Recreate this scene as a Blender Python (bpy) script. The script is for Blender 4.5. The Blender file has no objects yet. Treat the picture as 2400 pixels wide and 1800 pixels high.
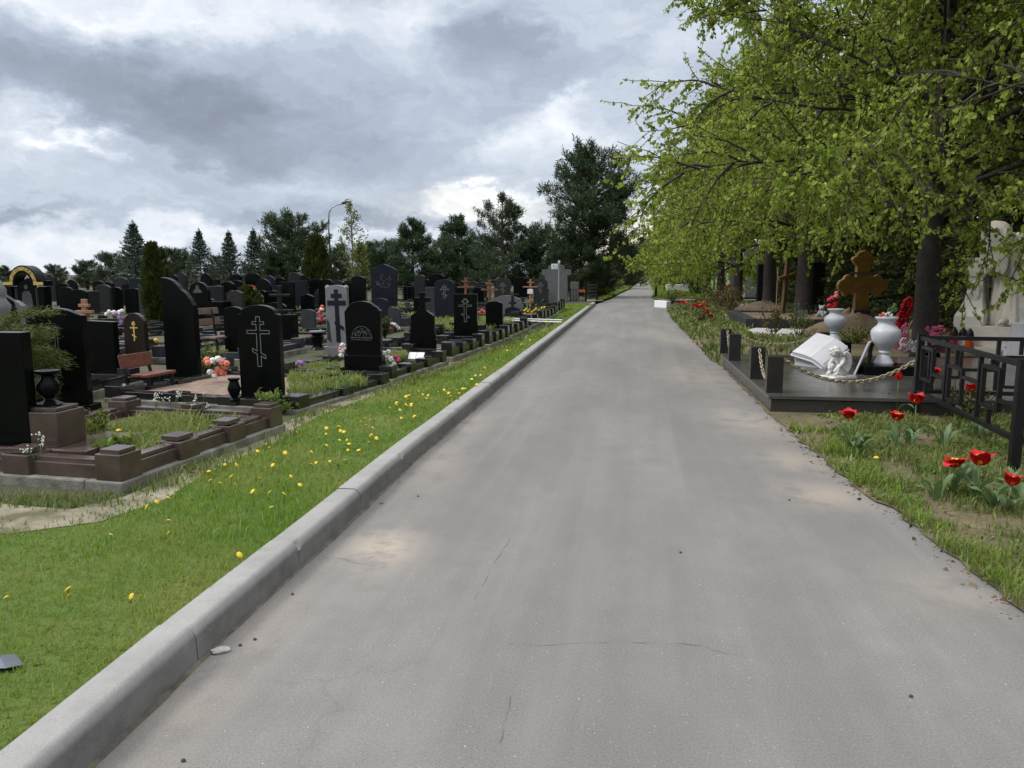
import bpy, math, random
import numpy as np
from mathutils import Vector, Matrix
random.seed(7)
RNG = np.random.default_rng(11)
scene = bpy.context.scene
COL = scene.collection
PI = math.pi
R = math.radians

# ------------------------------------------------------------------ camera
# eye height 1.55 m above the road, looking slightly down; measurements were
# read off the photograph (2400 x 1800) and turned into metres on the ground
EYE = 1.55
FPX = 1800.0
PITCH = math.atan(260.0 / FPX)
CP, SP = math.cos(PITCH), math.sin(PITCH)
cam_data = bpy.data.cameras.new('camera')
cam = bpy.data.objects.new('camera', cam_data)
COL.objects.link(cam)
cam.location = (0, 0, EYE)
cam.rotation_euler = (PI / 2 - PITCH, 0, 0)
cam_data.sensor_width = 36.0
cam_data.lens = 27.0
cam_data.clip_start = 0.05
cam_data.clip_end = 3000
scene.camera = cam


def ray(px, py):
    a, b = px - 1200.0, py - 900.0
    return a, FPX * CP - b * SP, -FPX * SP - b * CP


def gp(px, py, z=0.0):
    """photo pixel -> point on the level z"""
    dx, dy, dz = ray(px, py)
    t = (z - EYE) / dz
    return Vector((dx * t, dy * t, z))


def at(px, py, Y):
    """photo pixel -> (x, z) at the distance Y"""
    dx, dy, dz = ray(px, py)
    t = Y / dy
    return dx * t, EYE + dz * t


def azel(px, py):
    dx, dy, dz = ray(px, py)
    return math.atan2(dx, dy), math.atan2(dz, math.hypot(dx, dy))


# ------------------------------------------------------------------ objects
def link(o, parent=None):
    COL.objects.link(o)
    if parent is not None:
        o.parent = parent
    return o


def tag(o, label=None, cat=None, group=None, kind=None):
    if label: o['label'] = label
    if cat: o['category'] = cat
    if group: o['group'] = group
    if kind: o['kind'] = kind
    return o


def thing(name, label, cat, loc=(0, 0, 0), rz=0.0, group=None):
    o = bpy.data.objects.new(name, None)
    link(o)
    o.empty_display_size = 0.1
    o.location = loc
    o.rotation_euler = (0, 0, rz)
    return tag(o, label, cat, group)


def kids(o):
    return [c for c in bpy.data.objects if c.parent is o]


def dup(root, loc, rz=0.0, sc=None, label=None, group=None):
    parts = kids(root)
    r = root.copy(); COL.objects.link(r)
    r.location = loc; r.rotation_euler = (0, 0, rz)
    if sc is not None: r.scale = (sc, sc, sc) if not hasattr(sc, '__len__') else sc
    if label: r['label'] = label
    if group: r['group'] = group
    for ch in parts:
        c = ch.copy(); COL.objects.link(c); c.parent = r
        for g in kids(ch):
            d = g.copy(); COL.objects.link(d); d.parent = c
    return r


class MB:
    def __init__(s):
        s.v = []; s.f = []

    def add(s, vs, fs):
        n = len(s.v)
        s.v.extend([tuple(p) for p in vs])
        s.f.extend([tuple(i + n for i in f) for f in fs])
        return s

    def box(s, c, d, rz=0.0, top=1.0, tilt=None):
        hx, hy, hz = d[0] / 2, d[1] / 2, d[2] / 2
        vs = []
        for z, k in ((-hz, 1.0), (hz, top)):
            for x, y in ((-hx, -hy), (hx, -hy), (hx, hy), (-hx, hy)):
                vs.append(Vector((x * k, y * k, z)))
        if tilt is not None: vs = [tilt @ p for p in vs]
        cr, sr = math.cos(rz), math.sin(rz)
        vs = [(p.x * cr - p.y * sr + c[0], p.x * sr + p.y * cr + c[1], p.z + c[2]) for p in vs]
        return s.add(vs, [(3, 2, 1, 0), (4, 5, 6, 7), (0, 1, 5, 4), (1, 2, 6, 5), (2, 3, 7, 6), (3, 0, 4, 7)])

    def prism(s, out, y0, y1, xf=None):
        """outline [(x, z)] counter-clockwise seen from -y, extruded in y"""
        n = len(out)
        vs = [Vector((x, y0, z)) for x, z in out] + [Vector((x, y1, z)) for x, z in out]
        if xf is not None: vs = [xf @ p for p in vs]
        fs = [tuple(range(n)), tuple(range(2 * n - 1, n - 1, -1))]
        for i in range(n):
            j = (i + 1) % n
            fs.append((j, i, i + n, j + n))
        return s.add(vs, fs)

    def lathe(s, prof, seg=24, c=(0, 0, 0), xf=None):
        vs = []; fs = []; m = len(prof)
        for r, z in prof:
            for k in range(seg):
                a = 2 * PI * k / seg
                vs.append(Vector((r * math.cos(a), r * math.sin(a), z)))
        if xf is not None: vs = [xf @ p for p in vs]
        vs = [(p[0] + c[0], p[1] + c[1], p[2] + c[2]) for p in vs]
        for i in range(m - 1):
            for k in range(seg):
                l = (k + 1) % seg
                fs.append((i * seg + k, i * seg + l, (i + 1) * seg + l, (i + 1) * seg + k))
        fs.append(tuple(range(seg - 1, -1, -1)))
        fs.append(tuple((m - 1) * seg + k for k in range(seg)))
        return s.add(vs, fs)

    def tube(s, pts, rad, n=6, cap=True, phase=0.0):
        pts = [Vector(p) for p in pts]
        if not hasattr(rad, '__len__'): rad = [rad] * len(pts)
        vs = []; fs = []
        ref = Vector((0.31, 0.17, 0.93))
        for i, p in enumerate(pts):
            d = (pts[min(i + 1, len(pts) - 1)] - pts[max(i - 1, 0)])
            if d.length < 1e-9: d = Vector((0, 0, 1))
            d.normalize()
            a = d.cross(ref)
            if a.length < 1e-3: a = d.cross(Vector((1, 0, 0)))
            a.normalize(); b = d.cross(a)
            for k in range(n):
                t = 2 * PI * k / n + phase
                vs.append(p + (a * math.cos(t) + b * math.sin(t)) * rad[i])
        for i in range(len(pts) - 1):
            for k in range(n):
                l = (k + 1) % n
                fs.append((i * n + k, i * n + l, (i + 1) * n + l, (i + 1) * n + k))
        if cap:
            fs.append(tuple(range(n - 1, -1, -1)))
            m = (len(pts) - 1) * n
            fs.append(tuple(m + k for k in range(n)))
        return s.add(vs, fs)

    def ball(s, c, r, seg=10, rings=6, jit=0.0):
        if not hasattr(r, '__len__'): r = (r, r, r)
        vs = [(c[0], c[1], c[2] - r[2])]; fs = []
        for i in range(1, rings):
            t = -PI / 2 + PI * i / rings
            for k in range(seg):
                a = 2 * PI * k / seg
                j = 1 + random.uniform(-jit, jit)
                vs.append((c[0] + r[0] * math.cos(t) * math.cos(a) * j, c[1] + r[1] * math.cos(t) * math.sin(a) * j, c[2] + r[2] * math.sin(t) * j))
        vs.append((c[0], c[1], c[2] + r[2]))
        for k in range(seg):
            l = (k + 1) % seg
            fs.append((0, 1 + l, 1 + k))
            for i in range(rings - 2):
                fs.append((1 + i * seg + k, 1 + i * seg + l, 1 + (i + 1) * seg + l, 1 + (i + 1) * seg + k))
            fs.append((1 + (rings - 2) * seg + k, 1 + (rings - 2) * seg + l, len(vs) - 1))
        return s.add(vs, fs)

    def sheet(s, pts, z=None):
        vs = [(p[0], p[1], p[2] if z is None else z) for p in pts]
        return s.add(vs, [tuple(range(len(vs)))])

    def build(s, name, m, parent=None, smooth=False, bevel=0.0, seg=2, auto=None):
        me = bpy.data.meshes.new(name)
        me.from_pydata(s.v, [], s.f)
        me.validate()
        me.update()
        if m is not None: me.materials.append(m)
        o = bpy.data.objects.new(name, me)
        link(o, parent)
        if smooth:
            me.polygons.foreach_set('use_smooth', [True] * len(me.polygons))
            if auto is not None:
                me.set_sharp_from_angle(angle=R(auto))
        if bevel > 0:
            b = o.modifiers.new('bevel', 'BEVEL'); b.width = bevel; b.segments = seg; b.limit_method = 'ANGLE'; b.angle_limit = R(35)
        return o


def fast(name, V, F, m, parent=None, smooth=False):
    """big uniform mesh from numpy arrays"""
    me = bpy.data.meshes.new(name)
    V = np.asarray(V, dtype=np.float32).reshape(-1, 3); F = np.asarray(F, dtype=np.int32)
    k = F.shape[1]
    me.vertices.add(len(V)); me.vertices.foreach_set('co', V.ravel())
    me.loops.add(F.size); me.loops.foreach_set('vertex_index', F.ravel())
    me.polygons.add(len(F))
    me.polygons.foreach_set('loop_start', np.arange(0, F.size, k, dtype=np.int32))
    try:
        me.polygons.foreach_set('loop_total', np.full(len(F), k, dtype=np.int32))
    except Exception:
        pass
    if smooth: me.polygons.foreach_set('use_smooth', np.ones(len(F), dtype=bool))
    me.update(calc_edges=True)
    if m is not None: me.materials.append(m)
    o = bpy.data.objects.new(name, me)
    return link(o, parent)


def inst(me, name, parent=None):
    o = bpy.data.objects.new(name, me)
    return link(o, parent)


# ------------------------------------------------------------------ materials
class NT:
    def __init__(s, nt):
        s.nt = nt; s.n = nt.nodes; s.l = nt.links

    def node(s, t, **kw):
        n = s.n.new(t)
        for k, v in kw.items(): setattr(n, k, v)
        return n

    def put(s, sock, v):
        if hasattr(v, 'is_output'): s.l.new(v, sock)
        else: sock.default_value = v

    def m(s, op, a, b=0.0, c=None, clamp=False):
        n = s.node('ShaderNodeMath', operation=op); n.use_clamp = clamp
        s.put(n.inputs[0], a); s.put(n.inputs[1], b)
        if c is not None: s.put(n.inputs[2], c)
        return n.outputs[0]

    def mix(s, f, a, b, blend='MIX'):
        n = s.node('ShaderNodeMix', data_type='RGBA', blend_type=blend)
        s.put(n.inputs[0], f); s.put(n.inputs[6], a); s.put(n.inputs[7], b)
        return n.outputs[2]

    def noise(s, vec, scale, detail=4, rough=0.55, dist=0.0):
        n = s.node('ShaderNodeTexNoise')
        if vec is not None: s.l.new(vec, n.inputs['Vector'])
        n.inputs['Scale'].default_value = scale; n.inputs['Detail'].default_value = detail
        n.inputs['Roughness'].default_value = rough; n.inputs['Distortion'].default_value = dist
        return n

    def ramp(s, f, stops):
        n = s.node('ShaderNodeValToRGB')
        e = n.color_ramp.elements
        while len(e) < len(stops): e.new(0.5)
        for i, (p, c) in enumerate(stops):
            e[i].position = p; e[i].color = (c[0], c[1], c[2], 1) if hasattr(c, '__len__') else (c, c, c, 1)
        s.put(n.inputs[0], f)
        return n.outputs[0]


def c4(c, k=1.0):
    return (min(c[0] * k, 1), min(c[1] * k, 1), min(c[2] * k, 1), 1)


def base_mat(name):
    m = bpy.data.materials.new(name); m.use_nodes = True
    t = NT(m.node_tree)
    b = t.n['Principled BSDF']
    return m, t, b


def MAT(name, c, rough=0.6, var=0.18, scale=6.0, spec=0.5, metal=0.0, bump=0.0, bscale=60.0, speck=0.0, sscale=250.0, c2=None, detail=5, dirt=None):
    m, t, b = base_mat(name)
    tc = t.node('ShaderNodeTexCoord').outputs['Object']
    n = t.noise(tc, scale, detail)
    f = t.ramp(n.outputs['Fac'], [(0.3, 0), (0.7, 1)])
    col = t.mix(f, c4(c, 1 - var), c4(c2, 1) if c2 else c4(c, 1 + var))
    if speck:
        sn = t.noise(tc, sscale, 2, 0.7)
        sf = t.ramp(sn.outputs['Fac'], [(0.55, 0), (0.68, 1)])
        col = t.mix(t.m('MULTIPLY', sf, speck), col, c4((0.5, 0.5, 0.5)))
        sf2 = t.ramp(sn.outputs['Fac'], [(0.3, 1), (0.42, 0)])
        col = t.mix(t.m('MULTIPLY', sf2, min(1, speck * 2)), col, c4(c, 0.35))
    if dirt:
        dn = t.noise(tc, dirt[1], 7, 0.65)
        df = t.ramp(dn.outputs['Fac'], [(0.45, 0), (0.65, 1)])
        col = t.mix(t.m('MULTIPLY', df, dirt[2]), col, c4(dirt[0]))
    t.put(b.inputs['Base Color'], col)
    rn = t.m('MULTIPLY_ADD', n.outputs['Fac'], 0.16, rough - 0.08, clamp=True)
    t.put(b.inputs['Roughness'], rn)
    b.inputs['Specular IOR Level'].default_value = spec
    b.inputs['Metallic'].default_value = metal
    if bump:
        bn = t.noise(tc, bscale, 6, 0.65)
        bp = t.node('ShaderNodeBump'); bp.inputs['Strength'].default_value = bump; bp.inputs['Distance'].default_value = 0.02
        t.l.new(bn.outputs['Fac'], bp.inputs['Height']); t.l.new(bp.outputs[0], b.inputs['Normal'])
    return m


def LEAF(name, ca, cb, cc=None, trans=0.35, rough=0.5, patch=0.0, pscale=0.8, spec=0.3):
    """foliage: colour varies leaf by leaf, light passes through"""
    m, t, b = base_mat(name)
    g = t.node('ShaderNodeNewGeometry')
    col = t.mix(g.outputs['Random Per Island'], c4(ca), c4(cb))
    if cc is not None:
        tc = t.node('ShaderNodeTexCoord').outputs['Object']
        n = t.noise(tc, pscale, 5, 0.6)
        f = t.ramp(n.outputs['Fac'], [(0.42, 0), (0.62, 1)])
        col = t.mix(t.m('MULTIPLY', f, patch), col, c4(cc))
    t.put(b.inputs['Base Color'], col)
    b.inputs['Roughness'].default_value = rough
    b.inputs['Specular IOR Level'].default_value = spec
    tr = t.node('ShaderNodeBsdfTranslucent')
    t.put(tr.inputs['Color'], col)
    mx = t.node('ShaderNodeMixShader'); mx.inputs[0].default_value = trans
    t.l.new(b.outputs[0], mx.inputs[1]); t.l.new(tr.outputs[0], mx.inputs[2])
    t.l.new(mx.outputs[0], t.n['Material Output'].inputs['Surface'])
    return m


BLACK = MAT('black granite', (0.004, 0.0045, 0.0045), 0.16, 0.25, 3, spec=0.11, speck=0.008, sscale=400)
BLACKM = MAT('matt black granite', (0.010, 0.010, 0.011), 0.34, 0.3, 5, spec=0.4, speck=0.03, sscale=300)
COPE = MAT('dark granite coping', (0.011, 0.0115, 0.012), 0.13, 0.3, 4, spec=0.85, speck=0.03, dirt=((0.035, 0.034, 0.03), 5, 0.35))
BLUEBL = MAT('blue black gabbro', (0.010, 0.013, 0.020), 0.4, 0.25, 4, spec=0.18, speck=0.03)
ROUGHBL = MAT('rough hewn black stone', (0.012, 0.012, 0.013), 0.65, 0.4, 12, spec=0.4, bump=0.9, bscale=14)
DKGREY = MAT('dark grey granite', (0.030, 0.032, 0.037), 0.5, 0.2, 5, speck=0.06, spec=.3)
PALEGR = MAT('pale grey granite', (0.33, 0.335, 0.345), 0.6, 0.15, 5, speck=0.15, bump=0.1, bscale=80)
GREYST = MAT('grey granite', (0.17, 0.175, 0.185), 0.55, 0.15, 5, speck=0.15, bump=0.1, bscale=80)
GREYST2 = MAT('mid grey granite', (0.10, 0.105, 0.11), 0.55, 0.15, 5, speck=0.12)
BROWNG = MAT('brown granite', (0.062, 0.040, 0.035), 0.22, 0.2, 6, spec=0.75, speck=0.10, sscale=420, dirt=((0.12, 0.10, 0.085), 5, 0.35))
SLABST = MAT('dark polished paving slab', (0.060, 0.057, 0.052), 0.24, 0.2, 2.5, spec=0.5, speck=0.06, sscale=330, dirt=((0.10, 0.095, 0.085), 1.4, 0.5))
SLABSIDE = MAT('dark slab edge', (0.040, 0.035, 0.032), 0.26, 0.2, 3, speck=0.08)
POSTBL = MAT('dark speckled granite post', (0.013, 0.011, 0.011), 0.3, 0.3, 8, speck=0.05, sscale=260)
MARBLE = MAT('white marble', (0.62, 0.625, 0.65), 0.4, 0.06, 4, speck=0.04, dirt=((0.5, 0.5, 0.5), 3, 0.25))
VASEM = MAT('speckled pale grey marble', (0.50, 0.515, 0.54), 0.38, 0.08, 6, speck=0.12, sscale=180)
LIMEST = MAT('cream limestone', (0.74, 0.69, 0.61), 0.75, 0.08, 3, bump=0.25, bscale=25, dirt=((0.42, 0.39, 0.34), 2.2, 0.35))
PLASTER = MAT('weathered white plaster', (0.66, 0.65, 0.62), 0.7, 0.1, 9, bump=0.3, bscale=60, dirt=((0.30, 0.29, 0.26), 12, 0.55))
CONC = MAT('weathered concrete', (0.20, 0.19, 0.165), 0.9, 0.22, 5, bump=0.5, bscale=45, dirt=((0.075, 0.075, 0.055), 4.5, 0.7))
CONCL = MAT('pale concrete', (0.42, 0.41, 0.39), 0.9, 0.15, 4, bump=0.35, bscale=60, dirt=((0.25, 0.24, 0.22), 6, 0.5))
SAND = MAT('damp sand', (0.19, 0.14, 0.085), 0.95, 0.25, 7, bump=0.8, bscale=30, dirt=((0.12, 0.085, 0.05), 3, 0.5))
PINKSOIL = MAT('pinkish gravelly soil', (0.25, 0.175, 0.14), 0.95, 0.25, 9, bump=0.8, bscale=70, dirt=((0.10, 0.12, 0.05), 5, 0.6))
SOIL = MAT('dark garden soil', (0.075, 0.058, 0.038), 0.95, 0.35, 6, bump=1.0, bscale=30, dirt=((0.05, 0.07, 0.02), 2.5, 0.7))
WOODR = MAT('reddish varnished wood', (0.135, 0.046, 0.028), 0.5, 0.25, 14, bump=0.2)
WOODL = MAT('fresh pale timber', (0.29, 0.15, 0.082), 0.6, 0.18, 10, bump=0.2)
WOODO = MAT('orange stained timber', (0.155, 0.058, 0.028), 0.55, 0.2, 10, bump=0.2)
WOODB = MAT('ochre varnished timber', (0.185, 0.100, 0.016), 0.55, 0.25, 6, bump=0.25, bscale=40)
WOODD = MAT('dark brown timber', (0.10, 0.055, 0.022), 0.65, 0.25, 8, bump=0.2)
PLANK = MAT('faded brown plank', (0.125, 0.085, 0.065), 0.7, 0.25, 10, bump=0.3)
IRON = MAT('black painted iron', (0.007, 0.007, 0.008), 0.38, 0.3, 12, spec=0.32)
STEEL = MAT('galvanised steel', (0.35, 0.37, 0.39), 0.45, 0.15, 8, metal=0.6)
CHAINM = MAT('brassy chain', (0.42, 0.37, 0.24), 0.42, 0.3, 40, metal=0.55, dirt=((0.10, 0.07, 0.04), 25, 0.8))
GOLD = MAT('gold paint', (0.58, 0.42, 0.10), 0.5, 0.25, 60)
GOLDO = MAT('gold ornament', (0.58, 0.42, 0.10), 0.5, 0.25, 60, dirt=((0.02, 0.012, 0.008), 16, 1.0))
ENGR = MAT('engraved line', (0.15, 0.155, 0.155), 0.8, 0.2, 30)
ENGD = MAT('faint engraved line', (0.095, 0.10, 0.105), 0.8, 0.35, 18)
ENGP = MAT('engraved portrait', (0.065, 0.070, 0.075), 0.75, 0.6, 26)
WHITEP = MAT('white paint', (0.74, 0.75, 0.76), 0.55, 0.06, 10)
BLACKP = MAT('black lettering', (0.015, 0.015, 0.016), 0.6, 0.1)
REDP = MAT('red paint', (0.55, 0.04, 0.035), 0.5, 0.1)
REDPET = MAT('red petals', (0.46, 0.010, 0.012), 0.45, 0.3, 40, spec=0.3)
ORPET = MAT('orange red petals', (0.65, 0.085, 0.03), 0.5, 0.25, 40)
YEL = MAT('yellow petals', (0.72, 0.50, 0.015), 0.6, 0.18, 60)
PINK = MAT('pink petals', (0.62, 0.13, 0.26), 0.6, 0.25, 30)
PINKD = MAT('deep pink petals', (0.55, 0.05, 0.16), 0.6, 0.25, 30)
CORAL = MAT('coral petals', (0.68, 0.20, 0.13), 0.6, 0.25, 30)
WHITEF = MAT('white petals', (0.66, 0.65, 0.62), 0.6, 0.12, 30)
LILAC = MAT('lilac petals', (0.30, 0.13, 0.36), 0.6, 0.3, 30)
GREENF = MAT('green plastic leaf', (0.03, 0.13, 0.05), 0.5, 0.3, 30)
STEMG = MAT('green stem', (0.10, 0.17, 0.05), 0.6, 0.2, 20)
REDGL = MAT('red glass', (0.50, 0.022, 0.015), 0.2, 0.1, 5)
ORGL = MAT('orange glass', (0.68, 0.09, 0.02), 0.25, 0.1, 5)
CLRGL = MAT('pale glass', (0.52, 0.54, 0.53), 0.2, 0.1, 5)
PLUSH = MAT('grey plush', (0.34, 0.36, 0.40), 0.95, 0.2, 30, bump=0.4)
WICKER = MAT('wicker', (0.28, 0.16, 0.13), 0.8, 0.35, 40, bump=0.6)
BARK = MAT('lime bark', (0.036, 0.029, 0.024), 0.9, 0.35, 9, bump=1.0, bscale=22, dirt=((0.016, 0.013, 0.011), 14, 0.6))
TWIG = MAT('lime twigs', (0.040, 0.029, 0.021), 0.85, 0.3, 9)
BARKP = MAT('pine bark', (0.075, 0.048, 0.030), 0.95, 0.35, 9, bump=0.8)
ROCK = MAT('brown boulder', (0.13, 0.10, 0.066), 0.9, 0.25, 4, bump=0.8, bscale=12)
LIMELEAF = LEAF('lime leaf', (0.138, 0.228, 0.024), (0.395, 0.500, 0.075), (0.48, 0.42, 0.11), trans=0.52, patch=0.28, pscale=0.9)
PINEN = LEAF('pine needles', (0.022, 0.046, 0.019), (0.068, 0.102, 0.042), trans=0.24, rough=0.6)
SPRUCEN = LEAF('spruce needles', (0.032, 0.058, 0.040), (0.085, 0.120, 0.080), trans=0.15, rough=0.6)
DARKCON = LEAF('dark conifer sprays', (0.020, 0.034, 0.008), (0.085, 0.105, 0.026), trans=0.2, rough=0.6)
THUJA = LEAF('thuja sprays', (0.026, 0.042, 0.008), (0.070, 0.088, 0.018), trans=0.22, rough=0.6)
JUNIP = LEAF('juniper sprays', (0.055, 0.085, 0.016), (0.150, 0.185, 0.042), trans=0.28, rough=0.6)
BUSHL = LEAF('young bush leaves', (0.07, 0.11, 0.02), (0.20, 0.22, 0.04), trans=0.35)
ROSEL = LEAF('reddish rose leaves', (0.05, 0.055, 0.015), (0.17, 0.12, 0.035), trans=0.3)
GRASS = LEAF('lawn grass', (0.112, 0.215, 0.018), (0.225, 0.345, 0.038), (0.28, 0.315, 0.070), trans=0.42, patch=0.7, pscale=1.1, rough=0.55)
WEED = LEAF('rough grass', (0.070, 0.120, 0.020), (0.190, 0.260, 0.058), (0.25, 0.225, 0.10), trans=0.38, patch=0.5, pscale=1.6)
WEEDL = LEAF('fresh weeds', (0.095, 0.165, 0.028), (0.23, 0.29, 0.07), (0.27, 0.28, 0.09), trans=0.4, patch=0.6, pscale=2.0)
TULIPL = LEAF('tulip leaf', (0.065, 0.125, 0.042), (0.140, 0.215, 0.085), trans=0.3, rough=0.45, spec=0.4)
# ------------------------------------------------------------------ sky, sun, view
SUN_EL, SUN_AZ = R(46), R(-98)          # azimuth from +Y towards +X
world = bpy.data.worlds.new('World'); scene.world = world
world.use_nodes = True
W = NT(world.node_tree)
bg = W.n['Background']
bg.inputs['Strength'].default_value = 0.1
sky = W.node('ShaderNodeTexSky', sky_type='NISHITA')
sky.sun_disc = False
sky.sun_elevation = SUN_EL; sky.sun_rotation = SUN_AZ
gen = W.node('ShaderNodeTexCoord').outputs['Generated']
sx = W.node('ShaderNodeSeparateXYZ'); W.l.new(gen, sx.inputs[0])
az = W.m('ARCTAN2', sx.outputs[0], sx.outputs[1])
el = W.m('ARCSINE', sx.outputs[2])


def skyvec(a, e, ka, ke, off):
    c = W.node('ShaderNodeCombineXYZ')
    W.put(c.inputs[0], W.m('MULTIPLY', a, ka)); W.put(c.inputs[1], W.m('MULTIPLY', e, ke)); c.inputs[2].default_value = off
    return c.outputs[0]


wn = W.noise(skyvec(az, el, 6.5, 11.0, 3.1), 1.0, 8, 0.62)
ws = W.node('ShaderNodeSeparateColor'); W.l.new(wn.outputs['Color'], ws.inputs[0])
az2 = W.m('MULTIPLY_ADD', ws.outputs[0], 0.32, W.m('SUBTRACT', az, 0.16))
el2 = W.m('MULTIPLY_ADD', ws.outputs[1], 0.17, W.m('SUBTRACT', el, 0.085))


def blob(px, py, wx, wy, amp, rot=0.0, a=None, e=None):
    a0, e0 = azel(px, py)
    da = W.m('SUBTRACT', a if a is not None else az2, a0); de = W.m('SUBTRACT', e if e is not None else el2, e0)
    if rot:
        cr, sr = math.cos(rot), math.sin(rot)
        da, de = (W.m('ADD', W.m('MULTIPLY', da, cr), W.m('MULTIPLY', de, sr)),
                  W.m('SUBTRACT', W.m('MULTIPLY', de, cr), W.m('MULTIPLY', da, sr)))
    u = W.m('MULTIPLY', da, FPX / wx); v = W.m('MULTIPLY', de, FPX / wy)
    q = W.m('ADD', W.m('MULTIPLY', u, u), W.m('MULTIPLY', v, v))
    g = W.m('EXPONENT', W.m('MULTIPLY', q, -1.0))
    return W.m('MULTIPLY', g, amp)


fine = W.noise(skyvec(az2, el2, 5.5, 11.0, 0.7), 1.0, 9, 0.62)
tone = W.m('MULTIPLY_ADD', fine.outputs['Fac'], 0.76, 0.105)
for b in [
    (150, 190, 420, 75, -0.30, R(-14)), (470, 250, 260, 60, -0.12, R(-20)), (700, 190, 260, 110, -0.10),
    (900, 330, 520, 130, -0.10, R(-12)), (1165, 75, 90, 60, -0.30), (1350, 190, 150, 70, -0.08),
    (250, 20, 330, 55, 0.30), (640, 30, 170, 60, 0.16), (990, 20, 170, 60, 0.24), (1380, 70, 180, 110, 0.06),
    (1290, 300, 100, 50, 0.34, R(25)), (1345, 380, 60, 60, 0.16), (125, 348, 55, 20, 0.34, R(-12)), (260, 352, 95, 20, 0.30, R(-18)),
    (450, 390, 150, 16, 0.12, R(-16)), (20, 290, 60, 40, 0.12), (60, 520, 260, 26, 0.14), (760, 440, 160, 26, 0.12),
    (690, 520, 380, 20, -0.20), (50, 482, 90, 16, -0.30), (1090, 500, 110, 22, 0.34), (1190, 468, 90, 12, 0.30),
    (700, 572, 700, 26, 0.24), (100, 620, 260, 20, -0.10), (1000, 545, 150, 12, -0.12),
]:
    tone = W.m('ADD', tone, blob(*b))
cloud = W.ramp(tone, [(0.0, (0.180, 0.205, 0.25)), (0.25, (0.245, 0.282, 0.345)), (0.45, (0.335, 0.382, 0.455)), (0.62, (0.47, 0.512, 0.575)),
                      (0.80, (0.64, 0.66, 0.70)), (1.0, (0.88, 0.87, 0.83))])
warm = W.m('ADD', blob(1490, 590, 150, 75, 0.85, 0, az, el), blob(1120, 492, 160, 30, 0.22), clamp=True)
cloud = W.mix(warm, cloud, (1.0, 0.90, 0.66, 1))
# unseen sky added for its light: bright cloud overhead, dimmer bank behind the viewer
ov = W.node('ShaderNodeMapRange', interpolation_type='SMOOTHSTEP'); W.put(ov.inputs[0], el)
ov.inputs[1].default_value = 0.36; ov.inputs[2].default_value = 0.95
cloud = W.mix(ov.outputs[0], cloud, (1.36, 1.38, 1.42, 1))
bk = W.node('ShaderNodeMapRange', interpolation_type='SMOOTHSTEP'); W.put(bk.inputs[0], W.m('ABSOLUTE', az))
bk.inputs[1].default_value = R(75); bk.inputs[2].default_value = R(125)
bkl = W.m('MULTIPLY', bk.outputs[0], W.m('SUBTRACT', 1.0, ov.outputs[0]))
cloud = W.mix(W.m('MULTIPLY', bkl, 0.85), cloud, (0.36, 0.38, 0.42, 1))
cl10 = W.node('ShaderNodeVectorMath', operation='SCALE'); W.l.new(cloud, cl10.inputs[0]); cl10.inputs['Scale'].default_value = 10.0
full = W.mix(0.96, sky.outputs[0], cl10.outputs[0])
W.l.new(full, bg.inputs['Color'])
world.cycles.sampling_method = 'MANUAL'
world.cycles.sample_map_resolution = 512

sd = bpy.data.lights.new('sun', 'SUN'); sun = bpy.data.objects.new('sun', sd); link(sun)
sd.energy = 1.5; sd.angle = R(16); sd.color = (1.0, 0.955, 0.90)
d = Vector((math.sin(SUN_AZ) * math.cos(SUN_EL), math.cos(SUN_AZ) * math.cos(SUN_EL), math.sin(SUN_EL)))
sun.rotation_euler = d.to_track_quat('Z', 'Y').to_euler()
sun.location = (-20, 10, 30)

vs = scene.view_settings
vs.view_transform = 'Standard'; vs.look = 'None'; vs.gamma = 1.0; vs.exposure = 0.62
scene.cycles.max_bounces = 6
scene.cycles.diffuse_bounces = 3
scene.cycles.glossy_bounces = 3
scene.cycles.transmission_bounces = 3
scene.cycles.caustics_reflective = False
scene.cycles.caustics_refractive = False
# ------------------------------------------------------------------ ground, road, kerb
ZL = 0.10          # level of the lawn and graves beside the kerb
ZR = 0.012         # level of the beds on the other side


def ground_mat():
    m, t, b = base_mat('soil and thin grass')
    tc = t.node('ShaderNodeTexCoord').outputs['Object']
    n = t.noise(tc, 0.9, 8, 0.65); n2 = t.noise(tc, 14, 5, 0.7)
    f = t.ramp(n.outputs['Fac'], [(0.40, 0), (0.56, 1)])
    col = t.mix(f, (0.050, 0.040, 0.025, 1), (0.038, 0.060, 0.014, 1))
    col = t.mix(t.m('MULTIPLY', n2.outputs['Fac'], 0.5), col, (0.075, 0.060, 0.038, 1))
    t.put(b.inputs['Base Color'], col); b.inputs['Roughness'].default_value = 0.95
    bp = t.node('ShaderNodeBump'); bp.inputs['Strength'].default_value = 0.8; bp.inputs['Distance'].default_value = 0.03
    t.l.new(n2.outputs['Fac'], bp.inputs['Height']); t.l.new(bp.outputs[0], b.inputs['Normal'])
    return m


def lawn_mat():
    m, t, b = base_mat('lawn sward')
    tc = t.node('ShaderNodeTexCoord').outputs['Object']
    n = t.noise(tc, 1.1, 6, 0.6); n2 = t.noise(tc, 40, 4, 0.7)
    f = t.ramp(n.outputs['Fac'], [(0.40, 0), (0.64, 1)])
    col = t.mix(f, (0.085, 0.155, 0.014, 1), (0.165, 0.205, 0.035, 1))
    col = t.mix(t.m('MULTIPLY', n2.outputs['Fac'], 0.6), col, (0.03, 0.045, 0.01, 1))
    t.put(b.inputs['Base Color'], col); b.inputs['Roughness'].default_value = 0.95
    bp = t.node('ShaderNodeBump'); bp.inputs['Strength'].default_value = 1.0; bp.inputs['Distance'].default_value = 0.03
    t.l.new(n2.outputs['Fac'], bp.inputs['Height']); t.l.new(bp.outputs[0], b.inputs['Normal'])
    return m


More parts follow.
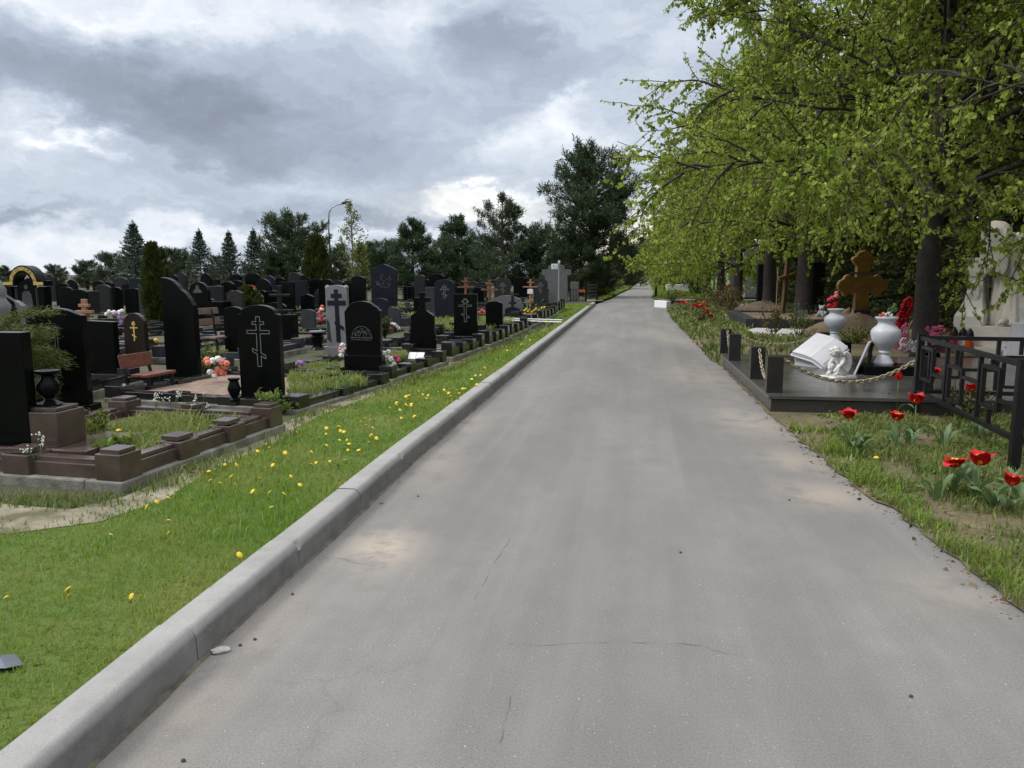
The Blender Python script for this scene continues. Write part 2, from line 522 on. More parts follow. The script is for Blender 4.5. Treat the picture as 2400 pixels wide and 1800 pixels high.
def bed_mat():
    m, t, b = base_mat('sandy bed soil')
    tc = t.node('ShaderNodeTexCoord').outputs['Object']
    n = t.noise(tc, 1.3, 8, 0.65); n2 = t.noise(tc, 22, 6, 0.7); n3 = t.noise(tc, 120, 2, 0.6)
    f = t.ramp(n.outputs['Fac'], [(0.42, 0), (0.60, 1)])
    col = t.mix(f, (0.215, 0.160, 0.100, 1), (0.105, 0.105, 0.040, 1))
    col = t.mix(t.ramp(n2.outputs['Fac'], [(0.45, 0), (0.7, 0.75)]), col, (0.085, 0.060, 0.038, 1))
    col = t.mix(t.ramp(n3.outputs['Fac'], [(0.62, 0), (0.7, 0.5)]), col, (0.34, 0.28, 0.21, 1))
    t.put(b.inputs['Base Color'], col); b.inputs['Roughness'].default_value = 0.95
    bp = t.node('ShaderNodeBump'); bp.inputs['Strength'].default_value = 1.0; bp.inputs['Distance'].default_value = 0.04
    t.l.new(n2.outputs['Fac'], bp.inputs['Height']); t.l.new(bp.outputs[0], b.inputs['Normal'])
    return m


def road_mat():
    m, t, b = base_mat('worn asphalt')
    tc = t.node('ShaderNodeTexCoord').outputs['Object']
    rt = t.node('ShaderNodeMapping'); rt.inputs['Rotation'].default_value = (0, 0, R(9.2)); t.l.new(tc, rt.inputs[0])
    mp = t.node('ShaderNodeMapping'); mp.inputs['Scale'].default_value = (1, 0.28, 1)
    t.l.new(rt.outputs[0], mp.inputs[0])
    big = t.noise(mp.outputs[0], 0.85, 6, 0.6); mid = t.noise(tc, 3.2, 6, 0.65); ag = t.noise(tc, 118, 4, 0.85); ag2 = t.noise(tc, 80, 2, 0.6)
    f = t.ramp(big.outputs['Fac'], [(0.36, 0), (0.62, 1)])
    col = t.mix(f, (0.146, 0.141, 0.134, 1), (0.212, 0.204, 0.192, 1))
    col = t.mix(t.ramp(mid.outputs['Fac'], [(0.36, 0.40), (0.58, 0)]), col, (0.146, 0.142, 0.136, 1))
    col = t.mix(t.ramp(ag.outputs['Fac'], [(0.36, 0.62), (0.50, 0)]), col, (0.080, 0.072, 0.070, 1))
    col = t.mix(t.ramp(ag.outputs['Fac'], [(0.54, 0), (0.68, 0.38)]), col, (0.36, 0.34, 0.32, 1))
    col = t.mix(t.ramp(ag2.outputs['Fac'], [(0.70, 0), (0.74, 0.85)]), col, (0.60, 0.54, 0.52, 1))
    mp2 = t.node('ShaderNodeMapping'); mp2.inputs['Scale'].default_value = (1.5, 0.05, 1)
    t.l.new(rt.outputs[0], mp2.inputs[0]); st_ = t.noise(mp2.outputs[0], 2.2, 5, 0.6)
    col = t.mix(t.ramp(st_.outputs['Fac'], [(0.34, 0.30), (0.52, 0)]), col, (0.134, 0.130, 0.124, 1))
    col = t.mix(t.ramp(st_.outputs['Fac'], [(0.52, 0), (0.70, 0.30)]), col, (0.243, 0.236, 0.224, 1))
    # sand washed against the kerb, and along the ragged edge of the beds
    sep = t.node('ShaderNodeSeparateXYZ'); t.l.new(tc, sep.inputs[0])
    X, Y = sep.outputs[0], sep.outputs[1]
    acc = None
    for px, py, wx, wy, a in [(895, 1285, 0.19, 0.30, 1.35), (1010, 1085, 0.30, 0.9, 0.4), (1085, 985, 0.22, 0.8, 0.55), (450, 1640, 0.16, 0.5, 0.35), (620, 1470, 0.15, 0.5, 0.35), (1860, 1080, 0.25, 0.5, 0.65),
                              (1930, 1160, 0.28, 0.35, 0.8), (1760, 990, 0.35, 0.9, 0.6), (1640, 880, 0.5, 1.6, 0.45), (2250, 1390, 0.3, 0.3, 0.4), (1560, 790, 0.5, 3.0, 0.4)]:
        p = gp(px, py)
        u = t.m('MULTIPLY', t.m('SUBTRACT', X, p.x), 1 / wx); v = t.m('MULTIPLY', t.m('SUBTRACT', Y, p.y), 1 / wy)
        q = t.m('ADD', t.m('MULTIPLY', u, u), t.m('MULTIPLY', v, v))
        g = t.m('MULTIPLY', t.m('EXPONENT', t.m('MULTIPLY', q, -1.0)), a)
        acc = g if acc is None else t.m('MAXIMUM', acc, g)
    acc = t.m('MULTIPLY', t.m('MULTIPLY', acc, 0.72), t.ramp(mid.outputs['Fac'], [(0.38, 0.30), (0.50, 1.0)]))
    col = t.mix(acc, col, (0.365, 0.312, 0.255, 1))
    # hair cracks
    vo = t.node('ShaderNodeTexVoronoi', feature='DISTANCE_TO_EDGE'); vo.inputs['Scale'].default_value = 0.55
    wv = t.node('ShaderNodeVectorMath', operation='ADD'); t.l.new(tc, wv.inputs[0]); sc = t.node('ShaderNodeVectorMath', operation='SCALE')
    t.l.new(mid.outputs['Color'], sc.inputs[0]); sc.inputs['Scale'].default_value = 0.5; t.l.new(sc.outputs[0], wv.inputs[1]); t.l.new(wv.outputs[0], vo.inputs['Vector'])
    cr = t.ramp(vo.outputs['Distance'], [(0.0, 1), (0.007, 0)])
    crm = t.m('MULTIPLY', cr, t.ramp(big.outputs['Fac'], [(0.50, 0), (0.58, 0.28)]))
    col = t.mix(crm, col, (0.10, 0.095, 0.09, 1))
    t.put(b.inputs['Base Color'], col)
    b.inputs['Roughness'].default_value = 0.82
    b.inputs['Specular IOR Level'].default_value = 0.35
    h = t.m('ADD', t.m('MULTIPLY', ag.outputs['Fac'], 0.7), t.m('MULTIPLY', ag2.outputs['Fac'], 0.3))
    bp = t.node('ShaderNodeBump'); bp.inputs['Strength'].default_value = 0.55; bp.inputs['Distance'].default_value = 0.006
    t.l.new(h, bp.inputs['Height']); t.l.new(bp.outputs[0], b.inputs['Normal'])
    return m


def kerb_mat():
    m, t, b = base_mat('kerb concrete')
    tc = t.node('ShaderNodeTexCoord').outputs['Object']
    n = t.noise(tc, 2.2, 7, 0.65); n2 = t.noise(tc, 130, 3, 0.7)
    f = t.ramp(n.outputs['Fac'], [(0.35, 0), (0.65, 1)])
    col = t.mix(f, (0.235, 0.232, 0.220, 1), (0.330, 0.325, 0.310, 1))
    col = t.mix(t.ramp(n2.outputs['Fac'], [(0.3, 0.5), (0.48, 0)]), col, (0.15, 0.148, 0.14, 1))
    # shade of the upright faces painted darker by slope, mottled with noise
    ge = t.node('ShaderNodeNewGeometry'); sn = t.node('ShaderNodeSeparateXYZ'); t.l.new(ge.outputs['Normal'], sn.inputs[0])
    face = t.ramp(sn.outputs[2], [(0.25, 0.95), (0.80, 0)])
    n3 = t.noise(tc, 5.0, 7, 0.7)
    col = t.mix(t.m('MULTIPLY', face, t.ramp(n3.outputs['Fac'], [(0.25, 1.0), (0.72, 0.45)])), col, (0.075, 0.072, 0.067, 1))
    t.put(b.inputs['Base Color'], col); b.inputs['Roughness'].default_value = 0.85
    bp = t.node('ShaderNodeBump'); bp.inputs['Strength'].default_value = 0.35; bp.inputs['Distance'].default_value = 0.008
    t.l.new(n2.outputs['Fac'], bp.inputs['Height']); t.l.new(bp.outputs[0], b.inputs['Normal'])
    return m


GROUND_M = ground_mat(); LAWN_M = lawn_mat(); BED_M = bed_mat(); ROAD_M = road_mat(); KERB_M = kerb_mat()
SANDPATH = MAT('sandy worn path', (0.255, 0.222, 0.165), 0.95, 0.25, 3, bump=0.7, bscale=35, dirt=((0.085, 0.085, 0.035), 3.2, 0.95))


def lerp_poly(pts, step):
    out = [pts[0]]
    for a, b in zip(pts, pts[1:]):
        n = max(1, int((b - a).length / step))
        for i in range(1, n + 1): out.append(a.lerp(b, i / n))
    return out


MB().sheet([(-400, -40, -0.06), (400, -40, -0.06), (400, 700, -0.06), (-400, 700, -0.06)]).build('ground', GROUND_M)['kind'] = 'structure'

KERB_PX = [(217, 1790), (499, 1519), (759, 1280), (966, 1085), (1160, 918), (1285, 811), (1396, 715)]
kl = [gp(*p) for p in KERB_PX]
d0 = (kl[1] - kl[0]).normalized()
kl = [kl[0] - d0 * 2.5] + kl
FAR_L = [(1411, 708), (1434, 700), (1452, 689), (1477, 678), (1486, 668), (1498, 661.5), (1512, 656)]
FAR_R = [(1519.5, 656), (1521.5, 664), (1525, 671), (1531, 679), (1533, 687), (1527, 699)]
NEAR_R = [(1549, 708), (1562, 727), (1578, 750), (1606, 781), (1640, 815), (1668, 846), (1689, 857), (1799, 970), (1843, 1003), (1900, 1060), (1945, 1091), (1996, 1135), (2060, 1178), (2101, 1206), (2216, 1295), (2310, 1362), (2400, 1438)]
left_far = [gp(*p) for p in FAR_L]
right_far = [gp(*p) for p in FAR_R]
right_near = [gp(*p) for p in NEAR_R]
right_near.append(right_near[-1] + (right_near[-1] - right_near[-2]).normalized() * 3.5)
# road: strip between the kerb base and the edge of the beds (slightly under both)
road_pts = [p + Vector((-0.04, 0, 0)) for p in kl] + left_far
road_r = right_far[::1] + right_near
rp = [(p.x, p.y, 0.0) for p in road_pts] + [(p.x + (0.06 if i > 6 else 0), p.y, 0.0) for i, p in enumerate(road_r)]
rd = MB().sheet(rp[::-1])
MB_r = rd.build('road', ROAD_M); MB_r['kind'] = 'structure'
# side path at the crossing, both sides of the road
c0, c1 = gp(1398, 709), gp(1290, 711.5)
cw = MB()
cw.sheet([(-14, c1.y - 0.5, ZL + 0.012), (c0.x + 0.2, c0.y - 0.6, 0.006 + ZL), (c0.x + 0.5, c0.y + 1.0, 0.006 + ZL), (-14, c1.y + 1.5, ZL + 0.012)])
cw.build('footpath', SANDPATH)['kind'] = 'structure'
q = gp(1530, 701)
MB().sheet([(q.x + 0.35, q.y - 2.6, 0.008), (q.x + 9, q.y - 3.4, 0.016), (q.x + 9, q.y - 0.4, 0.016), (q.x + 0.05, q.y + 0.6, 0.008)]).build('footpath', ROAD_M)['kind'] = 'structure'


# kerb blocks
def offset(line, off):
    out = []
    for i, p in enumerate(line):
        d = (line[min(i + 1, len(line) - 1)] - line[max(i - 1, 0)]).normalized()
        out.append(Vector((p.x - d.y * off, p.y + d.x * off, p.z)))
    return out


def walk(line, s):
    for a, b in zip(line, line[1:]):
        L = (b - a).length
        if s <= L: return a.lerp(b, s / L), (b - a).normalized()
        s -= L
    return line[-1], (line[-1] - line[-2]).normalized()


KLEN = sum((b - a).length for a, b in zip(kl, kl[1:]))
PROF = [(-0.006, -0.05), (0.003, 0.102), (0.006, 0.114), (0.013, 0.126), (0.023, 0.138), (0.032, 0.146), (0.043, 0.150), (0.152, 0.150), (0.158, 0.145), (0.160, -0.05)]
kb = MB(); s = 0.15
krng = random.Random(5)
while s < KLEN - 0.05:
    e = min(s + 0.9955, KLEN)
    jz, jx = krng.uniform(-0.003, 0.003), krng.uniform(-0.003, 0.003)
    vsx = []; KS = (0, .035, .09, .4, .7, 1); n = 6
    chip = krng.uniform(.010, .026) if krng.random() < .35 else krng.uniform(0, .004)
    for k in range(n):
        p, dd = walk(kl, s + (e - s) * KS[k])
        for i_, (o, z) in enumerate(PROF):
            o2 = o + jx
            if k == 0 and 1 < i_ < 7: o2 += chip * (1 - abs(i_ - 4) / 4); z -= chip * .8 * (1 - abs(i_ - 4) / 4)
            vsx.append((p.x - dd.y * o2, p.y + dd.x * o2, max(z, -0.05) + jz))
    m_ = len(PROF); fs = []
    for k in range(n - 1):
        for i in range(m_ - 1):
            fs.append((k * m_ + i, (k + 1) * m_ + i, (k + 1) * m_ + i + 1, k * m_ + i + 1))
    fs.append(tuple(range(m_))); fs.append(tuple((n - 1) * m_ + i for i in range(m_ - 1, -1, -1)))
    kb.add(vsx, fs)
    s += 1.0
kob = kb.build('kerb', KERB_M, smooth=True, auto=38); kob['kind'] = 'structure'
# mortar bed seen in the joints
mo = MB()
ol, il = offset(kl, 0.152), offset(kl, 0.012)
vsm = []
for a, b_ in zip(il, ol): vsm += [(a.x, a.y, 0.0), (a.x, a.y, 0.105), (b_.x, b_.y, 0.135), (b_.x, b_.y, 0.0)]
fm = []
for i in range(len(il) - 1):
    for k in range(3): fm.append((i * 4 + k, i * 4 + 4 + k, i * 4 + 5 + k, i * 4 + 1 + k))
mo.add(vsm, fm)
mo.build('kerb_bed', CONC)['kind'] = 'structure'

# raised burial ground and the lawn strip
ko = offset(kl, 0.155)
end = kl[-1]
bl = [(p.x, p.y, ZL) for p in ko] + [(end.x - 0.1, end.y + 1.2, ZL)] + [(p.x - 0.05, p.y, ZL) for p in left_far[1:]] + [(-300, left_far[-1].y, ZL), (-300, -20, ZL), (ko[0].x, -20, ZL)]
MB().sheet(bl).build('burial_ground', GROUND_M)['kind'] = 'structure'
PATH_PX = [(-60, 1205), (90, 1222), (210, 1212), (330, 1168), (430, 1122), (500, 1088), (610, 1035), (700, 990), (800, 945), (930, 905), (1010, 872), (1060, 855), (1150, 822), (1280, 770)]
pc = [gp(x, y, ZL) for x, y in PATH_PX]
PW = [0.22, 0.22, 0.20, 0.15, 0.12, 0.12, 0.14, 0.10, 0.10, 0.12, 0.12, 0.12, 0.12, 0.10]
pl = [];  pr = []
prng = random.Random(3)
pcd = lerp_poly(pc, 0.25)
for i, p in enumerate(pcd):
    dd = (pcd[min(i + 1, len(pcd) - 1)] - pcd[max(i - 1, 0)]).normalized()
    j = min(range(len(pc)), key=lambda k: (pc[k] - p).length); w = PW[j]
    a, b_ = w * prng.uniform(0.75, 1.35), w * prng.uniform(0.75, 1.35)
    pl.append((p.x - dd.y * a, p.y + dd.x * a)); pr.append((p.x + dd.y * b_, p.y - dd.x * b_))
lawn_edge = [Vector((x, y, 0)) for x, y in pr]
lw = [(p.x, p.y, ZL + 0.004) for p in ko[0:]] + [(x, y, ZL + 0.004) for x, y in pr[::-1]] + [(-8, pr[0][1] - 0.3, ZL + 0.004), (-8, -1, ZL + 0.004), (ko[0].x, -1, ZL + 0.004)]
MB().sheet(lw).build('verge', LAWN_M)['kind'] = 'structure'
sp = MB()
n = len(pl)
sp.add([(x, y, ZL + 0.008) for x, y in pl] + [(x, y, ZL + 0.008) for x, y in pr], [(i + n, i + n + 1, i + 1, i) for i in range(n - 1)])
sp.build('footpath', SANDPATH)['kind'] = 'structure'
# far lawn strip beyond the crossing
fl = [(p.x - 0.05, p.y, ZL + 0.004) for p in left_far[:5]]
fl2 = [gp(x, y, ZL + 0.004) for x, y in [(1478, 668), (1465, 678), (1440, 684), (1420, 692), (1402, 703)]]
MB().sheet(fl + [tuple(p) for p in fl2]).build('verge', LAWN_M)['kind'] = 'structure'

# beds: low terrain on the other side with a ragged edge
be = lerp_poly(right_near[1:], 0.12)
erng = random.Random(9)
bedge = [(p.x + erng.uniform(-0.035, 0.035) * (1 if p.y > 8.6 or p.y < 8 else .3), p.y, ZR) for p in be]
bd = MB()
bd.sheet([(p[0], p[1], p[2]) for p in bedge[::-1]][::-1][::-1] + [(bedge[0][0] + 45, bedge[0][1] + 8, ZR), (45, -2, ZR)][::-1][::-1])
MB_b = bd.build('flower_bed_soil', BED_M)
MB_b['kind'] = 'structure'
fr = [gp(x, y, 0.02) for x, y in [(1527, 699), (1533, 687), (1531, 679), (1526, 671), (1522, 664), (1520, 656)]]
MB().sheet([tuple(p) for p in fr] + [(200, fr[-1].y, 0.02), (200, fr[0].y - 1, 0.02), (fr[0].x + 9, fr[0].y, 0.02)]).build('verge', LAWN_M)['kind'] = 'structure'

# sand and grit lying in the gutter, and the real cracks of the asphalt
gl = lerp_poly([p for p in kl if p.y < 33], .06); grg = random.Random(23); gv = []; gf = []
for i, p in enumerate(gl):
    dd = (gl[min(i + 1, len(gl) - 1)] - gl[max(i - 1, 0)]).normalized()
    w_ = .008 + .014 * abs(math.sin(i * .13 + 2 * math.sin(i * .037))) ** 2 + grg.uniform(0, .008)
    gv += [(p.x - dd.y * .006, p.y + dd.x * .006, .012), (p.x + dd.y * w_ * .4, p.y - dd.x * w_ * .4, .007), (p.x + dd.y * w_, p.y - dd.x * w_, .0012)]
for i in range(len(gl) - 1):
    for k in range(2): gf.append((i * 3 + k, i * 3 + k + 1, i * 3 + 4 + k, i * 3 + 3 + k))
tag(MB().add(gv, gf).build('gutter_sand', MAT('gutter sand', (.165, .138, .108), .95, .35, 9, bump=.8, bscale=90, dirt=((.05, .045, .035), 6, .7))), 'thin line of brown sand in the gutter below the kerb', 'sand', kind='stuff')
CRK = MAT('dark crack', (.105, .10, .096), .95, .2, 20)  # plain dark colour of the crack strips
for px_ in ([(1190, 1508), (1260, 1512), (1330, 1509), (1420, 1505), (1500, 1506), (1580, 1508), (1650, 1514), (1700, 1531), (1740, 1538), (1800, 1553)], [(1112, 1402), (1140, 1355), (1165, 1310), (1196, 1262)], [(752, 1306), (800, 1310), (850, 1322), (905, 1330)], [(1172, 1740), (1182, 1690), (1200, 1630)]):
    q_ = lerp_poly([gp(x, y, .0018) for x, y in px_], .035); cv = []; cf = []
    for i, p in enumerate(q_):
        dd = (q_[min(i + 1, len(q_) - 1)] - q_[max(i - 1, 0)]).normalized(); o_ = grg.uniform(-.006, .006); w_ = grg.choice((.0002, .0008, .0014, .0020)) * grg.uniform(.3, 1)
        cv += [(p.x - dd.y * (o_ + w_), p.y + dd.x * (o_ + w_), .0018), (p.x - dd.y * (o_ - w_), p.y + dd.x * (o_ - w_), .0018)]
    for i in range(len(q_) - 1): cf.append((i * 2, i * 2 + 1, i * 2 + 3, i * 2 + 2))
    MB().add(cv, cf).build('road_crack', CRK)['kind'] = 'structure'
# ------------------------------------------------------------------ foliage builders
def unit(a):
    return a / np.maximum(np.linalg.norm(a, axis=-1, keepdims=True), 1e-9)


def heart_leaves(P, D, S, rng, fold=0.16):
    """two folded quads per leaf: base notch, lobes, pointed tip"""
    n = len(P)
    D = unit(D); q = unit(rng.normal(size=(n, 3)))
    side = unit(np.cross(D, q)); nor = np.cross(side, D)
    S = S[:, None]
    b = P; tip = P + D * S
    l1 = P - side * S * 0.40 - D * S * 0.06 + nor * S * fold; l2 = P - side * S * 0.42 + D * S * 0.48 + nor * S * fold * 0.8
    r1 = P + side * S * 0.40 - D * S * 0.06 + nor * S * fold; r2 = P + side * S * 0.42 + D * S * 0.48 + nor * S * fold * 0.8
    V = np.stack([b, l1, l2, tip, r2, r1], 1).reshape(-1, 3)
    i = np.arange(n)[:, None] * 6
    F = np.concatenate([i + np.array([[0, 1, 2, 3]]), i + np.array([[0, 3, 4, 5]])], 1).reshape(-1, 4)
    return V, F


def blades(P, D, L, Wd, rng):
    """one narrow diamond per needle or spray"""
    n = len(P)
    D = unit(D); q = unit(rng.normal(size=(n, 3)))
    side = unit(np.cross(D, q)) * Wd[:, None] * 0.5
    tip = P + D * L[:, None]; mid = P + D * L[:, None] * 0.45
    V = np.stack([P, mid - side, tip, mid + side], 1).reshape(-1, 3)
    F = (np.arange(n)[:, None] * 4 + np.array([[0, 1, 2, 3]]))
    return V, F


def branch(rng, p, d, L, n, sag, wob):
    pts = [np.array(p, float)]; d = np.array(d, float); d /= np.linalg.norm(d)
    for i in range(n):
        k = sag[0] if i < n * 0.5 else sag[1]
        d = d + np.array([0, 0, k]) + rng.normal(size=3) * wob
        d /= np.linalg.norm(d)
        pts.append(pts[-1] + d * L / n)
    return pts


def side_dir(rng, t, spread):
    q = rng.normal(size=3); q -= t * q.dot(t); q /= np.linalg.norm(q)
    return t * math.cos(spread) + q * math.sin(spread)


def lime_tree(name, label, seed, H, Rr, z0, n1, n2, n3, per, leaf, trunk_r, loc, rz, group, lean=0.0):
    rng = np.random.default_rng(seed)
    t = thing(name, label, 'tree', loc, rz, group)
    tb = MB(); tw = MB(); LP = []; LD = []
    tp = [(0, 0, -0.1), (0.0, 0, 0.15), (0.02, 0.01, 0.8), (0.05, 0.0, 1.8), (lean * .5, 0.05, H * 0.4), (lean, -0.05, H * 0.65), (lean * .8, 0.0, H * 0.88)]
    tr = [trunk_r * 1.5, trunk_r * 1.15, trunk_r, trunk_r * 0.93, trunk_r * 0.68, trunk_r * 0.36, 0.03]
    tb.tube(tp, tr, 14)
    for i in range(n1):
        u = i / (n1 - 1)
        h = z0 + (H * 0.86 - z0) * u ** 1.15
        a = i * 2.399963 + rng.uniform(-0.3, 0.3)
        elv = R(30) + R(26) * u + rng.uniform(-0.12, 0.12)
        L = Rr * (1.02 - 0.50 * u ** 1.5) * rng.uniform(0.85, 1.12)
        d = (math.cos(a) * math.cos(elv), math.sin(a) * math.cos(elv), math.sin(elv))
        x0 = np.interp(h, [0, H * .4, H * .65, H * .88], [0, lean * .5, lean, lean * .8])
        pts = branch(rng, (x0, 0, h), d, L, 9, ((-0.125 if i % 2 else -0.085) + 0.07 * u, (-0.02 if i % 3 == 0 else 0.06)), 0.065)
        r0 = trunk_r * (0.27 - 0.13 * u)
        tb.tube(pts, [max(r0 * (1 - k / 9.6) ** 1.15, 0.007) for k in range(10)], 7, cap=False)
        for j in range(n2):
            s = 0.18 + 0.80 * (j + rng.uniform(0, 0.9)) / n2
            k = min(int(s * 9), 8); f = s * 9 - k
            p = pts[k] * (1 - f) + pts[k + 1] * f
            tdir = pts[k + 1] - pts[k]; tdir = tdir / np.linalg.norm(tdir)
            L2 = (0.42 + 0.30 * Rr / 5 * (1 - s)) * rng.uniform(0.7, 1.35) * 1.9
            p2 = branch(rng, p, side_dir(rng, tdir, R(rng.uniform(35, 65))), L2 * (1.25 if u < .35 else 1.0), 5, ((-0.20, -0.04) if u < .35 else (-0.10, 0.06)), 0.11)
            tw.tube(p2, [max(0.024 * (1 - q / 5.4), 0.006) for q in range(6)], 4, cap=False)
            for k3 in range(n3):
                s3 = 0.12 + 0.86 * (k3 + rng.uniform(0, 0.9)) / n3
                kk = min(int(s3 * 5), 4); f3 = s3 * 5 - kk
                p3 = p2[kk] * (1 - f3) + p2[kk + 1] * f3
                td = p2[kk + 1] - p2[kk]; td = td / np.linalg.norm(td)
                L3 = rng.uniform(0.28, 0.75)
                q3 = branch(rng, p3, side_dir(rng, td, R(rng.uniform(30, 65))), L3, 3, (-0.10, 0.10), 0.12)
                tw.tube(q3, [0.009, 0.0075, 0.006, 0.005], 3, cap=False)
                m = max(3, int(per * rng.uniform(0.4, 1.5)))
                for _ in range(m):
                    w = rng.uniform(0.12, 1.0) * 3; kq = min(int(w), 2); fq = w - kq
                    LP.append(q3[kq] * (1 - fq) + q3[kq + 1] * fq); LD.append(q3[kq + 1] - q3[kq])
    trunk = tb.build('trunk', BARK, t, smooth=True)
    tw.build('twigs', TWIG, t)
    P = np.array(LP); D = unit(np.array(LD))
    D = unit(D * 0.25 + rng.normal(size=P.shape) * 0.38 + np.array([0, 0, -0.62]))
    S = leaf * rng.uniform(0.5, 1.4, len(P))
    P = P + rng.normal(size=P.shape) * 0.02
    V, F = heart_leaves(P, D, S, rng)
    fast('crown', V, F, LIMELEAF, t)
    return t


def pine_tree(name, label, seed, H, Rr, zc, loc, group=None, nb=60, tuft=0.34, shape='cone', trunk_r=None, mat=None, multi=False, tufts=14):
    rng = np.random.default_rng(seed)
    t = thing(name, label, 'tree', loc, rng.uniform(0, 6.28), group)
    tb = MB(); TP = []; TD = []
    tr = trunk_r or H * 0.02
    tb.tube([(0, 0, -0.1), (0, 0, H * 0.3), (0.05, 0.03, H * 0.7), (0, 0, H * 0.99)], [tr * 1.25, tr, tr * 0.55, 0.02], 9)
    nwh = max(6, nb // 5)
    for w in range(nwh):
        u = (w + rng.uniform(-0.2, 0.2)) / nwh; u = min(max(u, 0), 0.98)
        h = zc + (H - zc) * u
        if shape == 'cone': rad = Rr * (1 - u) ** 0.75
        elif shape == 'round': rad = Rr * math.sqrt(max(0.02, 1 - (abs(u - 0.3) / 0.72) ** 2.0))
        else: rad = Rr * (1 - u * 0.85)
        for k in range(5 if u < 0.85 else 4):
            if rng.random() < 0.08: continue
            a = rng.uniform(0, 2 * PI)
            L = rad * rng.uniform(0.65, 1.15) + 0.12
            elv = R(rng.uniform(5, 28)) + u * R(25)
            d = (math.cos(a) * math.cos(elv), math.sin(a) * math.cos(elv), math.sin(elv))
            pts = branch(rng, (0, 0, h), d, L, 5, (-0.03, 0.11), 0.05)
            tb.tube(pts, [max(tr * 0.30 * (1 - q / 5.5), 0.012) for q in range(6)], 4, cap=False)
            ns = max(3, int(tufts * (0.25 + 1.35 * (L / max(Rr, 0.1)) ** 1.3)))
            for _ in range(ns):
                s = rng.uniform(0.25, 1.0) ** 0.75 * 5; q = min(int(s), 4); f = s - q
                p = pts[q] * (1 - f) + pts[q + 1] * f
                off = rng.normal(size=3) * np.array([1, 1, 0.7]) * (0.08 + 0.15 * L * (1.1 - s / 5))
                TP.append(p + off); TD.append(unit(pts[q + 1] - pts[q]) * 0.5 + np.array([0, 0, 0.75]) + rng.normal(size=3) * 0.25)
    for q in range(6):
        TP.append(np.array([0, 0, H - 0.06 * H * q / 6])); TD.append(np.array([0, 0, 1.0]) + rng.normal(size=3) * 0.2)
    tb.build('trunk', BARKP, t, smooth=True)
    TP = np.array(TP); TD = unit(np.array(TD)); n = len(TP); kper = 12
    base = np.repeat(TP, kper, 0) + np.repeat(TD, kper, 0) * (np.tile(np.linspace(0, 0.75, kper), n)[:, None] * tuft)
    dd = unit(np.repeat(TD, kper, 0) * 0.75 + unit(rng.normal(size=(n * kper, 3))) * 0.85)
    L = tuft * 0.55 * rng.uniform(0.7, 1.25, n * kper)
    V, F = blades(base, dd, L, L * 0.17, rng)
    fast('crown', V, F, mat or PINEN, t)
    return t


def spruce_tree(name, label, seed, H, Rr, loc, group=None, mat=None, nwh=34, spray=0.30, per=9, z0=0.25, power=0.85, drop=-0.06, width=0.34, nbr=9):
    rng = np.random.default_rng(seed)
    t = thing(name, label, 'tree', loc, rng.uniform(0, 6.28), group)
    tb = MB(); P = []; D = []
    tb.tube([(0, 0, -0.1), (0, 0, H * 0.5), (0, 0, H)], [H * 0.02, H * 0.011, 0.012], 8)
    for w in range(nwh):
        u = (w / nwh) ** 0.9
        h = z0 + (H - z0) * u
        rad = Rr * (1 - u) ** power + 0.05
        nb = nbr if u < 0.75 else max(4, nbr - 3)
        for k in range(nb):
            a = 2 * PI * (k + rng.uniform(-0.35, 0.35)) / nb + w * 0.7
            L = rad * rng.uniform(0.78, 1.14)
            elv = R(-8) + u * R(48) + rng.uniform(-0.1, 0.1)
            d = (math.cos(a) * math.cos(elv), math.sin(a) * math.cos(elv), math.sin(elv))
            pts = branch(rng, (0, 0, h), d, L, 4, (drop, 0.10), 0.03)
            tb.tube(pts, [max(0.012 * (1 - q / 4.5) * H / 6, 0.005) for q in range(5)], 3, cap=False)
            ns = max(3, int(per * (0.4 + 0.6 * L / Rr)))
            for _ in range(ns):
                s = rng.uniform(0.12, 1.0) * 4; q = min(int(s), 3); f = s - q
                p = pts[q] * (1 - f) + pts[q + 1] * f
                td = unit(pts[q + 1] - pts[q])
                P.append(p); D.append(td * 0.75 + rng.normal(size=3) * np.array([0.45, 0.45, 0.22]) + np.array([0, 0, -0.10]))
    for q in range(5):
        P.append(np.array([0, 0, H * (1 - 0.02 * q)])); D.append(np.array([0, 0, 1.0]) + rng.normal(size=3) * 0.15)
    tb.build('trunk', BARKP, t, smooth=True)
    P = np.array(P); D = unit(np.array(D)); n = len(P); kper = 4
    Pb = np.repeat(P, kper, 0) + rng.normal(size=(n * kper, 3)) * spray * 0.22
    Db = np.repeat(D, kper, 0) + rng.normal(size=(n * kper, 3)) * 0.35
    L = spray * rng.uniform(0.55, 1.3, n * kper)
    V, F = blades(Pb, Db, L, L * width, rng)
    fast('crown', V, F, mat or SPRUCEN, t)
    return t


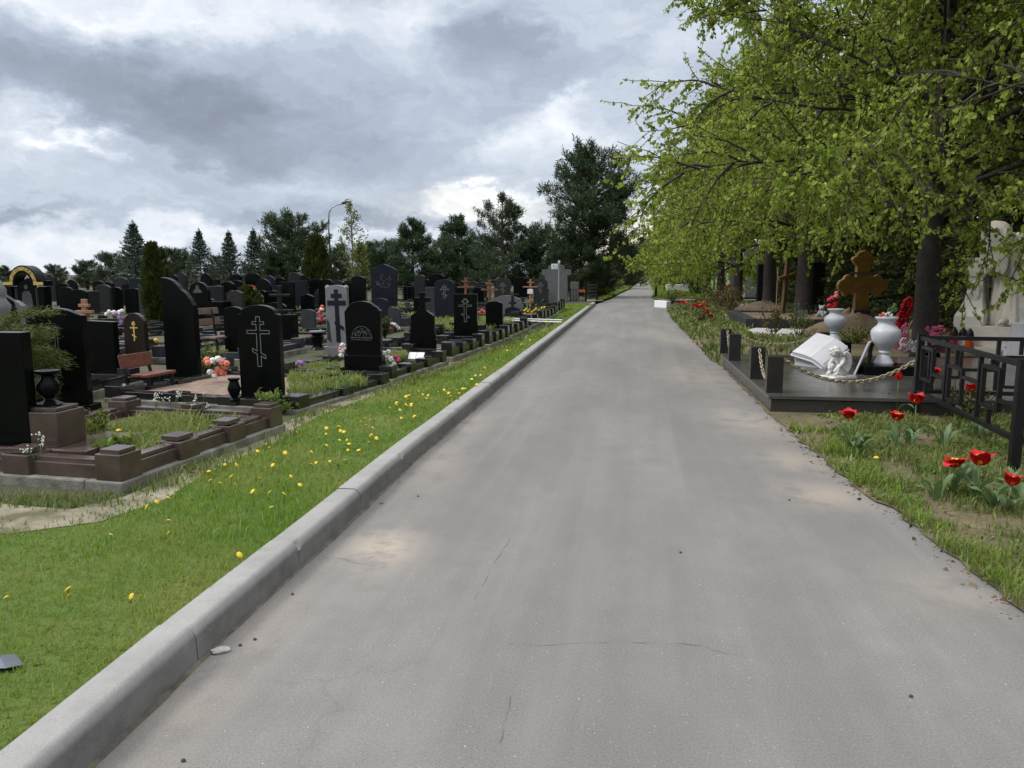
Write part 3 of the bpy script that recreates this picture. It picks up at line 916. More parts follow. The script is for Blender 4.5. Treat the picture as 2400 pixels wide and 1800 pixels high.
def thuja_column(name, label, seed, H, Rr, loc, group=None, n=5200, spray=0.20, mat=None):
    rng = np.random.default_rng(seed)
    t = thing(name, label, 'tree', loc, 0, group)
    MB().tube([(0, 0, -0.1), (0, 0, H * 0.5), (0, 0, H * 0.95)], [0.06, 0.04, 0.01], 7).build('trunk', BARKP, t)
    u = rng.random(n) ** 0.9
    a = rng.uniform(0, 2 * PI, n)
    prof = Rr * np.minimum(1.0, 0.62 + u * 1.6) * np.clip((1 - u) / 0.45, 0.0, 1.0) ** 0.55
    lump = 1 + 0.13 * np.sin(a * 3 + u * 9) + 0.10 * np.sin(a * 5 - u * 17)
    rr = prof * lump * rng.uniform(0.55, 1.05, n)
    P = np.stack([rr * np.cos(a), rr * np.sin(a), u * (H - spray * 0.6)], 1)
    D = np.stack([0.35 * np.cos(a), 0.35 * np.sin(a), np.ones(n) * 0.9], 1) + rng.normal(size=(n, 3)) * 0.22
    L = spray * rng.uniform(0.6, 1.4, n)
    V, F = blades(P, D, L, L * 0.36, rng)
    # dense shaded heart of the column
    fast('crown', V, F, mat or THUJA, t)
    return t


def shrub(name, label, seed, H, Rr, loc, mat, group=None, n=700, leaf=0.05, stems=9, cat='shrub', flat=1.0, stem_mat=None):
    rng = np.random.default_rng(seed)
    t = thing(name, label, cat, loc, rng.uniform(0, 6), group)
    mb = MB(); P = []; D = []
    for i in range(stems):
        a = rng.uniform(0, 2 * PI); tl = rng.uniform(0.1, 1.0)
        d = (math.cos(a) * Rr * tl, math.sin(a) * Rr * tl, H * rng.uniform(0.6, 1.0))
        L = np.linalg.norm(d)
        pts = branch(rng, (0.03 * math.cos(a), 0.03 * math.sin(a), -0.02), d, L, 5, (0.03, -0.05), 0.10)
        mb.tube(pts, [0.010, 0.009, 0.007, 0.006, 0.005, 0.003], 4, cap=False)
        for _ in range(n // stems):
            s = rng.uniform(0.25, 1.0) * 5; q = min(int(s), 4); f = s - q
            p = pts[q] * (1 - f) + pts[q + 1] * f + rng.normal(size=3) * 0.10 * Rr * 1.6
            p[2] = max(p[2], 0.03)
            P.append(p); D.append(rng.normal(size=3) + np.array([0, 0, 0.5]))
    mb.build('stems', stem_mat or TWIG, t)
    P = np.array(P); D = np.array(D)
    V, F = heart_leaves(P, D, leaf * rng.uniform(0.6, 1.3, len(P)), rng)
    fast('foliage', V, F, mat, t)
    return t


def in_poly(x, y, poly):
    inside = np.zeros(len(x), bool); n = len(poly); j = n - 1
    for i in range(n):
        xi, yi = poly[i][0], poly[i][1]; xj, yj = poly[j][0], poly[j][1]
        c = ((yi > y) != (yj > y)) & (x < (xj - xi) * (y - yi) / (yj - yi + 1e-12) + xi)
        inside ^= c; j = i
    return inside


def grass_patch(name, label, poly, n_try, h, w, z, mat, seed, dens=None, lean=0.45, holes=None, clump=0.0, parent=None):
    """blades of grass as one countless mass"""
    rng = np.random.default_rng(seed)
    xs = [p[0] for p in poly]; ys = [p[1] for p in poly]
    x = rng.uniform(min(xs), max(xs), n_try); y = rng.uniform(min(ys), max(ys), n_try)
    k = in_poly(x, y, poly)
    if holes is not None:
        for hp in holes: k &= ~in_poly(x, y, hp)
    x, y = x[k], y[k]
    if dens is not None:
        k = rng.random(len(x)) < dens(x, y); x, y = x[k], y[k]
    if clump:
        c = np.sin(x * 3.1 + np.sin(y * 2.3) * 1.7) * np.sin(y * 2.7 + np.sin(x * 1.9) * 2.1) + 0.6 * np.sin(x * 9 + y * 5) * np.sin(y * 8 - x * 4)
        k = rng.random(len(x)) < np.clip(0.5 + clump * c, 0.02, 1); x, y = x[k], y[k]
    n = len(x)
    dist = np.hypot(x, y)
    hh = h * rng.uniform(0.45, 1.25, n) * (1 + 0.25 * np.sin(x * 2.3 + y * 1.1))
    ww = w * rng.uniform(0.7, 1.3, n) * np.clip(dist / 5.0, 0.85, 4.0)
    a = rng.uniform(0, 2 * PI, n); ln = lean * rng.uniform(0.2, 1.3, n)
    dx, dy = np.cos(a), np.sin(a); b = a + rng.uniform(0.8, 2.3, n)
    sx_, sy_ = np.cos(b) * ww / 2, np.sin(b) * ww / 2
    zz = np.full(n, z)
    V = np.stack([
        np.stack([x - sx_, y - sy_, zz - 0.01], 1), np.stack([x + sx_, y + sy_, zz - 0.01], 1),
        np.stack([x + dx * ln * hh * 0.3 - sx_ * .8, y + dy * ln * hh * 0.3 - sy_ * .8, zz + hh * 0.55], 1),
        np.stack([x + dx * ln * hh * 0.3 + sx_ * .8, y + dy * ln * hh * 0.3 + sy_ * .8, zz + hh * 0.55], 1),
        np.stack([x + dx * ln * hh, y + dy * ln * hh, zz + hh * (1 - 0.25 * ln)], 1)], 1).reshape(-1, 3)
    i = np.arange(n)[:, None] * 5
    F = np.concatenate([i + np.array([[0, 1, 3]]), i + np.array([[0, 3, 2]]), i + np.array([[2, 3, 4]])], 1).reshape(-1, 3)
    o = fast(name, V, F, mat, parent)
    if parent is None:
        tag(o, label, 'grass', kind='stuff')
    return o
# ------------------------------------------------------------------ graves beside the lawn
TURN = R(-10)      # plots follow the road


def arc(cx, cz, rx, rz, a0, a1, n=14):
    return [(cx + rx * math.cos(R(a0 + (a1 - a0) * i / n)), cz + rz * math.sin(R(a0 + (a1 - a0) * i / n))) for i in range(n + 1)]


def outline(style, w, h, rng):
    a = w / 2
    if style == 'flat': return [(-a, 0), (a, 0), (a, h), (-a, h)]
    if style == 'slant': return [(-a, 0), (a, 0), (a, h * 0.985), (-a, h)]
    if style == 'arch':
        r = w * 0.22
        return [(-a, 0), (a, 0)] + arc(0, h - r, a, r, 0, 180)
    if style == 'round':
        return [(-a, 0), (a, 0)] + arc(0, h - a, a, a, 0, 180, 20)
    if style == 'shoulder':
        zs = h - w * 0.235; k = a * 0.84
        return [(-a, 0), (a, 0), (a, zs), (a * .97, zs + .012), (k, zs + .02), (k * .985, zs + .035)] + arc(0, zs + .03, k * .97, h - zs - .03, 6, 174, 16) + [(-k * .985, zs + .035), (-k, zs + .02), (-a * .97, zs + .012), (-a, zs)]
    if style == 'icon':
        zs = h - w * 0.25; k = a * 0.80
        return [(-a * .97, 0), (a * .97, 0), (a * .95, h * .3), (a, zs), (a * .9, zs + .015), (k, zs + .045), (k * .93, zs + .06)] + arc(-a * .05, zs + .04, k * .9, h - zs - .04, 15, 165, 14) + [(-k, zs + .05), (-a * .92, zs + .01), (-a, zs - .02), (-a * .93, h * .3)]
    if style == 'wavy':
        o = [(-a, 0), (a, 0), (a, h * 0.925)]
        for i in range(1, 16):
            u = i / 16; x = a - w * u
            o.append((x, h * (0.925 + 0.075 * math.sin(PI * min(1, u * 1.12)) ** 1.3 - 0.01 * u)))
        return o + [(-a, h * 0.90)]
    if style == 'wing':
        o = [(-a, 0), (a * .98, 0), (a, h * .66)]
        o += [(a * .93, h * .72), (a * .74, h * .785), (a * .5, h * .84), (a * .28, h * .872), (a * .2, h * .878), (a * .05, h * .915), (-a * .25, h * .965), (-a * .6, h * .992), (-a, h)]
        return o
    if style == 'pointed':
        return [(-a, 0), (a, 0), (a, h * .84), (a * .98, h * .862), (a * .8, h * .90), (a * .5, h * .94), (a * .2, h * .97), (0, h), (-a * .2, h * .97), (-a * .5, h * .94), (-a * .8, h * .90), (-a * .98, h * .862), (-a, h * .84)]
    if style == 'rough':
        o = [(-a, 0), (a, 0)]
        for z in (.3, .55, .8): o.append((a * rng.uniform(.92, 1.03), h * z))
        for i in range(8):
            u = i / 7; o.append((a * (1 - 2 * u) * .97, h * (1 - 0.10 * abs(2 * u - 1) ** 2) * rng.uniform(.97, 1.01)))
        for z in (.8, .55, .3): o.append((-a * rng.uniform(.92, 1.03), h * z))
        return o
    if style == 'crosstop':
        n = a * .20; zb = h * .62; zn = h * .765; c1 = h * .845; c2 = h * .915
        return [(-a, 0), (a, 0), (a * .86, zb), (a * .80, zb + .01), (a * .55, zb + h * .045), (a * .3, zb + h * .09), (n, zn), (n * .9, c1), (a * .58, c1), (a * .58, c2), (n * .9, c2), (n * .9, h), (-n * .9, h), (-n * .9, c2), (-a * .58, c2), (-a * .58, c1), (-n * .9, c1), (-n, zn), (-a * .3, zb + h * .09), (-a * .55, zb + h * .045), (-a * .80, zb + .01), (-a * .86, zb)]
    if style == 'steps':
        return [(-a * .78, 0), (a * .78, 0), (a * .78, h * .70), (a, h * .70), (a, h * .84), (a * .56, h * .845), (a * .56, h * .93), (a * .30, h * .965), (0, h), (-a * .30, h * .965), (-a * .56, h * .93), (-a * .56, h * .845), (-a, h * .84), (-a, h * .70), (-a * .78, h * .70)]
    if style == 'house':
        return [(-a * .92, 0), (a * .92, 0), (a * .92, h * .82), (a * 1.05, h * .82), (0, h), (-a * 1.05, h * .82), (-a * .92, h * .82)]
    if style == 'trap': return [(-a, 0), (a, 0), (a * .78, h), (-a * .85, h * .97)]
    if style == 'wide':
        return [(-a, 0), (a, 0), (a, h * .55)] + [(a * (1 - 2 * i / 12), h * (.62 + .38 * math.sin(PI * min(1, max(0, (i + .6) / 12.4))) ** .7)) for i in range(1, 12)] + [(-a, h * .6)]
    return [(-a, 0), (a, 0), (a, h), (-a, h)]


def cross_outline(w, h, slant=0.07):
    a, b, c, e = w * .085, w * .5, w * .26, w * .29
    z1, z2, z3, z4 = h * .66, h * .725, h * .845, h * .90
    s = h * slant; t = h * .065; zc = h * .26
    k = a / e
    R_ = [(a, h), (a, z4), (c, z4), (c, z3), (a, z3), (a, z2), (b, z2), (b, z1), (a, z1), (a, zc + t / 2 - s * k), (e, zc + t / 2 - s), (e, zc - t / 2 - s), (a, zc - t / 2 - s * k), (a, 0)]
    L_ = [(-a, 0), (-a, zc - t / 2 + s * k), (-e, zc - t / 2 + s), (-e, zc + t / 2 + s), (-a, zc + t / 2 + s * k), (-a, z1), (-b, z1), (-b, z2), (-a, z2), (-a, z3), (-c, z3), (-c, z4), (-a, z4), (-a, h)]
    return R_ + L_


def stroke(mb, pts, wd, y0, y1, closed=True):
    n = len(pts)
    for i in range(n if closed else n - 1):
        (x0, z0), (x1, z1) = pts[i], pts[(i + 1) % n]
        L = math.hypot(x1 - x0, z1 - z0)
        if L < 1e-5: continue
        ux, uz = (x1 - x0) / L, (z1 - z0) / L; nx, nz = -uz * wd / 2, ux * wd / 2
        e = wd / 2
        x0 -= ux * e; z0 -= uz * e; x1 += ux * e; z1 += uz * e
        j = 0.0004 * (i % 3)
        mb.prism([(x0 - nx, z0 - nz), (x1 - nx, z1 - nz), (x1 + nx, z1 + nz), (x0 + nx, z0 + nz)], y0 - j, y1)


def shift(pts, dx, dz):
    return [(x + dx, z + dz) for x, z in pts]


def engrave(root, kind, w, h, t, m=None, rng=None):
    y0, y1 = -t / 2 - 0.0025, -t / 2 + 0.002
    mb = MB()
    if kind == 'cross_line':
        stroke(mb, shift(cross_outline(w * .54, h * .52), 0.0, h * .36), 0.0070, y0, y1); mb.build('engraved_cross', m or ENGR, root)
    elif kind == 'cross_fine':
        stroke(mb, shift(cross_outline(w * .56, h * .50), 0.0, h * .40), 0.008, y0, y1)
        stroke(mb, shift(arc(0, 0, w * .11, w * .10, 0, 360, 12), 0, h * .84), 0.008, y0, y1); mb.build('engraved_cross', m or ENGR, root)
    elif kind == 'cross_faint':
        stroke(mb, shift(cross_outline(w * .42, h * .34), 0.0, h * .50), 0.022, y0, y1); mb.build('engraved_cross', m or ENGD, root)
    elif kind == 'cross_gold':
        mb.prism(shift(cross_outline(w * .36, h * .40), 0.0, h * .42)[::-1][::-1], y0, y1)
        mb.prism(shift(arc(0, 0, w * .07, w * .06, 0, 360, 10)[:-1], 0, h * .80), y0 - .002, y1); mb.build('gold_cross', GOLD, root)
    elif kind == 'cross_ornate':
        stroke(mb, shift([(-w * .025, 0), (w * .025, 0), (w * .025, h * .5), (-w * .025, h * .5)], w * .02, h * .30), 0.009, y0, y1)
        for cx, cz, r in ((-.13, .47, .06), (.17, .41, .06), (.02, .27, .055)):
            stroke(mb, shift(arc(0, 0, w * r, w * r, 0, 300, 12), w * cx, h * cz), 0.007, y0, y1, False)
        stroke(mb, [(-w * .12, h * .50), (w * .18, h * .40)], 0.012, y0, y1, False); mb.build('engraved_cross', ENGD, root)
    elif kind == 'icon':
        stroke(mb, shift(arc(0, 0, w * .27, h * .15, 0, 180, 14), -w * .03, h * .50), 0.008, y0, y1, False)
        stroke(mb, [(-w * .33, h * .49), (w * .26, h * .49)], 0.012, y0, y1, False)
        stroke(mb, [(-w * .31, h * .46), (w * .24, h * .46)], 0.007, y0, y1, False)
        for cx, cz, r in ((-.10, .575, .035), (.06, .57, .035)):
            mb.prism(shift(arc(0, 0, w * r, w * r, 0, 360, 10)[:-1], w * cx, h * cz), y0, y1)
        r = random.Random(9)
        for k in range(30):
            u = r.uniform(-.24, .20); zt_ = .50 + .125 * math.sqrt(max(.05, 1 - (u / .27) ** 2)); z = r.uniform(.50, zt_ - .01)
            stroke(mb, [(w * u, h * z), (w * (u + r.uniform(-.035, .035)), h * min(z + r.uniform(.01, .045), zt_))], r.uniform(.005, .010), y0, y1, False)
        mb.build('engraved_icon', ENGP, root)
    elif kind == 'portrait':
        mb.prism(shift(arc(0, 0, w * .09, w * .115, 0, 360, 14)[:-1], -w * .04, h * .76), y0, y1)
        mb.prism([(-w * .26, h * .50), (w * .18, h * .50), (w * .17, h * .60), (w * .10, h * .66), (w * .0, h * .69), (-w * .08, h * .69), (-w * .18, h * .65), (-w * .25, h * .59)], y0 - .0006, y1)
        mb.build('engraved_portrait', ENGP, root)
    elif kind == 'figure':
        mb.prism(shift(arc(0, 0, w * .10, w * .125, 0, 360, 14)[:-1], 0, h * .80), y0, y1)
        mb.prism([(-w * .21, h * .18), (w * .22, h * .18), (w * .30, h * .36), (w * .25, h * .60), (w * .14, h * .69), (-w * .12, h * .69), (-w * .24, h * .62), (-w * .25, h * .36)], y0 - .0006, y1)
        mb.build('engraved_portrait', ENGP, root)
    elif kind == 'group':
        r = random.Random(4)
        for k in range(26):
            u = r.uniform(-.30, .30); z = .48 + r.random() * (.30 - abs(u - .05) * .55)
            stroke(mb, [(w * u, h * z), (w * (u + r.uniform(-.07, .07)), h * (z + r.uniform(.015, .06)))], 0.022, y0, y1, False)
        stroke(mb, [(-w * .15, h * .46), (w * .22, h * .46)], 0.02, y0, y1, False)
        mb.build('engraved_scene', ENGP, root)
    elif kind == 'oval':
        mb.prism(shift(arc(0, 0, w * .36, w * .46, 0, 360, 20)[:-1], 0, h * .62), y0 - .004, y1); o = mb.build('portrait_medallion', GREYST, root)
        MB().prism([(-w * .2, h * .44), (w * .2, h * .44), (w * .12, h * .6), (w * .1, h * .78), (-w * .1, h * .78), (-w * .12, h * .6)], y0 - .007, y0 - .003).build('engraved_portrait', BLUEBL, o)


STONES = {}


def stone(key, label, xl, xr, yt, yb, zb, style='flat', m=None, t=0.08, eng=None, em=None, base=True, turn=None, name='headstone', wk=1.0, Y=None, group=None):
    rng = random.Random(key)
    xc = (xl + xr) / 2
    if Y is None:
        c = gp(xc, yb, zb); Y = c.y
    else:
        c = Vector((at(xc, yb, Y)[0], Y, zb))
    a, b = at(xl, yb, Y)[0], at(xr, yb, Y)[0]
    w = (b - a) * 0.96 * wk
    h = at(xc, yt, Y)[1] - zb
    tn = TURN if turn is None else turn
    r = thing(name, label, 'gravestone', (c.x, c.y + t / 2, zb), tn, group)
    m = m or BLACK
    MB().prism(outline(style, w, h, rng), -t / 2, t / 2).build('stele', m, r, bevel=0.006 if m is not ROUGHBL else 0.0)
    if base and zb - ZL > 0.02:
        hh = min(zb - ZL + 0.03, 0.16) if zb > ZL + 0.2 else zb - ZL + 0.02
        MB().box((0, 0, -(zb - ZL) / 2 - 0.008), (w + 0.10, t + 0.12, zb - ZL + 0.012)).build('base', m if m is not ROUGHBL else COPE, r, bevel=0.006)
    if eng: engrave(r, eng, w, h, t, em, rng)
    STONES[key] = (r, w, h, t)
    return r


# nearest rows
stone('a', 'plain black slab with straight top standing behind the brown pedestal at the picture edge', -52, 82, 779, 1052, 0.27, 'flat', BLACK, 0.10, turn=R(-6))
stone('b', 'wide black headstone with gently waved top and faint ornate cross, behind the juniper', 72, 214, 722, 946, 0.17, 'wavy', BLACK, 0.09, 'cross_ornate', turn=R(-4))
stone('c', 'plain square topped black headstone just left of the red bench', 210, 281, 752, 896, 0.17, 'slant', BLACK, 0.10)
stone('e', 'brownish black round arched headstone with golden cross', 292, 348, 734, 846, 0.15, 'round', MAT('brown black granite', (0.016, 0.010, 0.008), 0.2, 0.25, 4, spec=0.35), 0.10, 'cross_gold')
stone('g', 'tall black headstone shaped like a wing, its top sweeping down to one side', 386, 471, 650, 882, 0.16, 'wing', BLACK, 0.10)
stone('h', 'black shouldered headstone with outlined eight pointed cross above pink gravel plot', 561, 668, 715, 938, 0.20, 'shoulder', BLACK, 0.09, 'cross_line')
stone('i', 'black headstone with engraved icon scene under an arched top, white bouquet beside it', 808, 900, 706, 873, 0.20, 'icon', BLACK, 0.09, 'icon')
stone('j', 'black headstone tapering into a small cross on top', 958, 1025, 685, 828, 0.20, 'crosstop', BLACK, 0.09)
stone('k', 'black rectangular headstone with finely outlined cross', 1063, 1121, 689, 797, 0.20, 'flat', BLACK, 0.09, 'cross_fine')
stone('m', 'small plain black arched headstone left of the white poles', 1138, 1180, 706, 776, 0.20, 'arch', BLACK, 0.09)
stone('o', 'low dark headstone carrying a small cross on its rounded top', 1183, 1220, 719, 746, 0.20, 'arch', BLUEBL, 0.08)
stone('n', 'wide low grey headstone with wavy top behind the small black arch', 1141, 1229, 692, 742, 0.20, 'wide', GREYST2, 0.10)
stone('l', 'blue grey arched headstone with faint cross on a low base', 1018, 1068, 655, 742, 0.20, 'arch', BLUEBL, 0.10, 'cross_faint')
stone('q', 'rough topped black headstone with small pale cross', 1160, 1198, 651, 722, 0.15, 'rough', ROUGHBL, 0.12, 'cross_faint', ENGD)
stone('r', 'rough edged black headstone right behind the pale wooden cross', 1250, 1284, 650, 724, 0.15, 'rough', ROUGHBL, 0.12, 'cross_faint', ENGD)
stone('s', 'large plain grey stepped monument behind the section sign', 1269, 1339, 617, 709, 0.12, 'steps', GREYST2, 0.25, base=False)
stone('s2', 'low grey block beside the large stepped monument', 1337, 1357, 661, 706, 0.12, 'flat', GREYST2, 0.25, base=False)
stone('dd', 'grey headstone with broad black cross and small scroll knobs', 763, 822, 668, 812, 0.22, 'arch', GREYST, 0.10, wk=0.93)
stone('ff', 'tall blue black pointed stele with engraved figures near the pines', 869, 933, 618, 719, 0.15, 'pointed', BLUEBL, 0.16, 'group')
stone('gg', 'dark arched headstone behind the tall pointed stele', 874, 911, 699, 768, 0.15, 'arch', BLUEBL, 0.09)
stone('hh', 'low grey arched headstone between icon stone and cross topped stone', 909, 940, 721, 772, 0.15, 'arch', DKGREY, 0.09)
stone('ee', 'low dark grey arched headstone left of the black cross stone', 706, 740, 725, 771, 0.15, 'arch', DKGREY, 0.10)
stone('y', 'plain black arched headstone half hidden behind the outlined cross stone', 527, 575, 719, 836, 0.18, 'arch', BLACK, 0.10)
stone('x', 'rough black headstone with broken top beside a round bush', 531, 572, 680, 745, 0.15, 'rough', ROUGHBL, 0.18)
stone('w', 'round black memorial disc with engraved portrait on a long black base', 441, 493, 661, 712, 0.75, 'round', BLACK, 0.12, 'portrait', base=False)
stone('w2', 'long black base wall under the round portrait disc', 440, 532, 707, 748, 0.13, 'flat', BLACK, 0.5, base=False)
stone('w3', 'small black arched stone beside the round portrait disc', 478, 503, 700, 725, 0.4, 'arch', BLACK, 0.14)
stone('v', 'dark gabled memorial slab behind the slim thuja', 324, 384, 652, 745, 0.13, 'house', DKGREY, 0.3)
stone('bb', 'dark headstone with pale oval portrait near the round bush', 598, 626, 680, 735, 0.15, 'arch', BLACK, 0.12, 'oval')
stone('aa', 'wide dark block monument behind the metal cross', 627, 680, 681, 728, 0.13, 'flat', BLUEBL, 0.3)
stone('aa2', 'dark slab with leaning pale edge left of the broad thuja', 681, 725, 657, 724, 0.13, 'trap', BLUEBL, 0.25)
stone('cc', 'black arched headstone behind the metal cross', 619, 676, 709, 790, 0.15, 'arch', BLACK, 0.10)
stone('ii', 'small far dark headstone with whitish cross under a bare shrub', 836, 859, 659, 704, 0.13, 'arch', DKGREY, 0.12, 'cross_faint', ENGR)
stone('kk', 'plain grey headstone partly hidden by the blue grey arch', 997, 1020, 673, 735, 0.13, 'flat', DKGREY, 0.12)
# row beyond the crossing, along the road
stone('p1', 'rough black stone, first of the row beyond the crossing', 1397, 1412, 651, 690, 0.12, 'rough', ROUGHBL, 0.35)
stone('p2', 'curved blue black stele, second of the row beyond the crossing', 1409, 1423, 643, 683, 0.12, 'wing', BLUEBL, 0.25)
stone('p3', 'pale grey upright slab beyond the crossing', 1425, 1433, 653, 682, 0.12, 'flat', GREYST, 0.2)
stone('p4', 'mid grey slanted slab beyond the crossing', 1434.5, 1441, 653, 677, 0.12, 'slant', GREYST2, 0.2)
stone('p5', 'shorter grey slab beyond the crossing', 1441.5, 1449, 657, 673, 0.12, 'flat', GREYST2, 0.2)
for i, (x0, x1, y0, y1) in enumerate([(1451, 1457, 653, 672), (1457.5, 1461, 655, 670), (1463, 1467, 655, 669), (1481, 1486, 651, 665), (1487, 1490, 653, 664), (1493, 1496, 653, 662), (1498, 1501, 654, 661), (1503, 1506, 654, 660)]):
    stone('far%d' % i, 'tiny dark headstone far along the road edge', x0, x1, y0, y1, 0.12, 'arch', BLACK if i % 3 else DKGREY, 0.2, group='far headstones along the road')
# pale far statues and stones (small)
for i, (x0, x1, y0, y1, st) in enumerate([(1454, 1456.4, 651, 658, 'round'), (1489.6, 1491.2, 648, 661, 'flat'), (1500.8, 1503, 650, 655.5, 'round')]):
    stone('pale%d' % i, 'tiny pale stone far along the road edge', x0, x1, y0, y1 + 4, 0.12, st, MARBLE, 0.2, group='pale far stones')

# scattered background headstones, look-alikes
brng = random.Random(21)
for i, (x, yb, hh, ww) in enumerate([(150, 716, 1.0, .6), (160, 727, .9, .6), (236, 718, 1.1, .55), (258, 708, 1.0, .5), (305, 716, 1.0, .7), (420, 722, .8, .55), (512, 716, .9, .5), (556, 712, 1.1, .6),
                                      (590, 722, .9, .55), (640, 736, .8, .5), (745, 716, .9, .5), (775, 706, 1.0, .5), (820, 716, 1.1, .6), (860, 708, .9, .6), (945, 712, .8, .5), (962, 704, 1.0, .6), (1010, 700, 1.1, .6),
                                      (1075, 706, .8, .5), (1110, 700, 1.0, .6), (1132, 698, .9, .5), (1216, 700, 1.2, .6), (1238, 697, 1.1, .5), (1372, 690, 1.2, .6), (1385, 686, 1.3, .6), (122, 706, 1.2, .7), (172, 706, 1.1, .6), (190, 742, .9, .55), (218, 735, .8, .5), (246, 730, 1.0, .6), (274, 728, .9, .5), (288, 702, 1.2, .7), (316, 735, .9, .6), (398, 712, 1.0, .6), (434, 735, .7, .5), (505, 704, 1.1, .6), (545, 700, 1.0, .6), (600, 704, 1.1, .6), (655, 702, 1.2, .7), (705, 703, 1.0, .6), (722, 735, .7, .5), (752, 725, .8, .5), (838, 725, .7, .5), (890, 735, .6, .5), (935, 702, 1.1, .6), (985, 735, .6, .45), (1000, 722, .8, .5), (1090, 720, .7, .5), (1122, 716, .8, .5)] + [(330 + i * 26 + brng.uniform(-9, 9), brng.uniform(702, 742), brng.uniform(.9, 1.45), brng.uniform(.45, .7)) for i in range(30)]):
    if 850 < x < 955 and yb > 700: continue
    c = gp(x, yb, 0.12)
    r = thing('headstone', 'small dark headstone in the far rows under the trees', 'gravestone', (c.x, c.y, 0.12), TURN + brng.uniform(-.15, .15), 'far headstones under the trees')
    MB().prism(outline(brng.choice(['flat', 'arch', 'round', 'shoulder', 'arch', 'pointed']), ww, hh, brng), -.06, .06).build('stele', brng.choice([BLACK, BLUEBL, BLACK, BLACK, BLACKM]), r, bevel=.008)
    MB().box((0, 0, -.01), (ww + .15, .3, .06)).build('base', DKGREY, r)

# inlaid black cross on the grey stone
r, w, h, t = STONES['dd']
mb = MB()
mb.prism([(-w * .04, h * .07), (w * .16, h * .07), (w * .09, h * .93), (-w * .10, h * .93)], -t / 2 - .004, -t / 2 + .002)
mb.prism([(-w * .24, h * .79), (w * .26, h * .79), (w * .26, h * .86), (-w * .24, h * .86)], -t / 2 - .005, -t / 2 + .002)
mb.prism([(-w * .42, h * .67), (w * .44, h * .67), (w * .44, h * .75), (-w * .42, h * .75)], -t / 2 - .0055, -t / 2 + .002)
mb.prism([(-w * .10, h * .36), (w * .32, h * .26), (w * .32, h * .32), (-w * .10, h * .42)], -t / 2 - .006, -t / 2 + .002)
mb.build('inlaid_cross', BLUEBL, r)
MB().prism([(-w * .47, h * .12), (-w * .28, h * .06), (-w * .36, h * .40), (-w * .47, h * .45)], -t / 2 - .004, -t / 2 + .002).build('inlaid_panel', DKGREY, r)
for sx in (-1, 1):
    MB().ball((sx * w * .43, 0, h * .955), (.05, t * .5, .05), 12, 8).build('scroll_knob', GREYST, r, smooth=True)
# edge of the icon stone's lower plinth
r, w, h, t = STONES['i']
MB().box((0, 0, .11), (w + .03, t + .05, .26)).build('plinth', BLACK, r, bevel=.01)
r, w, h, t = STONES['o']
mb = MB()
mb.box((0, 0, h + .16), (.085, .06, .36)); mb.box((0, 0, h + .12), (.22, .055, .09))
mb.build('cross', BLACKM, r, bevel=.006)
MB().box((0, 0, h + .37), (.36, .058, .05)).build('crossbar', BLACKM, r)

# arched memorial gate with gold ornament, statue stones beside it
c = gp(72, 742, 0.13); Y = c.y
gx0, gx1 = at(24, 742, Y)[0], at(116, 742, Y)[0]; gw = gx1 - gx0; gh = at(66, 622, Y)[1] - .13
g = thing('memorial_arch', 'black memorial arch with gold ornament band around its round top', 'memorial', (c.x, c.y, .13), R(-4))
a = gw / 2
zsp = gh * .62
out = [(a * .78, zsp)] + arc(0, zsp, a * .78, gh - zsp, 0, 180, 24) + [(-a * .78, zsp)]
inn = arc(0, zsp, a * .50, (gh - zsp) * .72, 180, 0, 24)
MB().prism([(a * .79, zsp - .004)] + arc(0, zsp, a * .79, gh - zsp, 0, 180, 24)[1:-1] + [(-a * .79, zsp - .004), (-a * .45, zsp - .004)] + arc(0, zsp, a * .45, (gh - zsp) * .62, 180, 0, 20)[1:-1] + [(a * .45, zsp - .004)], -.22, .22).build('arch', BLACK, g)
band = arc(0, zsp, a * .74, (gh - zsp) * .93, 0, 180, 24) + arc(0, zsp, a * .56, (gh - zsp) * .74, 180, 0, 24)
bo = MB().prism(band, -.232, -.218).build('gold_band', GOLDO, g)
mb = MB()
mb.box((-a * .80, -.226, zsp + .05), (a * .5, .014, .10)); mb.box((a * .80, -.226, zsp + .05), (a * .5, .014, .10)); mb.build('gold_foot', GOLD, g)
for sx in (-1, 1):
    MB().box((sx * a * .85, .02, zsp / 2 - .02), (a * .28, .36, zsp - .06)).build('pillar', BLACK, g, bevel=.01)
    MB().box((sx * a * .90, .02, zsp + .06), (a * .36, .40, .17)).build('capital', BLACK, g, bevel=.01)
    MB().lathe([(.05, 0), (.05, zsp - .08)], 10, (sx * a * .55, -.08, 0)).build('column', DKGREY, g, smooth=True, auto=40)
MB().box((0, 0, -.02), (gw * 1.1, .8, .06)).build('base', DKGREY, g)
r = thing('headstone', 'black gabled stele with engraved full length figure inside the gold arch', 'gravestone', (c.x + .0, c.y - .05, .15), R(-4))
MB().prism([(-a * .46, 0), (a * .46, 0), (a * .46, zsp * 1.02), (a * .12, zsp * 1.2), (-a * .46, zsp * 1.02)], -.06, .06).build('stele', BLACK, r, bevel=.006)
engrave(r, 'figure', a * 1.0, zsp * 1.15, .12)
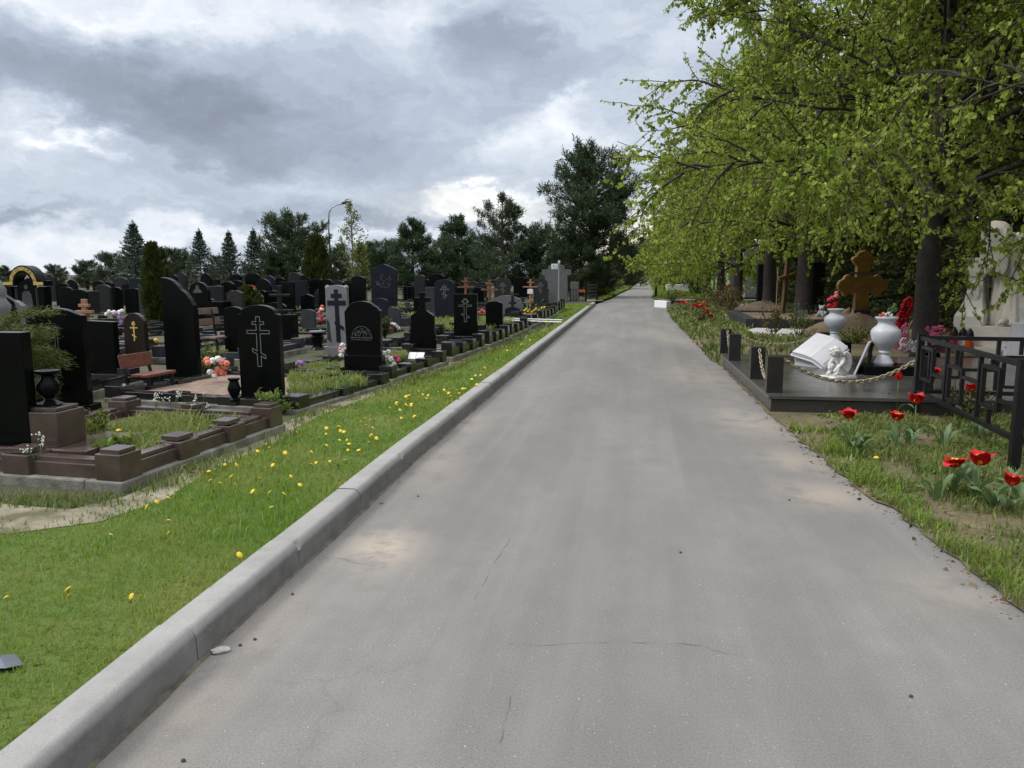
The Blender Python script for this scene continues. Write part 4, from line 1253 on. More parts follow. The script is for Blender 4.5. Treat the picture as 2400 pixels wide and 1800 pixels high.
# rough grey memorial rock and pale statue at the edge
c = gp(40, 762, .12); Y = c.y
r = thing('memorial_rock', 'dark memorial rock with rough grey broken side below the arch', 'gravestone', (c.x, c.y, .10), R(-8))
wk = at(65, 762, Y)[0] - at(10, 762, Y)[0]; hk = at(30, 688, Y)[1] - .1
MB().prism([(-wk * .5, 0), (wk * .30, 0), (wk * .16, hk * .55), (wk * .02, hk * .78), (-wk * .5, hk)], -.10, .06).build('polished_face', BLACK, r, bevel=.006)
MB().prism([(wk * .31, 0), (wk * .56, 0), (wk * .52, hk * .3), (wk * .40, hk * .62), (wk * .2, hk * .74), (wk * .05, hk * .79), (wk * .17, hk * .55)], -.09, .10).build('rough_side', ROCK if False else GREYST2, r)
c = gp(3, 775, .12); Y = c.y
hs = at(3, 652, Y)[1] - .12
r = thing('statue', 'weathered pale stone statue cut by the picture edge', 'statue', (c.x, c.y, .12))
MB().lathe([(.24, 0), (.25, hs * .12), (.20, hs * .2), (.23, hs * .35), (.27, hs * .48), (.17, hs * .60), (.16, hs * .66), (.20, hs * .78), (.13, hs * .88), (.12, hs * .93), (.03, hs)], 20).build('figure', GREYST, r, smooth=True)
MB().box((0, 0, -.03), (.6, .6, .08)).build('base', GREYST2, r)


# wooden and metal crosses
def wood_cross(label, x, yt, yb, zb, m, bars, wv=None, slant=None, Y=None, turn=None, name='grave_cross', plate=None, wide=.10, thick=.06):
    c = gp(x, yb, zb) if Y is None else Vector((at(x, yb, Y)[0], Y, zb))
    Y = c.y; h = at(x, yt, Y)[1] - zb
    r = thing(name, label, 'cross', (c.x, c.y, zb), TURN if turn is None else turn)
    MB().box((0, 0, h / 2 - .06), (wide, thick, h + .12)).build('upright', m, r, bevel=.006)
    for y, x0, x1 in bars:
        z = at(x, y, Y)[1] - zb; w = at(x1, y, Y)[0] - at(x0, y, Y)[0]
        MB().box((0, -.006, z), (w, thick + .004, wide * .55)).build('crossbar', m, r, bevel=.006)
    if slant:
        y, x0, x1 = slant
        z = at(x, y, Y)[1] - zb; w = at(x1, y, Y)[0] - at(x0, y, Y)[0]
        MB().box((0, -.006, z), (w, thick + .004, wide * .9), tilt=Matrix.Rotation(R(-28), 3, 'Y')).build('crossbar', m, r, bevel=.006)
    if plate:
        y, w, hh = plate
        MB().box((0, -thick / 2 - .012, at(x, y, Y)[1] - zb), (w, .012, hh)).build('name_plate', WHITEP, r)
    return r


wood_cross('pale wooden cross rising behind the square topped black headstone', 204, 701, 790, .12, WOODL, [(716, 190, 217), (731, 183, 228)], Y=14.0)
wood_cross('reddish wooden cross behind the rectangular black headstone', 1092, 651, 735, .12, WOODO, [(660, 1082, 1101), (673, 1071.5, 1112)], wide=.09)
wood_cross('orange stained wooden cross behind the small black arch', 1148, 656, 735, .12, WOODO, [(666, 1139, 1157.5), (679, 1128, 1169)], wide=.10)
wood_cross('pale new wooden cross with slanted footrest and white plate', 1243, 655, 734, .15, WOODL, [(662, 1235, 1250.5), (672.5, 1225, 1260.5)], slant=(706, 1238, 1252), plate=(683, .20, .16), wide=.08)
r = wood_cross('thin black metal cross behind the outlined cross headstone', 660, 669, 800, .12, IRON, [(692, 635, 686), (728, 640, 707)], Y=15.5, wide=.09)
MB().box((0.10, 0, .30), (.42, .3, .62)).build('base', BLACK, r, bevel=.01)

# the round no-entry style sign and section sign
c = Vector((at(590, 730, 30)[0], 30, ZL))
r = thing('road_sign', 'round white road sign with red ring half hidden by the bush', 'sign', (c.x, c.y, ZL), R(-20))
z = at(590, 686, 30)[1] - ZL
MB().tube([(0, .03, 0), (0, .03, z + .1)], .03, 8).build('pole', STEEL, r)
X90 = Matrix.Rotation(PI / 2, 3, 'X')
MB().lathe([(.31, -.006), (.31, .006)], 28, (0, 0, z), X90).build('disc', REDP, r)
MB().lathe([(.235, -.004), (.235, .004)], 28, (0, -.008, z), X90).build('disc_face', WHITEP, r)


def text(body, size, m, parent, loc, name, rot=(PI / 2, 0, 0), ext=.002):
    cu = bpy.data.curves.new(name, 'FONT'); cu.body = body; cu.size = size; cu.align_x = 'CENTER'; cu.align_y = 'CENTER'; cu.extrude = ext
    to = bpy.data.objects.new('tmp_text', cu); COL.objects.link(to)
    dg = bpy.context.evaluated_depsgraph_get()
    me = bpy.data.meshes.new_from_object(to.evaluated_get(dg))
    bpy.data.objects.remove(to)
    me.materials.clear(); me.materials.append(m)
    o = bpy.data.objects.new(name, me); link(o, parent)
    o.location = loc; o.rotation_euler = rot
    return o


c = gp(1309.5, 716, ZL)
Y = c.y; z0 = at(1309, 612, Y)[1] - ZL; k = Y / FPX
r = thing('section_sign', 'white section sign plate reading 1c on a thin steel post', 'sign', (c.x, c.y, ZL), R(-4))
MB().tube([(0, 0, -.05), (0, 0, z0 - .08)], 2.0 * k, 8).build('post', STEEL, r)
MB().box((0, 0, z0 - .04), (5 * k, 5 * k, .12)).build('post_cap', WHITEP, r, bevel=.01)
zs = at(1300, 624.5, Y)[1] - ZL
MB().box((-10.5 * k, -.02, zs), (15 * k, .02, 12 * k)).build('plate', WHITEP, r, bevel=.003)
text('1', 10 * k, BLACKP, r, (-12.2 * k, -.033, zs), 'lettering')
text('c', 7 * k, BLACKP, r, (-6.8 * k, -.033, zs - .8 * k), 'lettering')

# street lamps behind the trees
def lamp(label, px, pbase_y, Y, top_y, arm_px, armtop_y, board=None):
    x, _ = at(px, pbase_y, Y)
    r = thing('street_lamp', label, 'street lamp', (x, Y, ZL))
    zt = at(px, top_y, Y)[1] - ZL
    MB().tube([(0, 0, -.1), (0, 0, zt * .45)], [.16, .15], 8).build('lower_pole', STEEL if False else DKGREY, r)
    dx = at(arm_px, armtop_y, Y)[0] - x; za = at(arm_px, armtop_y, Y)[1] - ZL
    pts = [(0, 0, zt * .45), (-.05, 0, zt * .8), (0.02 * dx, 0, zt), (dx * .2, 0, zt + (za - zt) * .55), (dx * .55, 0, zt + (za - zt) * .88), (dx, 0, za)]
    MB().tube(pts, [.09, .075, .06, .055, .05, .05], 7).build('arm', STEEL, r, smooth=True)
    MB().box((dx * 1.16, 0, za + .06 + dx * .05), (abs(dx) * .42, .3, .20), tilt=Matrix.Rotation(R(-18), 3, 'Y')).build('lamp_head', DKGREY, r, bevel=.05)
    if board:
        y0, y1, w = board
        za_, zb_ = at(px, y0, Y)[1] - ZL, at(px, y1, Y)[1] - ZL
        MB().box((w * .55, -.14, (za_ + zb_) / 2), (w, .05, za_ - zb_)).build('notice_board', MAT('violet notice board', (.25, .20, .28), .6, .3, 6), r)
    return r


lamp('tall curved street lamp above the pines beside the broad thuja', 777, 700, 70, 500, 803, 478)
lamp('second curved street lamp with a small board between two pines', 1045, 700, 78, 560, 1062, 542, board=(621, 633, 0.62))

# ------------------------------------------------------------------ grave surrounds
def surround(label, FRp, BRp, width, m, hp=.22, hc=.16, nside=2, nfront=2, plinth=True, cap=False, infill=None, z=ZL, cw=.13, pw=.17, group=None, off=0.0, front=True, ph=.09):
    FR = gp(*FRp, z) if not isinstance(FRp, Vector) else FRp
    BR = gp(*BRp, z) if not isinstance(BRp, Vector) else BRp
    dd = BR - FR; L = dd.length
    rz = math.atan2(dd.y, dd.x) - PI / 2
    r = thing('grave_surround', label, 'grave surround', (FR.x, FR.y, z), rz, group)
    r['len'] = L
    ph = ph if plinth else 0.0
    if plinth:
        mb = MB(); k = .30
        mb.box((-k / 2, L / 2, ph / 2 - .02), (k, L, ph + .04)); mb.box((-width + k / 2, L / 2, ph / 2 - .02), (k, L, ph + .04))
        mb.box((-width / 2, k / 2, ph / 2 - .021), (width - 2 * k, k, ph + .04)); mb.box((-width / 2, L - k / 2, ph / 2 - .021), (width - 2 * k, k, ph + .04))
        mb.build('plinth', CONC, r, bevel=.012)
    e = .12; x1, x0, y0, y1 = -e, -width + e, e, L - e
    def run(a, b, n, nm='coping'):
        a, b = Vector(a), Vector(b); d = b - a; Ln = d.length; u = d / Ln; ang = math.atan2(u.y, u.x)
        mid = (a + b) / 2
        c = MB().box((mid.x, mid.y, ph + hc / 2), (Ln - .01, cw, hc), ang)
        c.build('coping', m, r, bevel=.006)
        if cap:
            MB().box((mid.x, mid.y, ph + hc + .016), (Ln - .30, cw * .62, .03), ang).build('coping_cap', m, r, bevel=.005)
        for i in range(1, n):
            p = a + d * (i / n)
            o = MB().box((p.x, p.y, ph + hp / 2 - .012), (pw * 1.2, pw + .03, hp - .024), ang).build('post', m, r, bevel=.006)
            if cap: MB().box((p.x, p.y, ph + hp), (pw * .95, pw * .8, .035), ang).build('post_cap', m, o, bevel=.005)
    run((x1, y0, 0), (x1, y1, 0), nside + 1)
    run((x0, y0, 0), (x0, y1, 0), nside + 1)
    if front: run((x0, y0, 0), (x1, y0, 0), nfront + 1)
    run((x0, y1, 0), (x1, y1, 0), nfront + 1)
    for x in (x0, x1):
        for y in (y0, y1):
            o = MB().box((x, y, ph + hp / 2 + .01), (pw * 1.1, pw * 1.1, hp + .02)).build('post', m, r, bevel=.006)
            if cap: MB().box((x, y, ph + hp + .035), (pw * .85, pw * .85, .03)).build('post_cap', m, o, bevel=.005)
    if infill: MB().sheet([(x0, y0, ph + .035), (x1, y0, ph + .035), (x1, y1, ph + .035), (x0, y1, ph + .035)]).build('infill', infill, r)
    return r


surround('brown granite grave surround with capped posts on a concrete plinth, nearest the lawn', (288, 1158), (671, 1012), 1.75, BROWNG, hp=.16, hc=.095, ph=.075, nside=2, nfront=1, cap=True, infill=SOIL, cw=.14, pw=.185)
surround('dark grave surround with pinkish gravel below the outlined cross headstone', (700, 972), (916, 906), 2.55, COPE, hp=.115, hc=.075, ph=.05, nside=1, nfront=2, infill=PINKSOIL, pw=.20, cw=.16)
surround('dark grave surround with stepped posts in front of the engraved icon stone', (922, 902), (1052, 856), 1.75, COPE, hp=.15, hc=.085, ph=.07, nside=2, nfront=1, infill=SOIL)
surround('dark grave surround of the cross topped headstone', (1062, 850), (1140, 822), 1.6, COPE, hp=.22, hc=.12, nside=2, nfront=1, infill=SOIL)
surround('dark grave surround of the rectangular headstone with fine cross', (1150, 818), (1198, 799), 1.7, COPE, hp=.24, hc=.14, nside=2, nfront=1, infill=SOIL)
surround('dark grave surround of the small black arch', (1202, 795), (1241, 777), 1.5, COPE, hp=.24, hc=.12, nside=2, nfront=1, infill=SOIL)
surround('dark grave surround crossed by the white poles', (1246, 772), (1276, 758), 1.7, COPE, hp=.27, hc=.12, nside=1, nfront=1, infill=SOIL)
surround('dark grave surround with yellow flowers around the pale wooden cross', (1280, 755), (1306, 742), 1.7, COPE, hp=.26, hc=.14, nside=2, nfront=1, infill=SOIL)
surround('dark grave surround beneath the section sign', (1308, 738), (1326, 727), 1.9, COPE, hp=.34, hc=.2, nside=2, nfront=1, infill=SOIL)
grow_r = random.Random(31)
for col, off in enumerate((2.9, 5.4, 8.2, 11.5)):
    y = (8.0, 9.3, 10.0, 12.0)[col]
    while y < (38 if col < 3 else 34):
        xr_ = (-2.68 + (y - 5.28) * 0.205 if y < 24 else 1.5 + (y - 24) * .16) - off
        L = grow_r.uniform(1.7, 2.3); w_ = grow_r.uniform(1.5, 2.1)
        hh = grow_r.uniform(.12, .22)
        FR = Vector((xr_, y, ZL)); BR = Vector((xr_ + L * .19, y + L, ZL))
        px_ = 1200 + FR.x / FR.y * 1800
        if px_ > -40 and px_ < 1290:
            surround('low dark granite grave surround in the back rows', FR, BR, w_, COPE if grow_r.random() < .8 else DKGREY, hp=hh, hc=hh * .6, nside=1 if y < 20 else 0, nfront=1 if y < 20 else 0, plinth=grow_r.random() < .5, infill=SOIL if y < 22 else None, group='grave surrounds in the back rows')
        y += L + grow_r.uniform(.25, .6)

# pedestal with black urn in the brown plot
c = gp(108, 1074, .20)
r = thing('pedestal', 'square brown granite pedestal carrying a black urn', 'pedestal', (c.x, c.y + .12, ZL), R(-9))
ph = at(118, 956, c.y)[1] - ZL
MB().box((0, .12, .10), (.85, .66, .18)).build('base_slab', BROWNG, r, bevel=.008)
MB().box((0, 0, .19 + (ph - .22) / 2), (.315, .29, ph - .22)).build('block', BROWNG, r, bevel=.007)
MB().box((0, 0, ph - .015), (.265, .235, .028)).build('cap', BROWNG, r, bevel=.006)
URN = [(.105, 0), (.108, .012), (.075, .03), (.045, .045), (.038, .06), (.05, .072), (.085, .10), (.102, .145), (.092, .19), (.062, .225), (.058, .25), (.098, .275), (.105, .285), (.105, .298), (.09, .30), (.05, .285), (.045, .2)]
kz = (at(114, 870, c.y)[1] - at(114, 954, c.y)[1]) / .30
u = thing('urn', 'black polished stone urn standing on the brown pedestal', 'urn', (c.x - .01, c.y + .12, ZL + ph))
MB().lathe([(a * kz * .92, b * kz) for a, b in URN], 28).build('body', BLACK, u, smooth=True, auto=50)

c = gp(552, 940, .235); u = thing('urn', 'small black stone vase at the left foot of the outlined cross headstone', 'urn', (c.x, c.y - .02, .235))
MB().lathe([(.05, 0), (.055, .02), (.03, .04), (.05, .075), (.068, .13), (.05, .19), (.042, .21), (.06, .23), (.06, .245), (.03, .24)], 20).build('body', BLACK, u, smooth=True, auto=50)
c = gp(756, 815, .22); u = thing('urn', 'tall black flower vase with pale rim before the grey cross stone', 'urn', (c.x, c.y - .35, .22))
hv = at(756, 772, c.y)[1] - .22
MB().lathe([(.13, 0), (.10, .03), (.08, .08), (.10, hv * .5), (.12, hv * .7), (.09, hv * .8), (.12, hv * .88), (.13, hv * .93)], 18).build('body', BLACK, u, smooth=True, auto=50)
MB().lathe([(.14, hv * .93), (.14, hv), (.08, hv)], 18).build('rim', GREYST, u)

# benches
def bench(label, p0, p1, m, seat_d, zs=.42, back=True, h_back=.80, hb=.27):
    """p0-p1: line of the rear legs on the ground"""
    dd = p1 - p0; L = dd.length; rz = math.atan2(dd.y, dd.x)
    r = thing('bench', label, 'bench', (p0.x, p0.y, p0.z), rz)
    for k in range(2):
        MB().box((L / 2, -.07 - seat_d * (.25 + .45 * k), zs), (L * 1.12, seat_d * .42, .035)).build('seat_plank', m, r, bevel=.006)
    for x in (L * .06, L * .94):
        MB().tube([(x, .02, 0), (x, .02, zs), (x, .10, h_back + .02)], .022, 6).build('rear_leg', IRON, r)
        MB().tube([(x, -seat_d - .02, 0), (x, -seat_d - .02, zs - .02)], .022, 6).build('front_leg', IRON, r)
        MB().tube([(x, .03, zs - .03), (x, -seat_d - .03, zs - .03)], .018, 6).build('seat_rail', IRON, r)
    if back: MB().box((L / 2, .055, h_back - hb / 2), (L * 1.15, .03, hb), tilt=Matrix.Rotation(R(-11), 3, 'X')).build('backrest', m, r, bevel=.006)
    return r


b0, b1 = gp(300, 925, .12), gp(363, 912, .12)
bench('small reddish wooden bench with iron legs by the square topped headstone', b0, b1, WOODR, .26, .23, True, .47, .17)
b0 = Vector((at(470, 862, 12.6)[0], 12.6, .12)); b1 = Vector((at(515, 852, 13.0)[0], 13.0, .12))
r = bench('faded brown plank bench behind the wing shaped headstone', b0, b1, PLANK, .34, .38, False)
for zz, yy in ((.62, .07), (.80, .10)):
    MB().box((.25, yy, zz), (.62, .03, .11), tilt=Matrix.Rotation(R(-11), 3, 'X')).build('back_plank', PLANK, r, bevel=.006)

# white poles lying over the copings
p0, p1 = gp(1180, 748, .36), gp(1318, 753, .34)
for i, (a_, b_) in enumerate((((1178, 750), (1316, 755)), ((1182, 746), (1318, 750)))):
    P0 = gp(*a_, .38); P1 = gp(*b_, .36)
    o = MB().tube([P0, P1], .015, 8).build('pole', WHITEP)
    tag(o, ['lower of two long white poles lying across the grave copings', 'upper of two long white poles lying across the grave copings'][i], 'pole')

# fence in front of the stepped monument
def rail_fence(label, pts, h, step, name='railing'):
    r = thing(name, label, 'fence', pts[0])
    q = [p - pts[0] for p in pts]
    for a, b in zip(q, q[1:]):
        for z in (h, h * .12):
            MB().tube([a + Vector((0, 0, z)), b + Vector((0, 0, z))], .022, 6).build('rail', IRON, r)
        n = max(1, int((b - a).length / step)); mb = MB()
        for i in range(n + 1):
            p = a.lerp(b, i / n); mb.box((p.x, p.y, h / 2), (.022, .022, h))
        mb.build('bars', IRON, r)
    for p in q: MB().box((p.x, p.y, h / 2 + .03), (.06, .06, h + .1)).build('post', IRON, r)
    return r


fa = [gp(1283, 710, ZL), gp(1336, 707.5, ZL), gp(1372, 707, ZL)]
rail_fence('low black railing in front of the stepped grey monument', fa, .62, .16)
fb = [gp(1373, 707, ZL), gp(1399, 704, ZL), gp(1394, 690, ZL)]
r = thing('board_fence', 'low black board fence beside the crossing', 'fence', fb[0])
for a_, b_ in zip(fb, fb[1:]):
    a_, b_ = a_ - fb[0], b_ - fb[0]; dd = b_ - a_
    for k in range(5):
        mid = (a_ + b_) / 2
        MB().box((mid.x, mid.y, .16 + k * .17), (dd.length, .03, .09), math.atan2(dd.y, dd.x)).build('board', IRON, r)
for p in fb: MB().box((p.x - fb[0].x, p.y - fb[0].y, .46), (.09, .09, 1.0)).build('post', IRON, r)
# long low fence at the back of the rows
fc = [gp(600, 716, ZL), gp(700, 716, ZL), gp(800, 714, ZL), gp(1000, 710, ZL), gp(1160, 706, ZL)]
rail_fence('long dark railing along the back of the grave rows', fc, .8, .25)

# ------------------------------------------------------------------ flowers on the graves
def bouquet(label, px, py, z, blooms, r_px, Y=None, leaf=True, vase=False):
    c = gp(px, py, z) if Y is None else Vector((at(px, py, Y)[0], Y, z))
    k = c.y / FPX
    rng = random.Random(px * 7 + py)
    r = thing('bouquet', label, 'flowers', c)
    if vase: MB().lathe([(.03, 0), (.045, .05), (.06, .14), (.05, .16)], 12).build('vase', BLACK, r, smooth=True)
    mb = MB()
    rad = r_px * k
    for i in range(26):
        a = rng.uniform(0, 6.28); l = rad * rng.uniform(.5, 1.2)
        p = Vector((math.cos(a) * l, math.sin(a) * l * .6, rng.uniform(.05, 1.5) * rad)); s = rad * .26
        q = Vector((rng.uniform(-1, 1), rng.uniform(-1, 1), rng.uniform(-1, 1))).normalized() * s
        t_ = Vector((rng.uniform(-1, 1), rng.uniform(-1, 1), rng.uniform(-.2, 1))).normalized() * s * 2
        mb.add([p - q, p + t_ * .5 + q * .0, p + t_, p + t_ * .4 + q], [(0, 1, 2, 3)])
    if leaf: mb.build('leaves', GREENF, r)
    for dx, dy, s, m in blooms:
        cc = Vector((dx * k, rng.uniform(-.5, .5) * rad * .5 - .02, -dy * k))
        b = MB(); n = 16
        for q in range(n):
            a = q * 2.4; el_ = -0.6 + 2.0 * q / n
            pc_ = cc + Vector((math.cos(a) * math.cos(el_), math.sin(a) * math.cos(el_), math.sin(el_))) * s * k * .55
            b.ball(pc_, s * k * .42, 6, 4, .25)
        b.build('bloom', m, r, smooth=True)
    return r


bouquet('coral and white artificial bouquet behind the pink gravel plot', 510, 884, .25, [(-22, -40, 10, CORAL), (-18, -34, 9, CORAL), (-8, -38, 10, WHITEF), (5, -42, 10, WHITEF), (14, -34, 11, CORAL), (18, -24, 10, CORAL), (-14, -12, 9, WHITEF), (0, -10, 10, CORAL), (12, -10, 11, CORAL), (24, -32, 9, CORAL), (4, -18, 9, CORAL), (-4, -3, 8, WHITEF)], 24)
bouquet('white bouquet with deep pink flowers right of the icon headstone', 915, 866, .22, [(-14, -38, 8, WHITEF), (-8, -32, 9, WHITEF), (-3, -42, 7, WHITEF), (2, -24, 9, WHITEF), (8, -20, 9, WHITEF), (14, -30, 7, PINKD), (19, -22, 7, PINKD), (9, -12, 8, WHITEF), (-12, -24, 8, WHITEF)], 18)
bouquet('pale pink and white flowers left of the icon headstone', 804, 845, .22, [(-2, -22, 8, WHITEF), (0, -36, 7, WHITEF), (-4, -26, 7, PINK), (-3, -12, 7, WHITEF), (2, -28, 6, WHITEF)], 10)
bouquet('red trailing bouquet standing in the tall vase before the grey cross stone', 755, 774, .70, [(-2, -4, 6, REDPET), (0, -14, 6, PINKD), (-3, -22, 6, PINKD), (2, -30, 6, WHITEF), (3, -36, 5, ORPET)], 7, Y=gp(756, 815, .22).y - .35)
bouquet('lilac flowers on the weedy plot beside the icon headstone', 705, 864, .22, [(-10, -10, 7, LILAC), (-3, -14, 7, LILAC), (5, -13, 7, LILAC), (10, -8, 6, LILAC), (0, -7, 6, LILAC)], 12)
bouquet('pink and white flowers between icon stone and cross topped stone', 922, 775, .25, [(-9, -12, 6, PINKD), (-6, -6, 6, PINK), (-2, -16, 5, WHITEF), (4, -14, 5, WHITEF), (9, -9, 5, WHITEF), (13, -5, 5, WHITEF)], 10)
bouquet('orange and green artificial wreath beside the small black arch', 1130, 748, .25, [(-6, -16, 4, ORPET), (0, -20, 4, ORPET), (5, -17, 4, ORPET), (-6, -4, 4, PINK), (2, -3, 4, PINK), (6, -6, 4, PINK)], 10)
bouquet('white and rose flowers on the far grave below the tall pointed stele', 850, 712, .3, [(-6, -12, 4, PINK), (-2, -14, 4, WHITEF), (3, -15, 4, WHITEF), (6, -12, 4, WHITEF), (0, -10, 4, PINK)], 7)
bouquet('white and red plastic flower lying in the brown plot', 318, 1068, .22, [(-1, -8, 6, WHITEF), (5, -5, 5, WHITEF), (-8, 0, 5, CORAL)], 6, leaf=False)
bouquet('violet and white wrapped bouquet left of the golden cross headstone', 283, 790, .5, [(-28, -22, 6, WHITEF), (-22, -28, 6, WHITEF), (-12, -26, 7, WHITEF), (-4, -22, 8, LILAC), (4, -26, 8, WHITEF), (10, -30, 6, WHITEF), (2, -12, 7, LILAC), (6, -4, 6, LILAC), (0, -18, 8, WHITEF)], 12, Y=16)
bouquet('red and yellow flowers beside the slim thuja', 374, 830, .2, [(-26, -14, 5, REDPET), (4, -17, 5, REDPET), (8, -12, 5, YEL), (2, -9, 5, YEL), (-6, -30, 6, YEL)], 14, Y=13)
bouquet('bright orange tulips behind the low railing', 1365, 706, ZL, [(-8, -22, 3.2, ORPET), (-5, -25, 3.2, ORPET), (-2, -21, 3.2, ORPET), (1, -24, 3.2, ORPET), (4, -21, 3.2, ORPET), (6, -25, 3.2, ORPET), (8, -22, 3.2, ORPET)], 8)
bouquet('yellow flower patch around the pale wooden cross', 1250, 738, .2, [(x_, y_, 3.4, YEL) for x_, y_ in [(-20, -10), (-16, -14), (-12, -8), (-8, -13), (-3, -7), (2, -10), (6, -14), (11, -9), (16, -13), (20, -16), (24, -10), (-18, -3), (-6, -2), (8, -4), (26, -17)]], 20)
for i, (x, y, n_, m_) in enumerate([(1436, 682, 3, WHITEF), (1442, 678, 3, CLRGL), (1460, 672, 4, YEL), (1420, 690, 3, WHITEF), (1481, 668, 3, YEL)]):
    bouquet(['white', 'pale', 'yellow and green', 'small white', 'yellow green'][i] + ' flowers at a grave in the row beyond the crossing', x, y, ZL, [(random.uniform(-4, 4), random.uniform(-7, -2), 2.2, m_) for _ in range(n_)], 6)
# leaning book plate before the cross topped headstone
c = gp(978, 834, .28)
o = thing('book_plate', 'small pale book shaped plate at the foot of the cross topped headstone', 'plaque', (c.x, c.y - .12, .25), R(-10))
for s_ in (-1, 1):
    MB().box((s_ * .062, 0, .04), (.118, .15, .02), tilt=Matrix.Rotation(R(38), 3, 'X')).build('page', MARBLE, o, bevel=.003)
# plastic scrap and flat stone
c = gp(4, 1566, ZL)
o = MB().add([(-.09, -.035, .0), (.05, -.05, .012), (.085, 0, .0), (.02, .05, .014), (-.1, .035, .012), (0, 0, .026)], [(0, 1, 5), (1, 2, 5), (2, 3, 5), (3, 4, 5), (4, 0, 5)]).build('plastic_scrap', MAT('grey blue plastic', (.085, .10, .125), .5))
o.location = (c.x, c.y, ZL + .015); tag(o, 'crumpled grey blue plastic scrap in the grass at the picture edge', 'litter')
c = gp(516, 1528, 0)
o = MB().ball((0, 0, .008), (.040, .026, .012), 12, 6, .14).build('flat_stone', CONCL); o.location = c; o.rotation_euler = (0, 0, .3)
tag(o, 'flat grey stone lying on the asphalt against the kerb joint', 'stone')
for x, y in [(980, 1164), (686, 1394), (430, 1785), (597, 1500), (563, 1514), (1595, 1296), (1850, 1173), (2135, 1634)]:
    c = gp(x, y, 0); o = MB().ball((0, 0, .004), (.008, .007, .006), 7, 5, .2).build('pebble', SOIL); o.location = c
    tag(o, 'tiny dark pebble on the asphalt', 'pebble', 'pebbles on the asphalt')
# ------------------------------------------------------------------ memorial platform and neighbours
S0 = gp(1799, 968, 0); 
S1 = gp(1689, 858, 0)
SL = S1 - S0; slen = SL.length
SRZ = math.atan2(SL.y, SL.x) - PI / 2            # platform's own direction
STOP = at(1797, 927, S0.y)[1]                    # height of its top
slab = thing('memorial_platform', 'low platform of dark polished slabs beside the road, carrying posts, book and vases', 'platform', (S0.x, S0.y, 0), SRZ)
SWID = 5.2
nx_, ny_ = 4, 3
for i in range(nx_):
    for j in range(ny_):
        wx, wy = SWID / nx_, (slen + .05) / ny_
        o = MB().box((wx * (i + .5), wy * (j + .5), STOP - .02), (wx - .003, wy - .003, .04)).build('paving_slab', SLABST, slab, bevel=.003)
MB().box((SWID / 2 + .01, slen / 2 + .02, (STOP - .04) / 2 - .03), (SWID - .05, slen - .02, STOP - .02 + .02)).build('base', SLABSIDE, slab)
# light reflecting strip: a pale flagstone let into the top
SM = Matrix.Translation(slab.location) @ Matrix.Rotation(SRZ, 4, 'Z')


def on_slab(px, py, z=None):
    return gp(px, py, STOP if z is None else z)


POSTS = []
ph_ = None
for k, (x0, x1, yt, yb) in enumerate([(1689, 1714, 776, 829), (1709, 1737, 787, 846), (1758, 1795, 816, 889), (1796, 1838, 836, 921)]):
    c = on_slab((x0 + x1) / 2, yb); w = .178; h = .415
    lab = ['black granite chain post at the far roadside corner of the platform', 'black granite chain post, second from the far corner of the platform', 'black granite chain post, second from the near corner of the platform', 'black granite chain post at the near roadside corner of the platform'][k]
    o = MB().box((0, 0, h / 2), (w, w * .62, h)).build('chain_post', POSTBL, bevel=.004)
    o.location = (c.x, c.y + .06, STOP); o.rotation_euler = (0, 0, SRZ)
    tag(o, lab, 'post', 'granite posts of the platform'); POSTS.append(Vector((c.x, c.y + .06, STOP)))
# rear posts
RP = [gp(1933, 836, STOP), gp(2150, 900, STOP)]
for k, c in enumerate(RP):
    o = MB().box((0, 0, .2), (.19, .12, .40)).build('chain_post', POSTBL, bevel=.004)
    if k == 1: c = Vector((S0.x + 1.95, S0.y + .42, STOP)); RP[1] = c
    o.location = c; o.rotation_euler = (0, 0, SRZ)
    tag(o, ['black granite chain post behind the open book', 'black granite chain post hidden behind the iron fence corner'][k], 'post', 'granite posts of the platform')


def chain(label, a, b, sag, link_=.052, n=None, wire=.0075):
    L = (b - a).length * (1 + 2.6 * (sag / max((b - a).length, .01)) ** 2)
    n = n or max(4, int(L / (link_ * .72)))
    mb = MB()
    P = []
    for i in range(n + 1):
        u = i / n
        P.append(a.lerp(b, u) - Vector((0, 0, sag * (1 - (2 * u - 1) ** 2))))
    for i in range(n):
        p, q = P[i], P[i + 1]; d_ = (q - p).normalized(); m_ = (p + q) / 2
        s_ = d_.cross(Vector((0, 0, 1)))
        s_ = s_.normalized() if s_.length > .05 else Vector((1, 0, 0)); up_ = s_.cross(d_)
        w_ = s_ * .7 + up_ * .7 if i % 2 else s_ * .7 - up_ * .7
        w_.normalize()
        ring = []
        for k in range(10):
            t_ = 2 * PI * k / 10
            ring.append(m_ + d_ * math.cos(t_) * link_ * .56 + w_ * math.sin(t_) * link_ * .33)
        nn = d_.cross(w_)
        vs_ = []; fs_ = []
        for k in range(10):
            c_ = ring[k]; o_ = (c_ - m_).normalized()
            for j in range(5):
                tt = 2 * PI * j / 5
                vs_.append(c_ + (o_ * math.cos(tt) + nn * math.sin(tt)) * wire)
        for k in range(10):
            for j in range(5):
                fs_.append((k * 5 + j, ((k + 1) % 10) * 5 + j, ((k + 1) % 10) * 5 + (j + 1) % 5, k * 5 + (j + 1) % 5))
        mb.add(vs_, fs_)
    o = mb.build('chain', CHAINM, smooth=True)
    return tag(o, label, 'chain', 'brassy chains of the platform')


